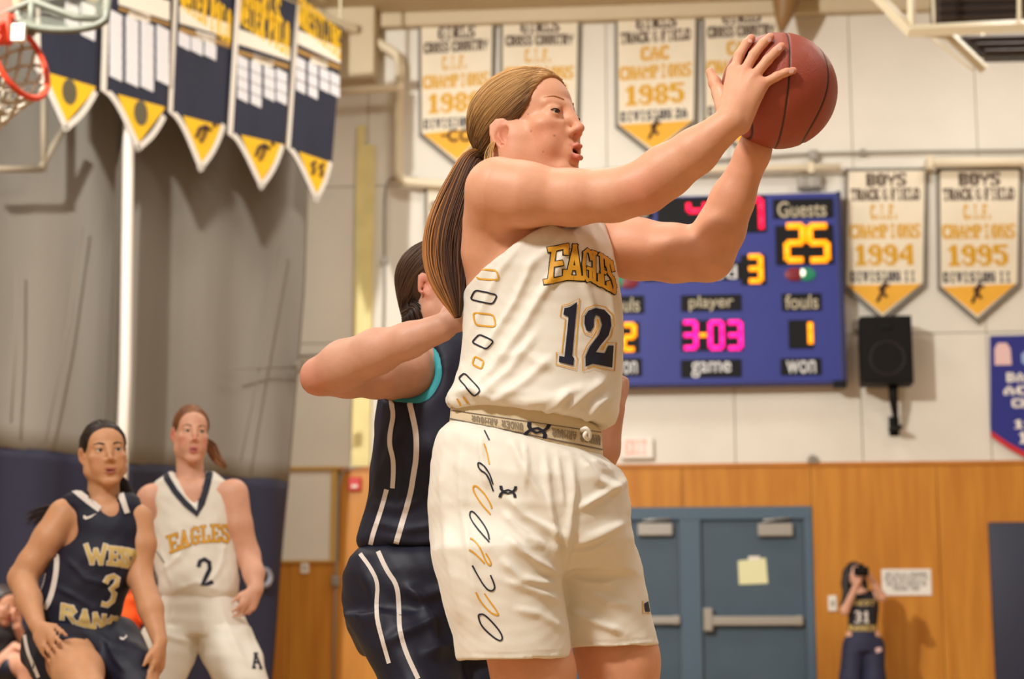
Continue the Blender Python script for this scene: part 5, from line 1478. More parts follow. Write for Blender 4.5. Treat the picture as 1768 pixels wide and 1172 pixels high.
# torso, legs
fl.loft(rings([(345, 838, 1022, .0, .085), (400, 806, 1035, -.005, .10), (480, 803, 1055, -.01, .12), (580, 808, 1062, -.01, .12), (680, 800, 1050, -.01, .115), (740, 800, 1005, -.01, .11), (800, 790, 1010, -.01, .11), (900, 780, 1040, -.01, .11)]), 0.0)
fl.ell(J(930, 345, 0.0), (px_(98), .085, px_(48)), None, 0.03)
fl.cap(J(886, 345, 0.0), J(900, 250, -0.01), .064, .056, 0.03)
fl.chain([J(862, 880, -.035), J(900, 1080, -.06), J(921, 1160, -.07), J(926, 1280, -.07), J(930, 1400, -.05), J(932, 1530, -.03)], [px_(80), px_(66), px_(65), px_(56), px_(52), px_(34)], 0.03)
fl.chain([J(985, 880, .06), J(1040, 1050, .06), J(1068, 1140, .06), J(1080, 1270, .06), J(1085, 1390, .09), J(1090, 1515, .12)], [px_(76), px_(66), px_(66), px_(55), px_(50), px_(33)], 0.03)
sculpt_head(fl, HD, mouth=0.8, ear=-2.2, earf=-.4, es=1.12, purse=0.65, eye=EY12, lid=.36)
# near arm
fl.chain([J(861, 330, -.13), J(905, 336, -.15), J(990, 341, -.17), J(1060, 337, -.19), J(1112, 323, -.205)], [px_(58), px_(52), px_(44), px_(41), px_(42)], 0.025)
fl.chain([J(1112, 323, -.205), J(1150, 296, -.22), J(1200, 262, -.245), J(1259, 213, -.275)], [px_(42), px_(42), px_(36), px_(26.5)], 0.02)
fl.cap(J(842, 385, -.08), J(838, 430, -.06), px_(42), px_(38), 0.04)
# far arm
fl.chain([J(1010, 412, .06), J(1100, 430, .03), J(1165, 437, .0), J(1222, 441, -.02)], [px_(54), px_(51), px_(48), px_(43)], 0.025)
fl.chain([J(1222, 441, -.02), J(1244, 395, -.04), J(1264, 345, -.06), J(1300, 265, -.10), J(1308, 244, -.105)], [px_(43), px_(41), px_(36), px_(27), px_(26)], 0.02)
# near hand on the ball
def fing(pts, r0, r1, k=0.004):
    n = len(pts); fl.chain(pts, [r0 + (r1 - r0) * i / (n - 1) for i in range(n)], k)
FR = 0.0112
pw = J(1262, 209, -.272)
kn = [ballpt(1268, 122, .017), ballpt(1285, 124, .018), ballpt(1302, 132, .017), ballpt(1314, 147, .014)]
pm = ballpt(1276, 165, .020)
for i, q in enumerate(kn):
    fl.cap(pw, q, .021, .0135, 0.010)
fl.cap(J(1258, 196, -.272), kn[0], .019, .013, 0.012); fl.cap(J(1282, 216, -.268), kn[3], .017, .012, 0.012)
fl.ell(pm, (.030, .017, .036), None, 0.012)
fing([kn[0], ballpt(1276, 96, .012), ballpt(1288, 76, .0095), ballpt(1297, 66, .009)], FR, .0092)
fing([kn[1], ballpt(1301, 95, .012), ballpt(1317, 75, .009), ballpt(1330, 64, .009)], FR, .0092)
fing([kn[2], ballpt(1325, 104, .011), ballpt(1339, 90, .008), ballpt(1349, 80, .008)], FR, .009)
fing([kn[3], ballpt(1341, 132, .010), ballpt(1357, 125, .008), ballpt(1370, 122, .007)], FR * .92, .0078)
th0 = J(1251, 190, -.258); th1 = ballpt(1244, 158, .012) + np.array([0, .015, 0]); th2 = th1 + (J(1237, 137, 0) - J(1244, 158, 0)) + np.array([0, .012, 0]); th3 = th2 + (J(1230, 117, 0) - J(1237, 137, 0)) + np.array([0, .008, 0])
fing([th0, th1, th2, th3], .018, .0095, 0.008)
# far hand under and behind the ball
def ballfar(px, py, off):
    d = ray(px, py); d = d / np.linalg.norm(d); t = np.dot(BC - CAM, d); m = CAM + d * t; e = np.linalg.norm(m - BC); R = BR + off
    return CAM + d * (t + math.sqrt(max(R * R - e * e, 0)))
wq = J(1308, 240, -.105)
k2 = [ballfar(1300, 165, .016), ballfar(1325, 158, .016), ballfar(1350, 165, .016), ballfar(1372, 178, .015)]
fl.cap(wq, ballfar(1330, 205, .022), .024, .026, 0.015)
for q in k2: fl.cap(ballfar(1330, 205, .020), q, .022, .014, .010)
for q, mids in zip(k2, ([(1297, 120), (1299, 95)], [(1335, 110), (1345, 80)], [(1385, 130), (1410, 110)], [(1405, 172), (1430, 169)])):
    fing([q] + [ballfar(a, b, .010) for a, b in mids], FR, .0075)
fl.cap(ballfar(1430, 169, .010), ballpt(1442, 166, .004) + np.array([-.002, .022, 0]), .0080, .0068, .004)
fing([ballfar(1345, 215, .016), ballfar(1385, 222, .012), ballfar(1412, 205, .010)], .014, .008, .006)
V, F = fl.mesh(2)
col = skin_tint(V, SK12, HD, lip=(208, 126, 108), blush=(222, 130, 104), mouth=0.8, blush_k=0.36, ear=-2.2)
def tintzone(col, V, c, r, rgb, k):
    d = np.linalg.norm(V - c, axis=1) / r; m = (np.clip(1 - d, 0, 1) * k)[:, None]
    return col * (1 - m) + L3(rgb)[None] * m
for kk in kn: col = tintzone(col, V, kk, .02, (226, 140, 122), .7)
for tp_ in ((1297, 66), (1330, 64), (1349, 80), (1370, 122)): col = tintzone(col, V, ballpt(*tp_, .009), .018, (232, 138, 118), .7)
col = tintzone(col, V, J(1115, 335, -.24), .07, (218, 132, 108), .6)
for sp, rr in (((957, 234), .0022), ((917, 226), .0018), ((912, 197), .0016), ((938, 262), .0014)):   # freckles
    hit = BVHTree.FromPolygons([Vector(v) for v in V[:]], [tuple(f) for f in F]) if sp == (957, 234) else hit
    q = hit.ray_cast(Vector(CAM), Vector(ray(*sp)).normalized())[0]
    if q is not None: col = tintzone(col, V, np.array(q), rr * 1.6, (120, 66, 46), .9)
body12 = np_object('body', V, F, M_SKIN, pl, O12, col)
add_eyes(HD, pl, O12, nrm(np.array([0.80, -0.58, -0.06])), iris=(84, 60, 44), eye=EY12)
brow_lash(HD, hit, pl, O12, mat('light_brow_hair', (190, 136, 98), rough=.8), raise_=0.6, thick=.26, eye=EY12, lid=.36)
# fingernails of the near hand
for tp_, dr in (((1295, 70), (9, -12)), ((1328, 68), (11, -12)), ((1346, 83), (10, -9)), ((1366, 123), (14, -4))):
    d_ = Vector(ray(*tp_)).normalized(); q = hit.ray_cast(Vector(CAM), d_)
    if q[0] is None: continue
    n_ = np.array(q[1]); n_ = n_ if np.dot(n_, np.array(d_)) < 0 else -n_; ax1 = P(tp_[0] + dr[0], tp_[1] + dr[1], float(q[0][1])) - P(tp_[0], tp_[1], float(q[0][1])); ax1 = nrm(ax1 - n_ * np.dot(ax1, n_)); ax2 = np.cross(n_, ax1)
    c_ = np.array(q[0]); mb = MB(); vs = [tuple(c_ + n_ * .0009 - O12)] + [tuple(c_ + ax1 * .0062 * math.cos(a) + ax2 * .0046 * math.sin(a) + n_ * .0001 - O12) for a in np.linspace(0, 2 * math.pi, 17)[:-1]]
    mb.add(vs, [(0, 1 + k, 1 + (k + 1) % 16) for k in range(16)]); mb.build('fingernail', mat('nail', (238, 186, 172), rough=.25), pl, True)
# inside of the mouth: teeth row
mb = MB(); mb.tube([HD.p(a, 8.35 - .10 * a * a, -6.25) - O12 for a in np.linspace(-1.3, 1.3, 9)], 0.0026, 8); mb.build('teeth', M_TEETH, pl, True)

# hair
TIE = HD.p(0.2, -10.6, -2.2)
hf = hair_cap(HD, vol=0.8, cell=0.0042, back=0.4, ear=-2.2, earf=-.4)
Vh, Fh = hf.mesh(2)
ql = HD.loc(Vh)
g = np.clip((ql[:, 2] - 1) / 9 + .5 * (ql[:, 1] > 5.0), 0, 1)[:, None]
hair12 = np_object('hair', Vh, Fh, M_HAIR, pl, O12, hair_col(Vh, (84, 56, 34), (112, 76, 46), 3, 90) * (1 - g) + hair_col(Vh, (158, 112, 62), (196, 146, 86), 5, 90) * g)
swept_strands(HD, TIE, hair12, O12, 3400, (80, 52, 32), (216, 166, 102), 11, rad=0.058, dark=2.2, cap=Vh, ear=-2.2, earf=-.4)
# ponytail: a bundle of locks falling behind the shoulder
def ponytail(name_parent, O, spine, n, rad, seed, ca, cb, side=None, lockr=0.0016):
    r = np.random.RandomState(seed); sp = np.array([s_[0] for s_ in spine]); wd = np.array([s_[1] for s_ in spine]); dp = np.array([s_[2] for s_ in spine])
    tt = np.linspace(0, 1, len(sp)); t = np.linspace(0, 1, 22)
    def cub(a):
        out = np.stack([np.interp(t, tt, a[:, k]) for k in range(a.shape[1])], 1)
        for _ in range(3): out[1:-1] = (out[:-2] + 2 * out[1:-1] + out[2:]) / 4
        return out
    c = cub(sp); w = cub(wd[:, None])[:, 0]; d = cub(dp[:, None])[:, 0]
    T = np.gradient(c, axis=0); T /= np.linalg.norm(T, axis=1)[:, None]; Xd = np.cross(T, np.array([0, 1.0, 0])); Xd /= np.linalg.norm(Xd, axis=1)[:, None]
    Xd[Xd[:, 0] < 0] *= -1
    paths = []; rads = []; cols = []
    for i in range(n):
        a = r.uniform(0, 2 * math.pi); q = math.sqrt(r.uniform(0.25, 1)); cx = math.cos(a) * q; cy = math.sin(a) * q
        e = int(22 * r.uniform(.72, 1.0)) if r.rand() < .6 else 22
        wob = 0.06 * np.sin(t * r.uniform(3, 9) + r.uniform(0, 6))
        p = c + Xd * (w * (cx + wob))[:, None] + np.array([0, 1.0, 0]) * (d * cy)[:, None]
        paths.append(p[:max(e, 10)]); rads.append(lockr * r.uniform(.6, 1.5))
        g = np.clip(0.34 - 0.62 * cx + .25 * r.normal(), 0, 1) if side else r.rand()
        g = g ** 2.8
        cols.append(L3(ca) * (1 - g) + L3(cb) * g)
    return strands(paths, rads, cols, 'ponytail', name_parent, O, 5)
tp = TIE
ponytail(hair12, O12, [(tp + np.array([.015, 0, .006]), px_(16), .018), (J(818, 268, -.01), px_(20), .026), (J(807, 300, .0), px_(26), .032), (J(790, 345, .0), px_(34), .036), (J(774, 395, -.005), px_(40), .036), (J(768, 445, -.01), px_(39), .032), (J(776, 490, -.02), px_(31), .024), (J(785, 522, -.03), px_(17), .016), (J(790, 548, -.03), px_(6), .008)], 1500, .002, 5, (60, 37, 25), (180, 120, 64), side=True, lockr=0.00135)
mb = MB(); mb.tube([tp + np.array([0.012 * math.cos(a) * .3, .019 * math.sin(a), .019 * math.cos(a)]) - O12 for a in np.linspace(0, 2 * math.pi, 17)], .005, 8, cap=False); mb.build('hair_tie', M_BLACK, hair12, True)
# loose locks behind the ear
lk = []
for i in range(26):
    a = HD.p(-7.2 + .1 * random.random(), -2.2 - random.random() * 1.2, -2.0 - random.random() * 1.5); e = J(842 + random.uniform(-6, 10), 292 + random.uniform(-8, 8), -.10)
    m = (a + e) / 2 + np.array([-.012 - .01 * random.random(), -.012, 0]); t = np.linspace(0, 1, 12)[:, None]
    lk.append((1 - t) ** 2 * a + 2 * t * (1 - t) * m + t * t * e)
strands(lk, [0.0013] * len(lk), [L3((196, 150, 92)) if i % 3 else L3((120, 84, 52)) for i in range(len(lk))], 'loose_locks', hair12, O12, 4)

# jersey
M_JW = mat('white_jersey', (236, 230, 217), rough=0.62, sheen=0.25, bump=0.05, bscale=420)
M_JPN = mat('print_navy', (26, 28, 46), rough=0.6)
M_JPG = mat('print_gold', (226, 166, 48), rough=0.55)
M_JPB = mat('print_black', (30, 26, 26), rough=0.6)
fx12 = [(J(760, 700)[0], J(1090, 700)[0], 0.0045)]
fj = Field((J(740, 700)[0], Y0 - .25, J(900, 780)[2]), (J(1110, 700)[0], Y0 + .25, J(900, 320)[2]), 0.0040)
fj.loft(rings([(352, 858, 1018, .01, .098), (385, 818, 1043, .0, .118), (430, 799, 1058, -.008, .134), (480, 797, 1068, -.01, .142), (530, 799, 1074, -.01, .142), (580, 799, 1077, -.01, .142), (630, 793, 1076, -.01, .145), (670, 781, 1073, -.012, .150, -.04), (698, 769, 1068, -.015, .155, -.10), (712, 770, 1062, -.015, .152, -.13), (721, 782, 1050, -.015, .142, -.135)]), 0.002)
# near armhole
zt, zb_ = J(900, 300)[2], J(900, 520)[2]
a0, a1 = J(790, 494, -.1), J(924, 402, -.1); dd = a1 - a0; nn = nrm(np.cross(dd, np.array([0, 1.0, 0]))); 
if nn[2] < 0: nn = -nn
fj.half(a0, nn, (J(740, 0)[0], Y0 - .3, zb_), (J(926, 0)[0], Y0 + .02, zt), 0.01)
fj.cap(J(905, 345, -.12), J(960, 338, -.16), .055, .05, 0.008, 'sub')
# far armhole and neck
fj.cap(J(1046, 418, .07), J(1110, 432, .05), px_(50), px_(54), 0.008, 'sub')
fj.cap(J(893, 330, -.01), J(985, 372, -.13), .060, .030, 0.006, 'sub')
V, F = fj.mesh(2); N = vnormals(V, F)
folds12 = [
 ([(800, 690), (850, 640), (905, 560), (950, 480)], 9, .006), ([(812, 640), (850, 585), (890, 520), (925, 440)], 7, .005), ([(820, 690), (880, 640), (930, 570)], 8, .005),
 ([(805, 600), (830, 540), (862, 470), (900, 420)], 7, .004), ([(840, 700), (905, 660), (960, 610)], 8, .004), ([(930, 520), (960, 470), (985, 410)], 8, .004),
 ([(1000, 470), (1020, 520), (1036, 600)], 8, .0035), ([(1040, 440), (1056, 520), (1062, 600)], 6, .003), ([(880, 700), (960, 690), (1030, 660)], 10, .005),
 ([(960, 720), (1000, 690), (1050, 650)], 8, .006), ([(1000, 735), (1030, 700), (1056, 680)], 7, .006), ([(930, 715), (960, 700), (985, 672)], 7, .005),
 ([(785, 680), (815, 672), (850, 690)], 7, .006), ([(772, 690), (800, 700), (840, 705)], 6, .006), ([(850, 620), (905, 610), (960, 640)], 9, .003),
 ([(985, 395), (1000, 430), (1004, 470)], 6, .003), ([(1015, 395), (1030, 425), (1040, 470)], 6, .003), ([(900, 470), (950, 430), (975, 395)], 8, .003)]
V = folds_px(V, N, [(a_, b_, c_ * 1.5) for a_, b_, c_ in folds12]); N = vnormals(V, F); V = soft_noise(V, N, .0012, 40, 4)
jersey12 = np_object('jersey', V, F, M_JW, pl, O12)
# waistband and shorts
M_BELT = mat('waistband', (226, 210, 178), rough=0.6, bump=0.08, bscale=300)
fb = Field((J(740, 700)[0], Y0 - .22, J(900, 830)[2]), (J(1100, 700)[0], Y0 + .22, J(900, 660)[2]), 0.006)
fb.loft(rings([(712, 779, 1038, -.012, .126, -.17), (766, 775, 1042, -.012, .130, -.28)]), 0.0)
V, F = fb.mesh(1); belt12 = np_object('waistband', V, F, M_BELT, pl, O12)
fs = Field((J(715, 700)[0], Y0 - .27, J(900, 1175)[2]), (J(1165, 700)[0], Y0 + .27, J(900, 690)[2]), 0.0043)
fs.loft(rings([(761, 781, 1036, -.012, .118, -.30), (771, 771, 1050, -.012, .134, -.28), (790, 757, 1070, -.012, .145, -.19), (830, 743, 1080, -.012, .158, -.08), (880, 738, 1087, -.012, .162, -.03), (930, 741, 1096, -.012, .150), (985, 752, 1090, -.012, .10)]), 0.002)
fs.loft(rings([(880, 778, 985, -.05, .10), (950, 747, 988, -.07, .125), (1000, 755, 972, -.07, .125), (1050, 766, 977, -.07, .122), (1100, 781, 984, -.07, .12), (1138, 789, 987, -.07, .12, .02)]), 0.022)
fs.loft(rings([(880, 900, 1050, .04, .08), (950, 905, 1102, .06, .115), (1000, 925, 1112, .06, .115), (1050, 940, 1123, .06, .115), (1100, 950, 1134, .06, .112), (1117, 955, 1138, .06, .112, .03)]), 0.022)
fs.loft(rings([(1120, 800, 976, -.07, .108), (1142, 800, 976, -.07, .108)]), 0.0, 'sub'); fs.loft(rings([(1098, 966, 1126, .06, .10), (1122, 966, 1126, .06, .10)]), 0.0, 'sub')
V, F = fs.mesh(2); N = vnormals(V, F)
foldsS = [
 ([(800, 740), (795, 800), (800, 880), (815, 980), (830, 1080)], 9, .004), ([(770, 760), (765, 840), (772, 940), (800, 1090)], 10, .004), ([(830, 745), (832, 790), (845, 850)], 6, .004),
 ([(880, 752), (900, 800), (935, 860), (965, 930)], 9, .006), ([(940, 775), (945, 830), (955, 900), (962, 990)], 7, .005), ([(985, 785), (990, 850), (980, 930), (965, 1000)], 8, .006),
 ([(870, 850), (905, 890), (950, 915), (985, 935)], 9, .006), ([(865, 880), (910, 930), (945, 945)], 8, .005), ([(870, 925), (905, 955), (950, 985), (965, 1000)], 8, .007),
 ([(860, 960), (900, 1000), (965, 1010)], 9, .006), ([(865, 1000), (920, 1020), (975, 1040)], 8, .004), ([(880, 1050), (930, 1060), (980, 1090)], 8, .003),
 ([(1000, 790), (1030, 830), (1075, 850)], 9, .006), ([(995, 880), (1030, 860), (1080, 830)], 8, .006), ([(985, 940), (1030, 925), (1085, 900)], 9, .006), ([(980, 955), (1010, 950), (1060, 935)], 6, .004),
 ([(970, 990), (1010, 1005), (1060, 1010)], 8, .005), ([(975, 1045), (1020, 1070), (1080, 1095)], 8, .006), ([(1000, 1010), (1050, 1040), (1090, 1045)], 7, .003), ([(1070, 800), (1082, 850), (1090, 900)], 6, .004),
 ([(905, 760), (910, 800), (905, 850)], 5, .003), ([(960, 780), (968, 830), (975, 880)], 5, .003), ([(1020, 790), (1040, 810), (1060, 815)], 5, .003),
 ([(795, 1128), (880, 1131), (985, 1125)], 2.5, -.0012), ([(985, 1106), (1060, 1111), (1136, 1101)], 2.5, -.0012)]
V = folds_px(V, N, [(a_, b_ * .85, c_ * 1.6) for a_, b_, c_ in foldsS]); N = vnormals(V, F); V = soft_noise(V, N, .0015, 30, 9)
shorts12 = np_object('shorts', V, F, M_JW, pl, O12)

# prints on the jersey
bj = bvh_of([jersey12]); bs = bvh_of([shorts12]); bb_ = bvh_of([belt12])
EQ = [('E', ((947, 427), (980, 421), (939, 492), (978, 484))), ('A', ((979, 423), (1006, 423), (974, 482), (1006, 484))), ('G', ((1005, 427), (1022, 432), (1005, 484), (1022, 490))),
      ('L', ((1021, 431), (1035, 436), (1021, 488), (1036, 497))), ('E', ((1034, 435), (1046, 443), (1036, 495), (1051, 504))), ('S', ((1045, 442), (1057, 452), (1050, 502), (1064, 512)))]
pb = []; pg = []
for ch, qd in EQ:
    print_on(bj, slab_polys(ch, qd, 11.5 if ch in 'EA' and qd[0][0] < 1000 else 8.5), 'letter_outline', M_JPB, jersey12, lift=.0012)
    print_on(bj, slab_polys(ch, qd, 8 if ch in 'EA' and qd[0][0] < 1000 else 5.5), 'letter', M_JPG, jersey12, lift=.0022)
cr = lambda lst: [(700 + x / 2.791, 360 + y / 2.791) for x, y in lst]
one = cr([(765, 480), (790, 475), (826, 452), (802, 710), (812, 722), (808, 757), (738, 740), (740, 710), (765, 715), (785, 522), (760, 512)])
two = cr([(860, 555), (862, 520), (880, 492), (915, 480), (955, 488), (985, 518), (990, 565), (975, 612), (940, 655), (915, 692), (958, 697), (975, 660), (1000, 660), (993, 766), (900, 748), (866, 762), (865, 715), (885, 668), (930, 608), (945, 560), (935, 522), (915, 514), (908, 535), (906, 570), (890, 595), (870, 588)])
for dg in (one, two): print_on(bj, [dg], 'number', M_JPN, jersey12, lift=.002)
def grow(poly, d):
    p = [np.array(a) for a in poly]; n = len(p); ar = sum(p[i][0] * p[(i + 1) % n][1] - p[(i + 1) % n][0] * p[i][1] for i in range(n)); out = []
    for i in range(n):
        e0 = nrm(p[i] - p[i - 1]); e1 = nrm(p[(i + 1) % n] - p[i]); n0 = np.array([e0[1], -e0[0]]); n1 = np.array([e1[1], -e1[0]]); m = n0 + n1; m = m / max(1 + n0 @ n1, .55)
        out.append(tuple(p[i] + m * d * (1 if ar > 0 else -1)))
    return out
for dg in (one, two): print_on(bj, line_polys(grow(dg, 5), 1.8, True), 'number_outline', M_JPG, jersey12, lift=.0018)
# looped side pattern, gold and navy in turn
def loop(cx, cy, ln, wd_, ang, sk=0.0):
    pts = []
    for a in np.linspace(0, 2 * math.pi, 17)[:-1]:
        x = math.copysign(abs(math.cos(a)) ** .35, math.cos(a)) * ln / 2; y = math.copysign(abs(math.sin(a)) ** .45, math.sin(a)) * wd_ / 2
        pts.append((cx + x * math.cos(ang) - y * math.sin(ang) + sk * y, cy + x * math.sin(ang) + y * math.cos(ang)))
    return pts
gold_l = [loop(841, 474, 38, 17, .06, .25), loop(837, 552, 36, 22, .1, .3), loop(826, 626, 18, 16, .5, .2)]
navy_l = [loop(836, 513, 40, 17, .22, -.3), loop(834, 590, 28, 16, .45, -.4), loop(811, 664, 42, 15, .85)]
for l in gold_l: print_on(bj, line_polys(l, 2.8, True), 'side_loop', M_JPG, jersey12, lift=.0015)
for l in ([(800, 684), (812, 700)], [(790, 688), (796, 700)]): print_on(bj, line_polys(l, 3.2), 'side_loop', M_JPG, jersey12, lift=.0015)
for l in navy_l: print_on(bj, line_polys(l, 2.8, True), 'side_loop', M_JPN, jersey12, lift=.0015)
cs = lambda lst: [(700 + x / 2.381, 680 + y / 2.382) for x, y in lst]
navs = [cs([(325, 150), (345, 190)]), cs([(362, 400), (335, 330), (305, 310), (297, 285), (310, 282), (345, 325), (360, 372)]), cs([(345, 610), (300, 560), (265, 510), (265, 485), (280, 482), (318, 530), (340, 570), (345, 600)]), cs([(275, 705), (290, 735), (330, 800), (355, 812), (368, 800), (365, 780), (350, 745)])]
navc = [cs([(300, 912), (305, 905), (325, 905), (365, 945), (395, 985), (400, 1010), (385, 1016), (350, 990), (310, 950)])]
gols = [cs([(322, 205), (335, 240), (345, 290)]), cs([(350, 495), (310, 450), (280, 400), (278, 378), (295, 378), (325, 410)]), cs([(325, 410), (350, 450), (355, 470)]), cs([(265, 595), (280, 600), (310, 635), (330, 690), (350, 708), (352, 690), (330, 655)]), cs([(262, 640), (285, 655), (325, 695)]), cs([(290, 815), (305, 850), (350, 900), (385, 912), (375, 890), (345, 850), (325, 820)])]
for l in navs: print_on(bs, line_polys(chaikin(l), 2.8), 'side_loop', M_JPN, shorts12, lift=.0015)
for l in navc: print_on(bs, line_polys(chaikin(l, True), 2.8, True), 'side_loop', M_JPN, shorts12, lift=.0015)
for l in gols: print_on(bs, line_polys(chaikin(l), 2.8), 'side_loop', M_JPG, shorts12, lift=.0015)
# small emblem on the hip: two facing arcs crossing (an H-like mark)
def ua(cx, cy, w, h, rot=0.0):
    polys = []
    def tr(x, y): return (cx + (x * math.cos(rot) - y * math.sin(rot)) * w, cy + (x * math.sin(rot) + y * math.cos(rot)) * h)
    up = [(-.5, -.5), (-.33, -.5), (-.30, -.25), (-.18, -.02), (0, .08), (.18, -.02), (.30, -.25), (.33, -.5), (.5, -.5), (.46, -.2), (.30, .08), (0, .24), (-.30, .08), (-.46, -.2)]
    polys.append([tr(x, y) for x, y in up]); polys.append([tr(x, -y) for x, y in up])
    return polys
print_on(bs, ua(877, 849, 31, 20, .06), 'emblem', M_JPN, shorts12, mx=4, lift=.0018)
print_on(bb_, ua(927, 743, 42, 25, .20), 'emblem', M_JPN, belt12, mx=4, lift=.0018)
print_on(bs, [[(1111, 1042), (1118, 1038), (1121, 1056), (1113, 1056)]], 'letter_patch', M_JPN, shorts12, mx=4, lift=.002)
print_on(bs, line_polys([(1109, 1037), (1109, 1059), (1124, 1059)], 1.6), 'letter_patch_outline', M_JPG, shorts12, mx=4, lift=.0018)
# waistband lines and its lettering (worn upside down)
def bl_line(off): return [(777 + k * 13.2, 711 + off + k * 3.15 * (1 - .1 * (k < 6))) for k in range(21)]
def beltline(f):
    """row across the band: f = 0 top edge, 1 bottom edge"""
    out = []
    for k in range(27):
        x = 777 + k * 10.1; yt = 704 + (x - 775) * .135; yb = 725 + (x - 775) * .215; out.append((x, yt + (yb - yt) * f))
    return out
for f_, w_ in ((.16, 1.5), (.86, 2.2)): print_on(bb_, line_polys(beltline(f_), w_), 'band_stripe', mat('band_grey', (120, 108, 98)), belt12, mx=5, lift=.0012)
def belt_text(tx, x0, x1, m):
    if ' ' in tx:
        k = (x1 - x0) / len(tx); i = tx.index(' ')
        belt_text(tx[:i], x1 - k * i, x1, m); belt_text(tx[i + 1:], x0, x1 - k * (i + 1), m); return
    pol = []
    n = len(tx)
    for a, b, c, d in text_rects(tx, 0, 1, 0, 1, gap=1.0):
        qd = []
        for u, v in ((a, c), (b, c), (b, d), (a, d)):
            u2, v2 = 1 - u, 1 - v
            x = x0 + (x1 - x0) * u2; yt = 704 + (x - 775) * .135; yb = 725 + (x - 775) * .215; qd.append((x, yb + (yt - yb) * (.3 + .4 * v2)))
        pol.append(qd)
    return print_on(bb_, pol, 'lettering', m, belt12, mx=6, lift=.0014)
M_TAUPE = mat('taupe_print', (150, 136, 116))
belt_text('UNDER ARMOUR', 815, 903, M_TAUPE); belt_text('UNDER ARMOUR', 953, 1036, M_TAUPE)
# drawcord knot
mb = MB(); kq = [J(1004, 742, -.145), J(1012, 738, -.155), J(1019, 748, -.15), J(1016, 760, -.145), J(1008, 752, -.155), J(1014, 744, -.15)]
mb.tube(smooth_path([k_ - O12 for k_ in kq], 4, .4), .0042, 8); mb.build('drawcord', M_JW, belt12, True)
# collar
mb = MB(); cq = [J(978, 379, -.118), J(986, 384, -.122), J(994, 386, -.12), J(1000, 380, -.10)]
mb.tube([k_ - O12 for k_ in cq], .0075, 8); mb.build('collar', M_JPN, jersey12, True)
M_SHW = mat('shoe_white', (226, 222, 214), rough=0.5); M_SOLE = mat('shoe_sole', (60, 60, 66), rough=0.7)
shoe(pl, O12, J(932, 1530, -.03), (0.9, -.4, 0), M_SHW, M_SOLE); shoe(pl, O12, J(1090, 1515, .12), (0.95, -.3, 0), M_SHW, M_SOLE)

# ------------------------------------------------------------------ basketball
ball = thing('basketball', 'reddish brown leather basketball held up in the hands of player 12', 'ball', BC)
bm = bmesh.new(); bmesh.ops.create_icosphere(bm, subdivisions=7, radius=1.0)
Sx = nrm(np.array([.99, .03, -.08])); Sf = nrm(np.cross(Sx, np.array([0.0, 0.12, 1.0]))); Su = np.cross(Sf, Sx)
Vb = np.array([v.co[:] for v in bm.verts]); 
a = Vb @ Sx; b = Vb @ Sf; c = Vb @ Su
def seam(d, w=.018): return np.exp(-(d / w) ** 2)
g1 = seam(a); g2 = seam(c)                                  # two great circles
cc = np.abs(a) - (0.72 - 0.34 * (c ** 2)) 
g3 = seam(cc)
dep = np.clip(g1 + g2 * 0 + g3, 0, 1)
peb = 0
rad = BR * (1 - 0.014 * dep)
for v, r_ in zip(bm.verts, rad): v.co = Vector(np.array(v.co[:]) * r_)
me = bpy.data.meshes.new('leather'); bm.to_mesh(me); bm.free()
me.polygons.foreach_set('use_smooth', [True] * len(me.polygons))
k = np.clip(dep * 1.6 - .3, 0, 1)[:, None]
worn_sheen = np.clip((Vb @ nrm((.80, -.25, .50)) - .86) * 14, 0, 1)[:, None]  # upper right greyed: worn leather, with its sheen painted in
cl = (L3((158, 70, 52))[None] * (1 - worn_sheen * .35) + L3((176, 138, 112))[None] * worn_sheen * .35) * (1 - k) + L3((34, 22, 18))[None] * k
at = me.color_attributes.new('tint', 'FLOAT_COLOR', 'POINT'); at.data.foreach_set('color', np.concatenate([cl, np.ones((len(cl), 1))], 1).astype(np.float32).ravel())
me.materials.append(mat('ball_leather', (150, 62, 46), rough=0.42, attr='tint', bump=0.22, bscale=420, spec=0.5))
bo = bpy.data.objects.new('leather', me); COL.objects.link(bo); bo.parent = ball

# ================================================================== the other people
class Fig:
    def __init__(s, Y, z=1.0): s.Y = Y; s.s = ppm(Y, z)
    def J(s, px, py, w=0.0): return P(px, py, s.Y + w)
    def r(s, px): return px / s.s
    def rings(s, lst): return rings(lst, Yb=s.Y)
    def field(s, x0, y0, x1, y1, d0, d1, h, **k):
        a = s.J(x0, y1); b = s.J(x1, y0)
        return Field((a[0], s.Y + d0, max(a[2], 0.012)), (b[0], s.Y + d1, b[2]), h, **k)
def face_head(px, py, Yv, yaw, pitch, roll, k):
    """head whose eye line centre shows at the pixel"""
    y = math.radians(yaw); F = np.array([math.sin(y) * math.cos(pitch), -math.cos(y) * math.cos(pitch), math.sin(pitch)])
    S = np.array([math.cos(y), math.sin(y), 0]); U = np.cross(S, F) ; U = np.array([0, 0, 1.0]) + S * roll
    h = Head((0, 0, 0), F, U, k); h.c = P(px, py, Yv) - (h.p(0, 8.6, .5) - h.c); return h
def garment(fl, name, m, parent, O, fold=(), noise=.002, sc=22, seed=1, smooth=2):
    V, F = fl.mesh(smooth); N = vnormals(V, F)
    if fold: V = folds_px(V, N, fold); N = vnormals(V, F)
    V = soft_noise(V, N, noise, sc, seed)
    return np_object(name, V, F, m, parent, O)
M_NAVY = mat('navy_jersey', (20, 22, 42), rough=0.65, bump=0.04, bscale=300)
M_NAVY2 = mat('navy_shorts', (18, 20, 40), rough=0.55, bump=0.04, bscale=300)
M_STRIPE = mat('white_stripe', (222, 212, 204), rough=0.6)
M_TEAL = mat('teal_undershirt', (44, 150, 160), rough=0.6)
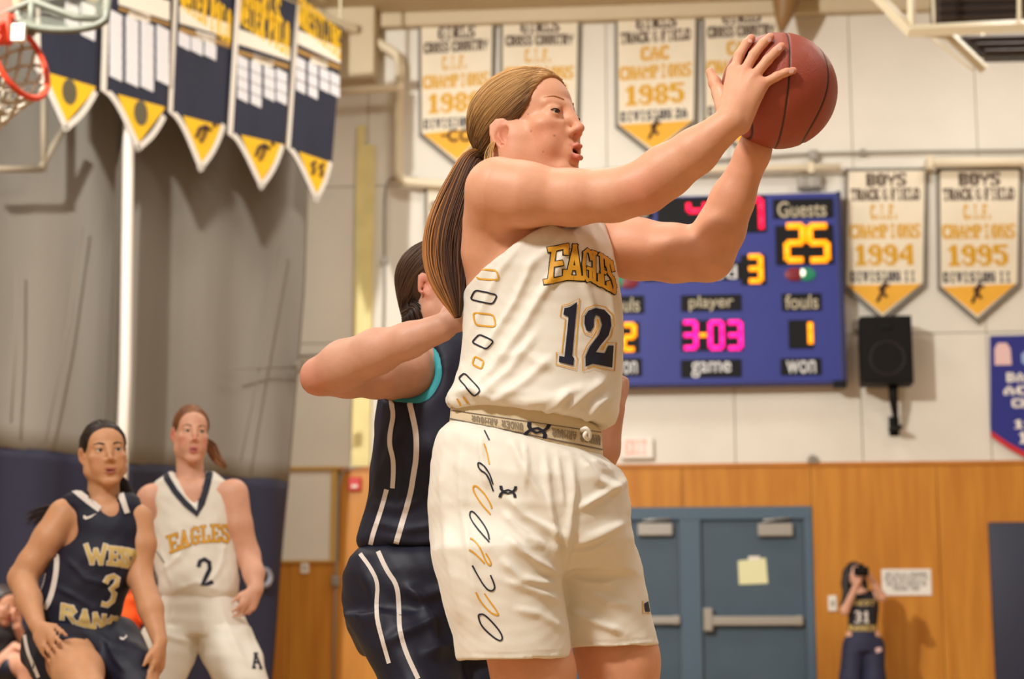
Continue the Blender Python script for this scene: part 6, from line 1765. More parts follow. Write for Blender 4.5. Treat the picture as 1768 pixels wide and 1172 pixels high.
M_PALEG = mat('pale_gold_print', (206, 178, 108), rough=0.6)

# ------------------------------------------------------------------ defender pressed against the player with the ball
D = Fig(4.30, 1.2); J_, r_ = D.J, D.r
OD = np.array([J_(760, 1300)[0], D.Y, 0.0])
df = thing('person', 'defender in navy uniform behind player 12 with forearm raised against her back', 'person', OD)
HDd = Head((0, 0, 0), (math.sin(math.radians(68)), -math.cos(math.radians(68)), -.02), (0, 0, 1), (1.0, 1.02, 1.03))
HDd.c = J_(733, 493, -.03) - (HDd.p(-7.6, -.9, -.4) - HDd.c)
fl = D.field(500, 390, 1110, 1530, -.62, .34, .010, fx=[(J_(680, 0)[0], J_(860, 0)[0], .0055)], fz=[(J_(700, 620)[2], J_(700, 395)[2], .0045)], fy=[(D.Y - .14, D.Y + .1, .006)])
fl.loft(D.rings([(585, 716, 850, .02, .08), (620, 690, 850, .0, .095), (700, 668, 840, .0, .10), (800, 660, 835, .0, .10), (900, 640, 835, .0, .10), (980, 625, 830, .0, .12)]), 0.0)
sculpt_head(fl, HDd)
fl.cap(HDd.p(0, -2.5, -6), J_(780, 600, .01), .054, .060, .03)
fl.ell(J_(775, 612, .01), (r_(90), .10, r_(34)), None, .03)
fl.chain([J_(702, 636, -.10), J_(650, 646, -.19), J_(600, 650, -.25), J_(551, 650, -.29)], [r_(46), r_(38), r_(33), r_(28)], .025)
fl.chain([J_(551, 650, -.29), J_(595, 630, -.33), J_(650, 607, -.38), J_(705, 588, -.43), J_(762, 566, -.455)], [r_(30), r_(39), r_(35), r_(27), r_(23)], .02)
fl.cap(J_(700, 645, -.04), J_(690, 665, -.05), r_(42), r_(34), .03)
w_ = J_(766, 564, -.455); hand_simple(fl, w_, J_(806, 540, -.44), np.array([0, -1, .3]), np.array([.3, -.3, 1]), .155, curl=.75)
# left arm around the far side
fl.chain([J_(862, 640, .10), J_(950, 760, .02), J_(1012, 846, -.08)], [r_(44), r_(38), r_(32)], .025)
fl.chain([J_(1012, 846, -.08), J_(1040, 775, -.12), J_(1060, 705, -.14)], [r_(32), r_(28), r_(19)], .02)
hand_simple(fl, J_(1060, 706, -.14), J_(1074, 650, -.13), np.array([.8, -.4, .1]), np.array([-.4, -.8, 0]), .16, curl=.8)
fl.chain([J_(690, 1030, -.06), J_(720, 1290, -.22), J_(705, 1390, -.14), J_(690, 1490, -.02)], [r_(50), r_(42), r_(40), r_(26)], .03)
fl.chain([J_(800, 1030, .08), J_(850, 1290, -.05), J_(850, 1390, .06), J_(850, 1480, .17)], [r_(50), r_(42), r_(40), r_(26)], .03)
V, F = fl.mesh(2)
col = skin_tint(V, (214, 160, 134), HDd, blush=(220, 124, 100), blush_k=.5); col = tintzone(col, V, J_(545, 660, -.3), .09, (200, 112, 92), .6)
np_object('body', V, F, M_SKIN, df, OD, col)
add_eyes(HDd, df, OD, HDd.F)
brow_lash(HDd, BVHTree.FromPolygons([Vector(v) for v in V], [tuple(f) for f in F]), df, OD, M_BROWD)
hc = hair_cap(HDd, vol=.8, cell=.006); Vh, Fh = hc.mesh(2)
hd = np_object('hair', Vh, Fh, M_HAIR, df, OD, hair_col(Vh, (46, 32, 24), (70, 48, 34), 8, 90))
TD = HDd.p(-1.5, -9.6, -5.6)
swept_strands(HDd, TD, hd, OD, 700, (40, 27, 20), (84, 58, 40), 21, rad=.11, cap=Vh)
ponytail(hd, OD, [(TD, r_(20), .02), (J_(714, 532, .0), r_(20), .024), (J_(722, 556, .0), r_(22), .024), (J_(724, 590, .04), r_(20), .02), (J_(728, 640, .06), r_(12), .012)], 160, .002, 8, (38, 26, 20), (74, 50, 34), lockr=.002)
# jersey, teal undershirt edge, shorts
fj = D.field(590, 560, 880, 1000, -.26, .26, .007)
fj.loft(D.rings([(575, 735, 850, .02, .09), (600, 700, 858, .01, .115), (650, 655, 858, .0, .13), (760, 645, 850, .0, .135), (850, 636, 850, .0, .135), (905, 622, 848, .0, .14), (935, 612, 845, .0, .14), (952, 622, 838, .0, .125)]), .002)
fj.cap(J_(706, 640, -.22), J_(712, 636, -.02), r_(58), r_(50), .008, 'sub'); fj.cap(J_(665, 665, -.2), J_(690, 660, -.02), r_(34), r_(30), .01, 'sub')
fj.cap(HDd.p(0, -2.5, -6), J_(785, 590, .0), .066, .075, .006, 'sub')
jd = garment(fj, 'jersey', M_NAVY, df, OD, [([(660, 720), (700, 800), (690, 900)], 9, .006), ([(740, 740), (750, 830), (735, 930)], 10, .006), ([(640, 900), (700, 915), (760, 905)], 7, .008), ([(640, 870), (690, 880), (730, 860)], 7, .006), ([(650, 925), (720, 938), (790, 930)], 7, .006)], .003, 24, 3)
fu = D.field(590, 560, 880, 1000, -.26, .26, .007)
fu.loft(D.rings([(582, 732, 846, .02, .085), (610, 700, 852, .01, .108), (650, 662, 852, .0, .122), (720, 656, 846, .0, .126), (800, 655, 846, .0, .126)]), .002)
fu.cap(J_(700, 640, -.22), J_(704, 636, -.02), r_(52), r_(44), .008, 'sub'); fu.cap(J_(660, 662, -.2), J_(685, 655, -.02), r_(26), r_(24), .01, 'sub'); fu.cap(HDd.p(0, -2.5, -6), J_(785, 590, .0), .066, .075, .006, 'sub')
garment(fu, 'undershirt', M_TEAL, df, OD, (), .001)
fs = D.field(560, 930, 920, 1300, -.32, .32, .008)
fs.loft(D.rings([(944, 622, 838, .0, .125), (960, 604, 845, .0, .15), (990, 590, 850, .0, .165), (1040, 588, 860, .0, .17), (1090, 600, 868, .0, .16), (1130, 625, 870, .0, .14)]), .002)
fs.loft(D.rings([(1060, 592, 780, -.07, .13), (1120, 622, 790, -.10, .13), (1170, 652, 800, -.13, .12), (1250, 670, 795, -.17, .11)]), .03)
fs.loft(D.rings([(1060, 730, 868, .06, .13), (1150, 760, 878, .04, .13), (1250, 780, 900, .0, .11)]), .03)
sd = garment(fs, 'shorts', M_NAVY2, df, OD, [([(620, 975), (650, 1040), (660, 1120)], 10, .008), ([(700, 1000), (740, 1060), (760, 1150)], 12, .010), ([(650, 1120), (700, 1090), (770, 1060)], 10, .010), ([(690, 1010), (730, 1030), (790, 1010)], 9, .008), ([(720, 1130), (760, 1120), (820, 1100)], 10, .008)], .004, 20, 4)
bj = bvh_of([jd]); bs = bvh_of([sd])
print_on(bj, line_polys(chaikin([(672, 672), (676, 695), (680, 717), (674, 745), (673, 769), (679, 790), (680, 815), (678, 843)]), 8), 'stripe', M_STRIPE, jd)
print_on(bj, line_polys(chaikin([(668, 845), (662, 868), (654, 894), (645, 920), (640, 940)]), 8), 'stripe', M_STRIPE, jd)
print_on(bj, line_polys(chaikin([(705, 686), (712, 715), (719, 750), (719, 790), (714, 820), (709, 852), (698, 890), (684, 938)]), 9.5), 'stripe', M_STRIPE, jd)
print_on(bs, line_polys(chaikin([(622, 956), (640, 980), (653, 1006), (650, 1040), (651, 1070), (662, 1110), (672, 1145)]), 7), 'stripe', M_STRIPE, sd)
print_on(bs, line_polys(chaikin([(653, 952), (668, 985), (686, 1010), (689, 1045), (689, 1085), (700, 1125), (722, 1172)]), 8), 'stripe', M_STRIPE, sd)
shoe(df, OD, J_(690, 1490, -.02), (.9, -.4, 0), M_SHW, M_SOLE); shoe(df, OD, J_(850, 1480, .17), (.9, -.3, 0), M_SHW, M_SOLE)

# ------------------------------------------------------------------ generic face finishing
def finish_head(h, hit, per, O, brow, iris, hair_a, hair_b, seed, tie, vol=.55, gaze=None, n=300, cell=.006, lash=True, rad=.14):
    add_eyes(h, per, O, h.F if gaze is None else gaze, iris=iris)
    brow_lash(h, hit, per, O, brow, lash=lash, lid=.38)
    hc = hair_cap(h, vol=vol, cell=cell); Vh, Fh = hc.mesh(2)
    hr = np_object('hair', Vh, Fh, M_HAIR, per, O, hair_col(Vh, hair_a, hair_b, seed, 90))
    swept_strands(h, tie, hr, O, n * 2, hair_a, hair_b, seed, rad=rad, cap=Vh)
    return hr

# ------------------------------------------------------------------ navy number 3
A = Fig(6.6, .9); J3, r3 = A.J, A.r
O3 = np.array([J3(150, 1300)[0], A.Y, 0.0])
p3 = thing('person', 'crouching player in navy jersey 3 with dark hair tied back', 'person', O3)
H3 = face_head(188, 776, A.Y - .10, 24, .02, -.10, (1.02, 1.0, 1.06))
fl = A.field(-10, 715, 310, 1410, -.55, .34, .011, fx=[(J3(120, 0)[0], J3(232, 0)[0], .0042)], fz=[(J3(0, 860)[2], J3(0, 722)[2], .0042)], fy=[(A.Y - .24, A.Y + .06, .005)])
sculpt_head(fl, H3, mouth=.08, jaw=1.04, lid=.40)
fl.cap(H3.p(0, -2.2, -6), J3(178, 885, .0), .055, .060, .03)
fl.loft(A.rings([(872, 142, 236, .0, .075), (900, 128, 242, .0, .09), (950, 112, 240, .0, .095), (1000, 86, 222, -.01, .095), (1050, 76, 206, -.01, .095), (1090, 70, 206, -.0, .11)]), 0.0)
fl.ell(J3(180, 888, 0), (r3(64), .085, r3(22)), None, .03)
fl.chain([J3(112, 890, -.02), J3(84, 930, -.04), J3(55, 972, -.05), J3(38, 998, -.05)], [r3(30), r3(27), r3(24), r3(22)], .02)
fl.chain([J3(38, 998, -.05), J3(50, 1035, -.14), J3(64, 1078, -.24)], [r3(24), r3(21), r3(14)], .02)
hand_simple(fl, J3(65, 1080, -.25), J3(98, 1140, -.33), np.array([-.5, -.8, .35]), np.array([1, -.2, .4]), .172, curl=.22, spread=.12)
fl.chain([J3(240, 895, .0), J3(246, 940, -.01), J3(240, 990, -.02)], [r3(24), r3(23), r3(22)], .02)
fl.chain([J3(240, 990, -.02), J3(260, 1050, -.08), J3(276, 1108, -.13)], [r3(22), r3(21), r3(13)], .02)
hand_simple(fl, J3(276, 1110, -.13), J3(272, 1172, -.16), np.array([.9, -.3, 0]), np.array([-.3, -.9, 0]), .168, curl=.35)
fl.chain([J3(105, 1110, .0), J3(135, 1160, -.26), J3(150, 1195, -.40)], [r3(48), r3(40), r3(30)], .03)
fl.chain([J3(150, 1195, -.40), J3(140, 1285, -.34), J3(128, 1372, -.30)], [r3(29), r3(26), r3(16)], .02)
fl.chain([J3(190, 1110, .04), J3(245, 1195, -.16)], [r3(46), r3(30)], .03); fl.chain([J3(245, 1195, -.16), J3(250, 1280, -.02), J3(255, 1365, .04)], [r3(29), r3(26), r3(16)], .02)
V, F = fl.mesh(2)
b3 = np_object('body', V, F, M_SKIN, p3, O3, skin_tint(V, (208, 152, 112), H3, lip=(168, 92, 78), blush=(206, 128, 96), mouth=.08, blush_k=.25))
hit3 = BVHTree.FromPolygons([Vector(v) for v in V], [tuple(f) for f in F])
T3 = H3.p(0, -10.2, -1.5)
hr3 = finish_head(H3, hit3, p3, O3, M_BROWD, (52, 36, 28), (30, 24, 22), (58, 46, 40), 31, T3, gaze=nrm((.55, -.83, .02)))
ponytail(hr3, O3, [(T3, r3(12), .025), (J3(214, 838, .06), r3(12), .02), (J3(224, 858, .05), r3(10), .015), (J3(238, 876, .04), r3(4), .008)], 90, .002, 9, (28, 22, 20), (66, 50, 42), lockr=.0022)
lk = []
for i in range(40):
    a = J3(120 + random.uniform(-8, 12), 868 + random.uniform(-5, 8), .08); e = J3(48 + random.uniform(-10, 25), 897 + random.uniform(-12, 12), .10); m = (a + e) / 2 + np.array([0, 0, .02]); t = np.linspace(0, 1, 10)[:, None]
    lk.append((1 - t) ** 2 * a + 2 * t * (1 - t) * m + t * t * e)
strands(lk, [.0022] * 40, [L3((44, 32, 28))] * 40, 'loose_locks', hr3, O3, 4)
fj = A.field(40, 850, 270, 1110, -.22, .2, .0065)
fj.loft(A.rings([(848, 128, 226, .0, .06), (858, 108, 240, .0, .078), (872, 104, 245, .0, .095), (890, 112, 247, .0, .104), (920, 113, 248, -.005, .112), (960, 97, 247, -.01, .118), (1000, 74, 228, -.01, .118), (1040, 63, 213, -.01, .118), (1072, 68, 206, -.01, .122), (1092, 76, 202, -.01, .115, -.12)]), .002)
fj.cap(J3(88, 906, -.16), J3(98, 908, .10), r3(45), r3(38), .008, 'sub'); fj.cap(J3(262, 905, -.1), J3(262, 910, .1), r3(21), r3(21), .006, 'sub')
fj.cap(J3(180, 850, -.06), J3(200, 894, -.125), .058, .014, .006, 'sub'); fj.cap(H3.p(0, -2.2, -6), J3(178, 850, .0), .060, .066, .006, 'sub')
j3 = garment(fj, 'jersey', M_NAVY, p3, O3, [([(110, 960), (150, 1000), (200, 1010)], 5, .006), ([(90, 1010), (130, 1030), (180, 1060)], 5, .006), ([(230, 940), (215, 990), (190, 1020)], 5, .006), ([(100, 1060), (150, 1070), (190, 1060)], 4, .005)], .003, 26, 5)
fs = A.field(20, 1050, 275, 1210, -.46, .28, .008)
fs.loft(A.rings([(1072, 78, 204, -.0, .112), (1090, 64, 220, -.0, .13), (1115, 50, 236, -.0, .15), (1140, 44, 244, .0, .15)]), .002)
fs.chain([J3(98, 1118, .0), J3(112, 1146, -.16)], [r3(60), r3(54)], .03); fs.chain([J3(192, 1118, .04), J3(224, 1162, -.10), J3(240, 1190, -.14)], [r3(56), r3(46), r3(42)], .03)
fs.half(J3(118, 1140, -.19), (.15, -1, -.35), J3(20, 1220, -.6), (J3(168, 1150)[0], A.Y + .3, J3(100, 1075)[2]), .01)
s3 = garment(fs, 'shorts', M_NAVY2, p3, O3, [([(150, 1085), (190, 1110), (230, 1120)], 5, .007), ([(180, 1100), (200, 1140), (220, 1165)], 5, .007)], .004, 24, 6)
bj = bvh_of([j3]); bs = bvh_of([s3])
c3 = lambda lst: [(x / 2.383, 680 + y / 2.382) for x, y in lst]
WQ = [('W', ((348, 620), (440, 620), (356, 697), (438, 700))), ('E', ((446, 628), (494, 632), (442, 700), (494, 706))), ('S', ((498, 632), (532, 640), (496, 706), (530, 714))), ('T', ((534, 640), (582, 650), (530, 716), (552, 724)))]
RQ = [('R', ((246, 862), (318, 880), (242, 920), (312, 942))), ('A', ((326, 886), (372, 896), (318, 944), (376, 962))), ('N', ((384, 900), (436, 912), (378, 964), (432, 976))), ('C', ((444, 914), (490, 922), (438, 976), (484, 978)))]
for ch, qd in WQ + RQ:
    qd = tuple(c3(qd)); print_on(bj, slab_polys(ch, qd, 9.2), 'letter_outline', M_STRIPE, j3, mx=5, lift=.0015); print_on(bj, slab_polys(ch, qd, 6.4), 'letter', M_PALEG, j3, mx=5, lift=.003)
three = c3([(432, 775), (440, 752), (466, 742), (490, 748), (488, 772), (466, 800), (478, 822), (470, 856), (446, 876), (420, 874), (408, 852), (420, 838)])
n3 = c3([(432, 778), (444, 756), (468, 748), (484, 758), (478, 784), (456, 802), (470, 820), (462, 850), (440, 868), (416, 862)])
print_on(bj, line_polys(n3, 10.5), 'number', M_STRIPE, j3, mx=4, lift=.0015); print_on(bj, line_polys(n3, 6.6), 'number', M_PALEG, j3, mx=4, lift=.003)
print_on(bj, [c3([(344, 500), (352, 500), (356, 506), (372, 502), (400, 490), (374, 510), (354, 517), (344, 512)])], 'swoosh_mark', M_STRIPE, j3, mx=4, lift=.002)
print_on(bj, line_polys(chaikin(c3([(232, 640), (236, 700), (225, 780), (205, 850), (184, 884)])), 9), 'stripe', M_STRIPE, j3, lift=.002); print_on(bj, line_polys(chaikin(c3([(188, 715), (178, 770), (160, 815), (150, 846)])), 6), 'stripe', M_STRIPE, j3, lift=.002)
print_on(bs, line_polys(chaikin(c3([(102, 990), (112, 1050), (135, 1110), (158, 1165)])), 6), 'stripe', M_STRIPE, s3, lift=.002)
print_on(bs, [c3([(492, 1000), (510, 1004), (520, 990), (522, 1000), (508, 1014), (494, 1010)])], 'swoosh_mark', M_STRIPE, s3, mx=4, lift=.002)
print_on(bs, [c3([(250, 1008), (272, 1018), (262, 1030), (244, 1024)])], 'hem_patch', M_STRIPE, s3, mx=4, lift=.002)
def collar(bv, pts, w, m, parent, lift=.003): return print_on(bv, line_polys(pts, w), 'collar', m, parent, mx=4, lift=lift)
bjb = bvh_of([j3, b3])
for pth, w_ in (([(124, 842), (138, 853), (156, 867), (173, 880)], 11), ([(208, 850), (212, 864), (219, 886)], 9)): print_on(bjb, line_polys(pth, w_), 'collar', M_STRIPE, j3, mx=4, lift=.004)
shoe(p3, O3, J3(128, 1372, -.30), (-.2, -1, 0), M_SHW, M_SOLE); shoe(p3, O3, J3(255, 1365, .04), (.3, -.95, 0), M_SHW, M_SOLE)

# ------------------------------------------------------------------ white number 2
B = Fig(7.6, 1.0); J2, r2 = B.J, B.r
O2 = np.array([J2(345, 1250)[0], B.Y, 0.0])
p2 = thing('person', 'player in white jersey 2 with navy collar watching the pass', 'person', O2)
H2 = face_head(336, 744, B.Y - .10, 20, .0, .02, (.94, 1.0, 1.08))
fl = B.field(215, 685, 475, 1380, -.42, .34, .012, fx=[(J2(282, 0)[0], J2(378, 0)[0], .0044)], fz=[(J2(0, 825)[2], J2(0, 690)[2], .0044)], fy=[(B.Y - .22, B.Y + .06, .005)])
sculpt_head(fl, H2, mouth=.12, jaw=.92, lid=.38)
fl.cap(H2.p(0, -2.2, -6), J2(330, 850, .0), .054, .060, .03)
fl.loft(B.rings([(838, 275, 388, .0, .075), (870, 270, 398, .0, .09), (930, 272, 396, .0, .095), (990, 280, 402, .0, .09), (1030, 282, 400, .0, .095), (1070, 270, 410, .0, .105)]), 0.0)
fl.ell(J2(332, 850, 0), (r2(72), .085, r2(22)), None, .03)
fl.chain([J2(262, 862, .0), J2(246, 910, .02), J2(240, 960, .03)], [r2(27), r2(24), r2(20)], .02); fl.chain([J2(240, 960, .03), J2(246, 1010, -.04), J2(252, 1050, -.08)], [r2(20), r2(18), r2(13)], .02)
hand_simple(fl, J2(252, 1050, -.08), J2(262, 1108, -.1), np.array([-.9, -.3, 0]), np.array([.3, -.9, 0]), .165)
fl.chain([J2(403, 852, .0), J2(412, 905, .0), J2(428, 958, .02)], [r2(26), r2(23), r2(20)], .02)
fl.chain([J2(428, 958, .02), J2(438, 990, -.03), J2(442, 1018, -.07)], [r2(21), r2(18), r2(13)], .02)
hand_simple(fl, J2(441, 1018, -.07), J2(420, 1066, -.12), np.array([.7, -.7, .2]), np.array([-.6, -.6, .2]), .165, curl=.5)
fl.chain([J2(300, 1070, .0), J2(270, 1190, -.16), J2(262, 1260, -.02), J2(255, 1340, .06)], [r2(32), r2(22), r2(24), r2(16)], .03)
fl.chain([J2(385, 1070, .0), J2(430, 1190, -.11), J2(440, 1260, .0), J2(450, 1335, .08)], [r2(32), r2(22), r2(24), r2(16)], .03)
V, F = fl.mesh(2)
b2 = np_object('body', V, F, M_SKIN, p2, O2, skin_tint(V, (226, 170, 142), H2, lip=(206, 108, 104), blush=(226, 110, 96), mouth=.12, blush_k=.5))
hit2 = BVHTree.FromPolygons([Vector(v) for v in V], [tuple(f) for f in F])
T2 = H2.p(1.5, -10.2, -1.0)
hr2 = finish_head(H2, hit2, p2, O2, M_BROW, (84, 74, 66), (104, 66, 42), (150, 98, 62), 41, T2, gaze=nrm((.45, -.9, .02)), vol=.5)
ponytail(hr2, O2, [(T2, r2(9), .022), (J2(364, 770, .06), r2(10), .02), (J2(372, 788, .05), r2(9), .015), (J2(390, 808, .05), r2(4), .008)], 90, .002, 10, (120, 78, 48), (176, 124, 80), lockr=.0022)
fj = B.field(240, 800, 440, 1060, -.2, .2, .0068)
fj.loft(B.rings([(815, 292, 372, .01, .075), (832, 268, 392, .0, .09), (860, 262, 399, .0, .105), (910, 262, 402, .0, .115), (960, 264, 409, .0, .118), (1000, 269, 414, .0, .12), (1022, 271, 412, .0, .12), (1034, 280, 404, .0, .11)]), .002)
fj.cap(J2(244, 884, -.1), J2(244, 884, .1), r2(26), r2(26), .006, 'sub'); fj.cap(J2(416, 880, -.1), J2(416, 880, .1), r2(21), r2(21), .006, 'sub')
fj.cap(J2(327, 800, -.04), J2(339, 876, -.125), .078, .012, .006, 'sub'); fj.cap(H2.p(0, -2.2, -6), J2(330, 826, .0), .062, .072, .006, 'sub')
j2 = garment(fj, 'jersey', M_JW, p2, O2, [([(275, 990), (310, 960), (330, 930)], 5, .006), ([(300, 1020), (340, 1005), (380, 1020)], 5, .007), ([(390, 930), (380, 980), (360, 1010)], 5, .006), ([(275, 940), (290, 990), (300, 1020)], 4, .005)], .003, 24, 7)
fs = B.field(225, 1010, 475, 1190, -.32, .26, .008)
fs.loft(B.rings([(1026, 280, 404, .0, .11), (1042, 268, 412, .0, .125), (1070, 256, 424, .0, .14), (1095, 246, 436, .0, .14)]), .002)
fs.loft(B.rings([(1085, 246, 350, -.03, .12), (1130, 238, 338, -.07, .13), (1172, 234, 322, -.11, .12), (1190, 234, 318, -.12, .11)]), .02)
fs.loft(B.rings([(1085, 335, 432, -.01, .12), (1130, 346, 452, -.05, .13), (1172, 366, 464, -.09, .12), (1190, 370, 468, -.10, .11)]), .02)
s2 = garment(fs, 'shorts', M_JW, p2, O2, [([(300, 1045), (290, 1100), (280, 1160)], 6, .007), ([(380, 1045), (400, 1100), (430, 1160)], 6, .007), ([(350, 1050), (352, 1090), (345, 1125)], 5, .006), ([(260, 1080), (290, 1100), (330, 1110)], 5, .007)], .004, 22, 8)
bj = bvh_of([j2]); bs = bvh_of([s2])
c2 = lambda lst: [(200 + x / 2.383, 680 + y / 2.382) for x, y in lst]
EQ2 = [('E', ((207, 584), (252, 570), (224, 658), (262, 642))), ('A', ((262, 568), (296, 556), (262, 640), (306, 624))), ('G', ((306, 550), (342, 543), (308, 622), (346, 616))), ('L', ((348, 541), (384, 536), (352, 614), (388, 610))), ('E', ((390, 536), (426, 534), (392, 610), (428, 610))), ('S', ((432, 534), (466, 540), (432, 610), (468, 614)))]
for ch, qd in EQ2:
    qd = tuple(c2(qd)); print_on(bj, slab_polys(ch, qd, 5.6), 'letter_outline', mat('brown_outline', (150, 100, 40)), j2, mx=4, lift=.0015); print_on(bj, slab_polys(ch, qd, 4.0), 'letter', M_JPG, j2, mx=4, lift=.003)
two2 = c2([(340, 712), (346, 688), (364, 680), (384, 692), (386, 720), (372, 750), (356, 784), (380, 780), (400, 772)])
print_on(bj, line_polys(two2, 7.5), 'number', M_JPN, j2, mx=4, lift=.0025)
print_on(bj, line_polys(c2([(150, 730), (160, 724), (172, 750), (172, 786), (160, 788), (150, 760)]), 1.4, True) + line_polys(c2([(162, 640), (180, 664), (200, 694)]), 1.4), 'side_pattern', M_JPN, j2, mx=4, lift=.002)
pa = []
for pth in ([(574, 1070), (566, 1124)], [(574, 1070), (596, 1124)], [(568, 1104), (590, 1104)], [(560, 1126), (576, 1126)], [(588, 1128), (602, 1128)], [(566, 1068), (584, 1068)]): pa += line_polys(c2(pth), 4)
print_on(bs, pa, 'letter_mark', M_JPN, s2, mx=4, lift=.002); print_on(bs, [c2([(186, 912), (196, 916), (194, 928), (186, 926)])], 'emblem', M_JPN, s2, mx=4, lift=.002)
bjb = bvh_of([j2, b2])
print_on(bjb, line_polys([(284, 812), (289, 826), (303, 849), (321, 870), (340, 887), (348, 869), (355, 846), (361, 823), (362, 808)], 11), 'collar', M_JPN, j2, mx=4, lift=.004)
shoe(p2, O2, J2(255, 1340, .06), (-.2, -1, 0), M_SHW, M_SOLE); shoe(p2, O2, J2(450, 1335, .08), (.3, -.95, 0), M_SHW, M_SOLE)

# ------------------------------------------------------------------ girl with a camera by the far wall
G = Fig(17.9, 1.0); Jg, rg = G.J, G.r
OG = np.array([Jg(1490, 1200)[0], G.Y, 0.0])
pg_ = thing('person', 'girl with long black hair in navy jersey photographing from the plywood wall', 'person', OG)
HG = face_head(1481, 989, G.Y - .10, 12, .0, .0, (1.0, 1.0, 1.02))
fl = G.field(1440, 955, 1540, 1250, -.42, .3, .014, fx=[(Jg(1466, 0)[0], Jg(1500, 0)[0], .006)], fz=[(Jg(0, 1015)[2], Jg(0, 960)[2], .006)], fy=[(G.Y - .34, G.Y + .04, .008)])
sculpt_head(fl, HG)
fl.cap(HG.p(0, -2, -6), Jg(1486, 1024), .052, .058, .03)
fl.loft(G.rings([(1022, 1472, 1508, 0, .08), (1045, 1468, 1514, 0, .095), (1080, 1470, 1512, 0, .09), (1110, 1466, 1518, 0, .1)]), 0.0)
fl.ell(Jg(1489, 1026), (.19, .08, .05), None, .03)
fl.chain([Jg(1466, 1030, 0), Jg(1459, 1054, -.10)], [.05, .042], .02); fl.chain([Jg(1459, 1054, -.10), Jg(1482, 1003, -.26)], [.042, .028], .02)
hand_simple(fl, Jg(1482, 1003, -.26), Jg(1488, 984, -.27), np.array([-.9, -.2, 0]), np.array([.2, .3, 1]), .16, curl=.8)
fl.chain([Jg(1511, 1030, 0), Jg(1523, 1030, -.14)], [.05, .042], .02); fl.chain([Jg(1523, 1030, -.14), Jg(1499, 992, -.25)], [.042, .028], .02)
hand_simple(fl, Jg(1499, 992, -.25), Jg(1491, 978, -.27), np.array([.8, -.4, .2]), np.array([-.2, .3, 1]), .16, curl=.8)
fl.chain([Jg(1476, 1100), Jg(1472, 1172, -.02), Jg(1470, 1232)], [.09, .065, .045], .03); fl.chain([Jg(1504, 1100), Jg(1508, 1172, -.02), Jg(1510, 1232)], [.09, .065, .045], .03)
V, F = fl.mesh(2)
np_object('body', V, F, M_SKIN, pg_, OG, skin_tint(V, (224, 172, 146), HG, blush=(214, 130, 110)))
add_eyes(HG, pg_, OG, HG.F)
c = HG.c; hfL = Field(c - np.array([.24, .24, .55]), c + np.array([.24, .24, .2]), .010)
HG.ell(hfL, (0, -1.3, 3.1), (8.3, 10.2, 9.0), .1)
for sg in (-1, 1):
    hfL.chain([HG.p(sg * 7.0, -2, 1), HG.p(sg * 8.4, -1, -9), HG.p(sg * 9.5, 2.5, -22), HG.p(sg * 9.5, 4, -33 if sg < 0 else -26)], [.045, .045, .042, .02], .03)
HG.ell(hfL, (0, -6, -8), (8, 5, 12), 2.0)
HG.ell(hfL, (0, 9.6, -2.0), (5.6, 8.0, 9.4), .6, 'sub')
Vh, Fh = hfL.mesh(2); np_object('hair', Vh, Fh, M_HAIR, pg_, OG, hair_col(Vh, (22, 18, 18), (40, 32, 30), 3, 60))
fj = G.field(1450, 1010, 1530, 1105, -.22, .2, .012)
fj.loft(G.rings([(1018, 1474, 1506, 0, .085), (1026, 1463, 1515, 0, .105), (1050, 1464, 1517, 0, .12), (1075, 1464, 1515, 0, .12), (1091, 1463, 1514, 0, .12)]), .002)
fj.cap(HG.p(0, -2, -6), Jg(1487, 1020, -.03), .06, .07, .006, 'sub')
fj.cap(Jg(1466, 1032), Jg(1461, 1044, -.06), .06, .06, .02)
jg = garment(fj, 'jersey', mat('black_navy_tee', (30, 30, 38), rough=.7), pg_, OG)
fp = G.field(1445, 1075, 1540, 1240, -.25, .25, .012)
fp.loft(G.rings([(1088, 1464, 1514, 0, .115), (1105, 1461, 1520, 0, .13), (1125, 1458, 1523, 0, .13)]), .002)
fp.chain([Jg(1474, 1115), Jg(1468, 1172, -.02), Jg(1466, 1236)], [.11, .105, .10], .03); fp.chain([Jg(1508, 1115), Jg(1510, 1172, -.02), Jg(1512, 1236)], [.11, .105, .10], .03)
pn = garment(fp, 'sweatpants', mat('navy_sweatpants', (38, 40, 66), rough=.7), pg_, OG)
bj = bvh_of([jg]); bs = bvh_of([pn])
def small_text(bv, tx, x0, y0, x1, y1, m, par, name='lettering'):
    return print_on(bv, [[(a, y1 + (y0 - y1) * c_), (b, y1 + (y0 - y1) * c_), (b, y1 + (y0 - y1) * d_), (a, y1 + (y0 - y1) * d_)] for a, b, c_, d_ in text_rects(tx, x0, x1, 0, 1)], name, m, par, mx=6, lift=.004)
small_text(bj, 'WEST', 1474, 1036, 1510, 1045, M_PALEG, jg); small_text(bj, '31', 1476, 1055, 1500, 1075, M_STRIPE, jg, 'number'); small_text(bj, 'RANCH', 1466, 1079, 1512, 1089, M_PALEG, jg)
print_on(bs, [[(1511, 1119), (1521, 1117), (1522, 1124), (1513, 1127)]], 'logo_patch', mat('pale_pink_print', (226, 190, 186)), pn, mx=5, lift=.004)
shoe(pg_, OG, Jg(1470, 1232), (0, -1, 0), M_SHW, M_SOLE); shoe(pg_, OG, Jg(1510, 1232), (0.1, -1, 0), M_SHW, M_SOLE)
cp = Jg(1487, 986, -.30)
ct = thing('camera', 'black camera held to the face of the girl by the plywood wall', 'camera', cp)
mb = MB(); mb.box((-.07, -.03, -.045), (.07, .04, .045), .012); mb.box((-.025, -.02, .045), (.025, .03, .07), .006); mb.build('camera_body', M_BLACK, ct)
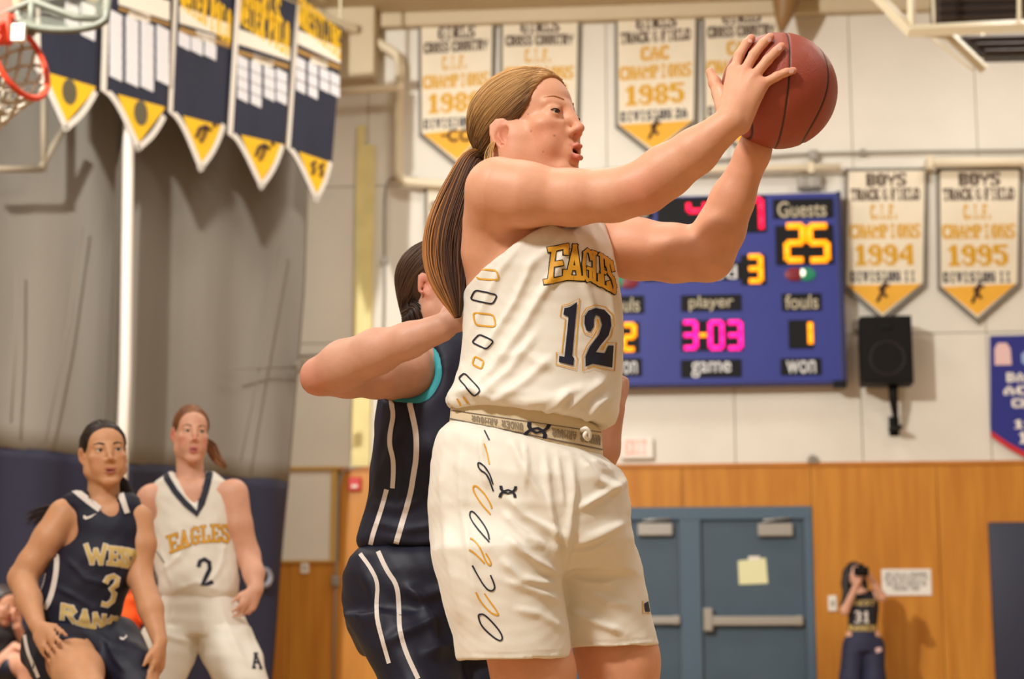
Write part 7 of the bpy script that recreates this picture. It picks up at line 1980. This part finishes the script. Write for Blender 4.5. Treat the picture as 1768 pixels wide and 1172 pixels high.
mb = MB(); mb.tube([(0, -.03, 0), (0, -.10, 0), (0, -.105, 0)], [.036, .038, .03], 20); mb.build('lens', M_DARK, ct, True)

# ------------------------------------------------------------------ two people on the far bench and the bench itself
Kb = Fig(11.6, .8)
def bench_person(label, px, ptop, Yv, shirt, hair, yaw, sname, tone=(206, 150, 122), chin=False):
    Q = Fig(Yv, .8); x0 = P(px, ptop, Yv)
    z = float(x0[2]); X = float(x0[0]); O = np.array([X, Yv, 0.0])
    t = thing('person', label, 'person', O)
    y = math.radians(yaw); F = np.array([math.sin(y), -math.cos(y), -.25]); h = Head((0, 0, 0), F, (0, 0, 1), (1, 1, 1)); h.c = np.array([X, Yv - .06, z - .115])
    lf = np.array([math.cos(y), math.sin(y), 0]); fw = np.array([math.sin(y), -math.cos(y), 0])
    hip = np.array([X, Yv, .50]) - fw * .10; ch = np.array([X, Yv, z - .42]) - fw * .03
    fl = Field((X - .62, Yv - .75, .012), (X + .62, Yv + .45, z + .03), .014, fz=[(z - .28, z + .02, .007)], fx=[(X - .13, X + .13, .007)])
    sculpt_head(fl, h)
    fl.cap(h.p(0, -2, -6), ch + (0, 0, .16), .05, .06, .03)
    fl.chain([ch + (0, 0, .08), ch, hip], [.11, .125, .14], .05, 'add', fw, .75)
    fl.ell(ch + (0, 0, .12), (.19, .10, .06), np.array([lf, fw, [0, 0, 1]]), .04)
    for sg in (-1, 1):
        sh = ch + lf * sg * .18 + (0, 0, .12); el = sh + lf * sg * .05 + fw * .12 + (0, 0, -.25); kn = hip + lf * sg * .12 + fw * .44 + (0, 0, .02)
        wr = (h.c + fw * .10 + lf * sg * .04 + (0, 0, -.13)) if (chin and sg > 0) else kn + (0, 0, .11) - fw * .12
        fl.chain([sh, el], [.05, .042], .02); fl.chain([el, wr], [.042, .028], .02)
        d = (np.array([0, 0, 1.0]) if (chin and sg > 0) else fw + np.array([0, 0, -.3])); hand_simple(fl, wr, wr + d * .1, np.array([0, 0, 1.0]) if not chin else -fw, -lf * sg, .16, curl=.5)
        an = np.array([kn[0], kn[1], .09]) - fw * .04; fl.chain([hip + lf * sg * .09, kn], [.095, .065], .03); fl.chain([kn, an], [.062, .04], .02)
        shoe(t, O, an, fw + lf * sg * .15, M_SHW, M_SOLE)
    V, Fc = fl.mesh(2); np_object('body', V, Fc, M_SKIN, t, O, skin_tint(V, tone, h))
    add_eyes(h, t, O, h.F)
    hc = hair_cap(h, vol=.9, cell=.009); Vh, Fh = hc.mesh(2); hr = np_object('hair', Vh, Fh, M_HAIR, t, O, hair_col(Vh, hair, [min(255, v + 24) for v in hair], 5, 60))
    T = h.p(0, -10, -2); ponytail(hr, O, [(T, .03, .03), (T + (0, .02, -.1), .035, .03), (T + (0, .02, -.22), .012, .01)], 60, .003, 4, hair, [min(255, v + 30) for v in hair], lockr=.004)
    fj = Field((X - .4, Yv - .3, .36), (X + .4, Yv + .35, z - .12), .012)
    fj.chain([ch + (0, 0, .10), ch, hip], [.125, .145, .16], .05, 'add', fw, .78); fj.ell(ch + (0, 0, .115), (.205, .115, .07), np.array([lf, fw, [0, 0, 1]]), .04)
    for sg in (-1, 1):
        sh = ch + lf * sg * .18 + (0, 0, .12); fj.cap(sh, sh + (lf * sg * .05 + fw * .12 + np.array([0, 0, -.25])) * .5, .064, .06, .02)
    fj.cap(h.p(0, -2, -6), ch + (0, 0, .2), .06, .065, .006, 'sub')
    garment(fj, 'shirt', shirt, t, O)
    fp = Field((X - .5, Yv - .75, .3), (X + .5, Yv + .4, .72), .014)
    for sg in (-1, 1):
        fp.cap(hip + lf * sg * .09, hip + lf * sg * .11 + fw * .3, .11, .088, .03)
    garment(fp, 'shorts', M_NAVY2, t, O)
    return t
bench_person('dark haired girl in dark top seated low at the frame edge', 8, 1012, 11.4, mat('charcoal_top', (40, 36, 38), rough=.8), (44, 32, 28), 62, 'top', chin=True)
bench_person('seated person in orange shirt half hidden between players 3 and 2', 206, 950, 11.7, mat('orange_shirt', (240, 92, 30), rough=.7), (60, 44, 34), 20, 'shirt')
bx0 = P(-60, 1200, 11.7)[0]; bx1 = P(330, 1200, 11.7)[0]
bn = thing('bench', 'low wooden team bench under the seated girl and orange shirt person', 'bench', ((bx0 + bx1) / 2, 11.72, 0))
hw = (bx1 - bx0) / 2
mb = MB(); mb.box((-hw, -.16, .30), (hw, .24, .345), .008); mb.build('seat', M_WOODT, bn)
for sx in (-hw + .12, hw - .12):
    mb = MB(); mb.box((sx - .03, -.13, 0), (sx + .03, .2, .30), .004); mb.build('leg', M_PIPEG, bn)
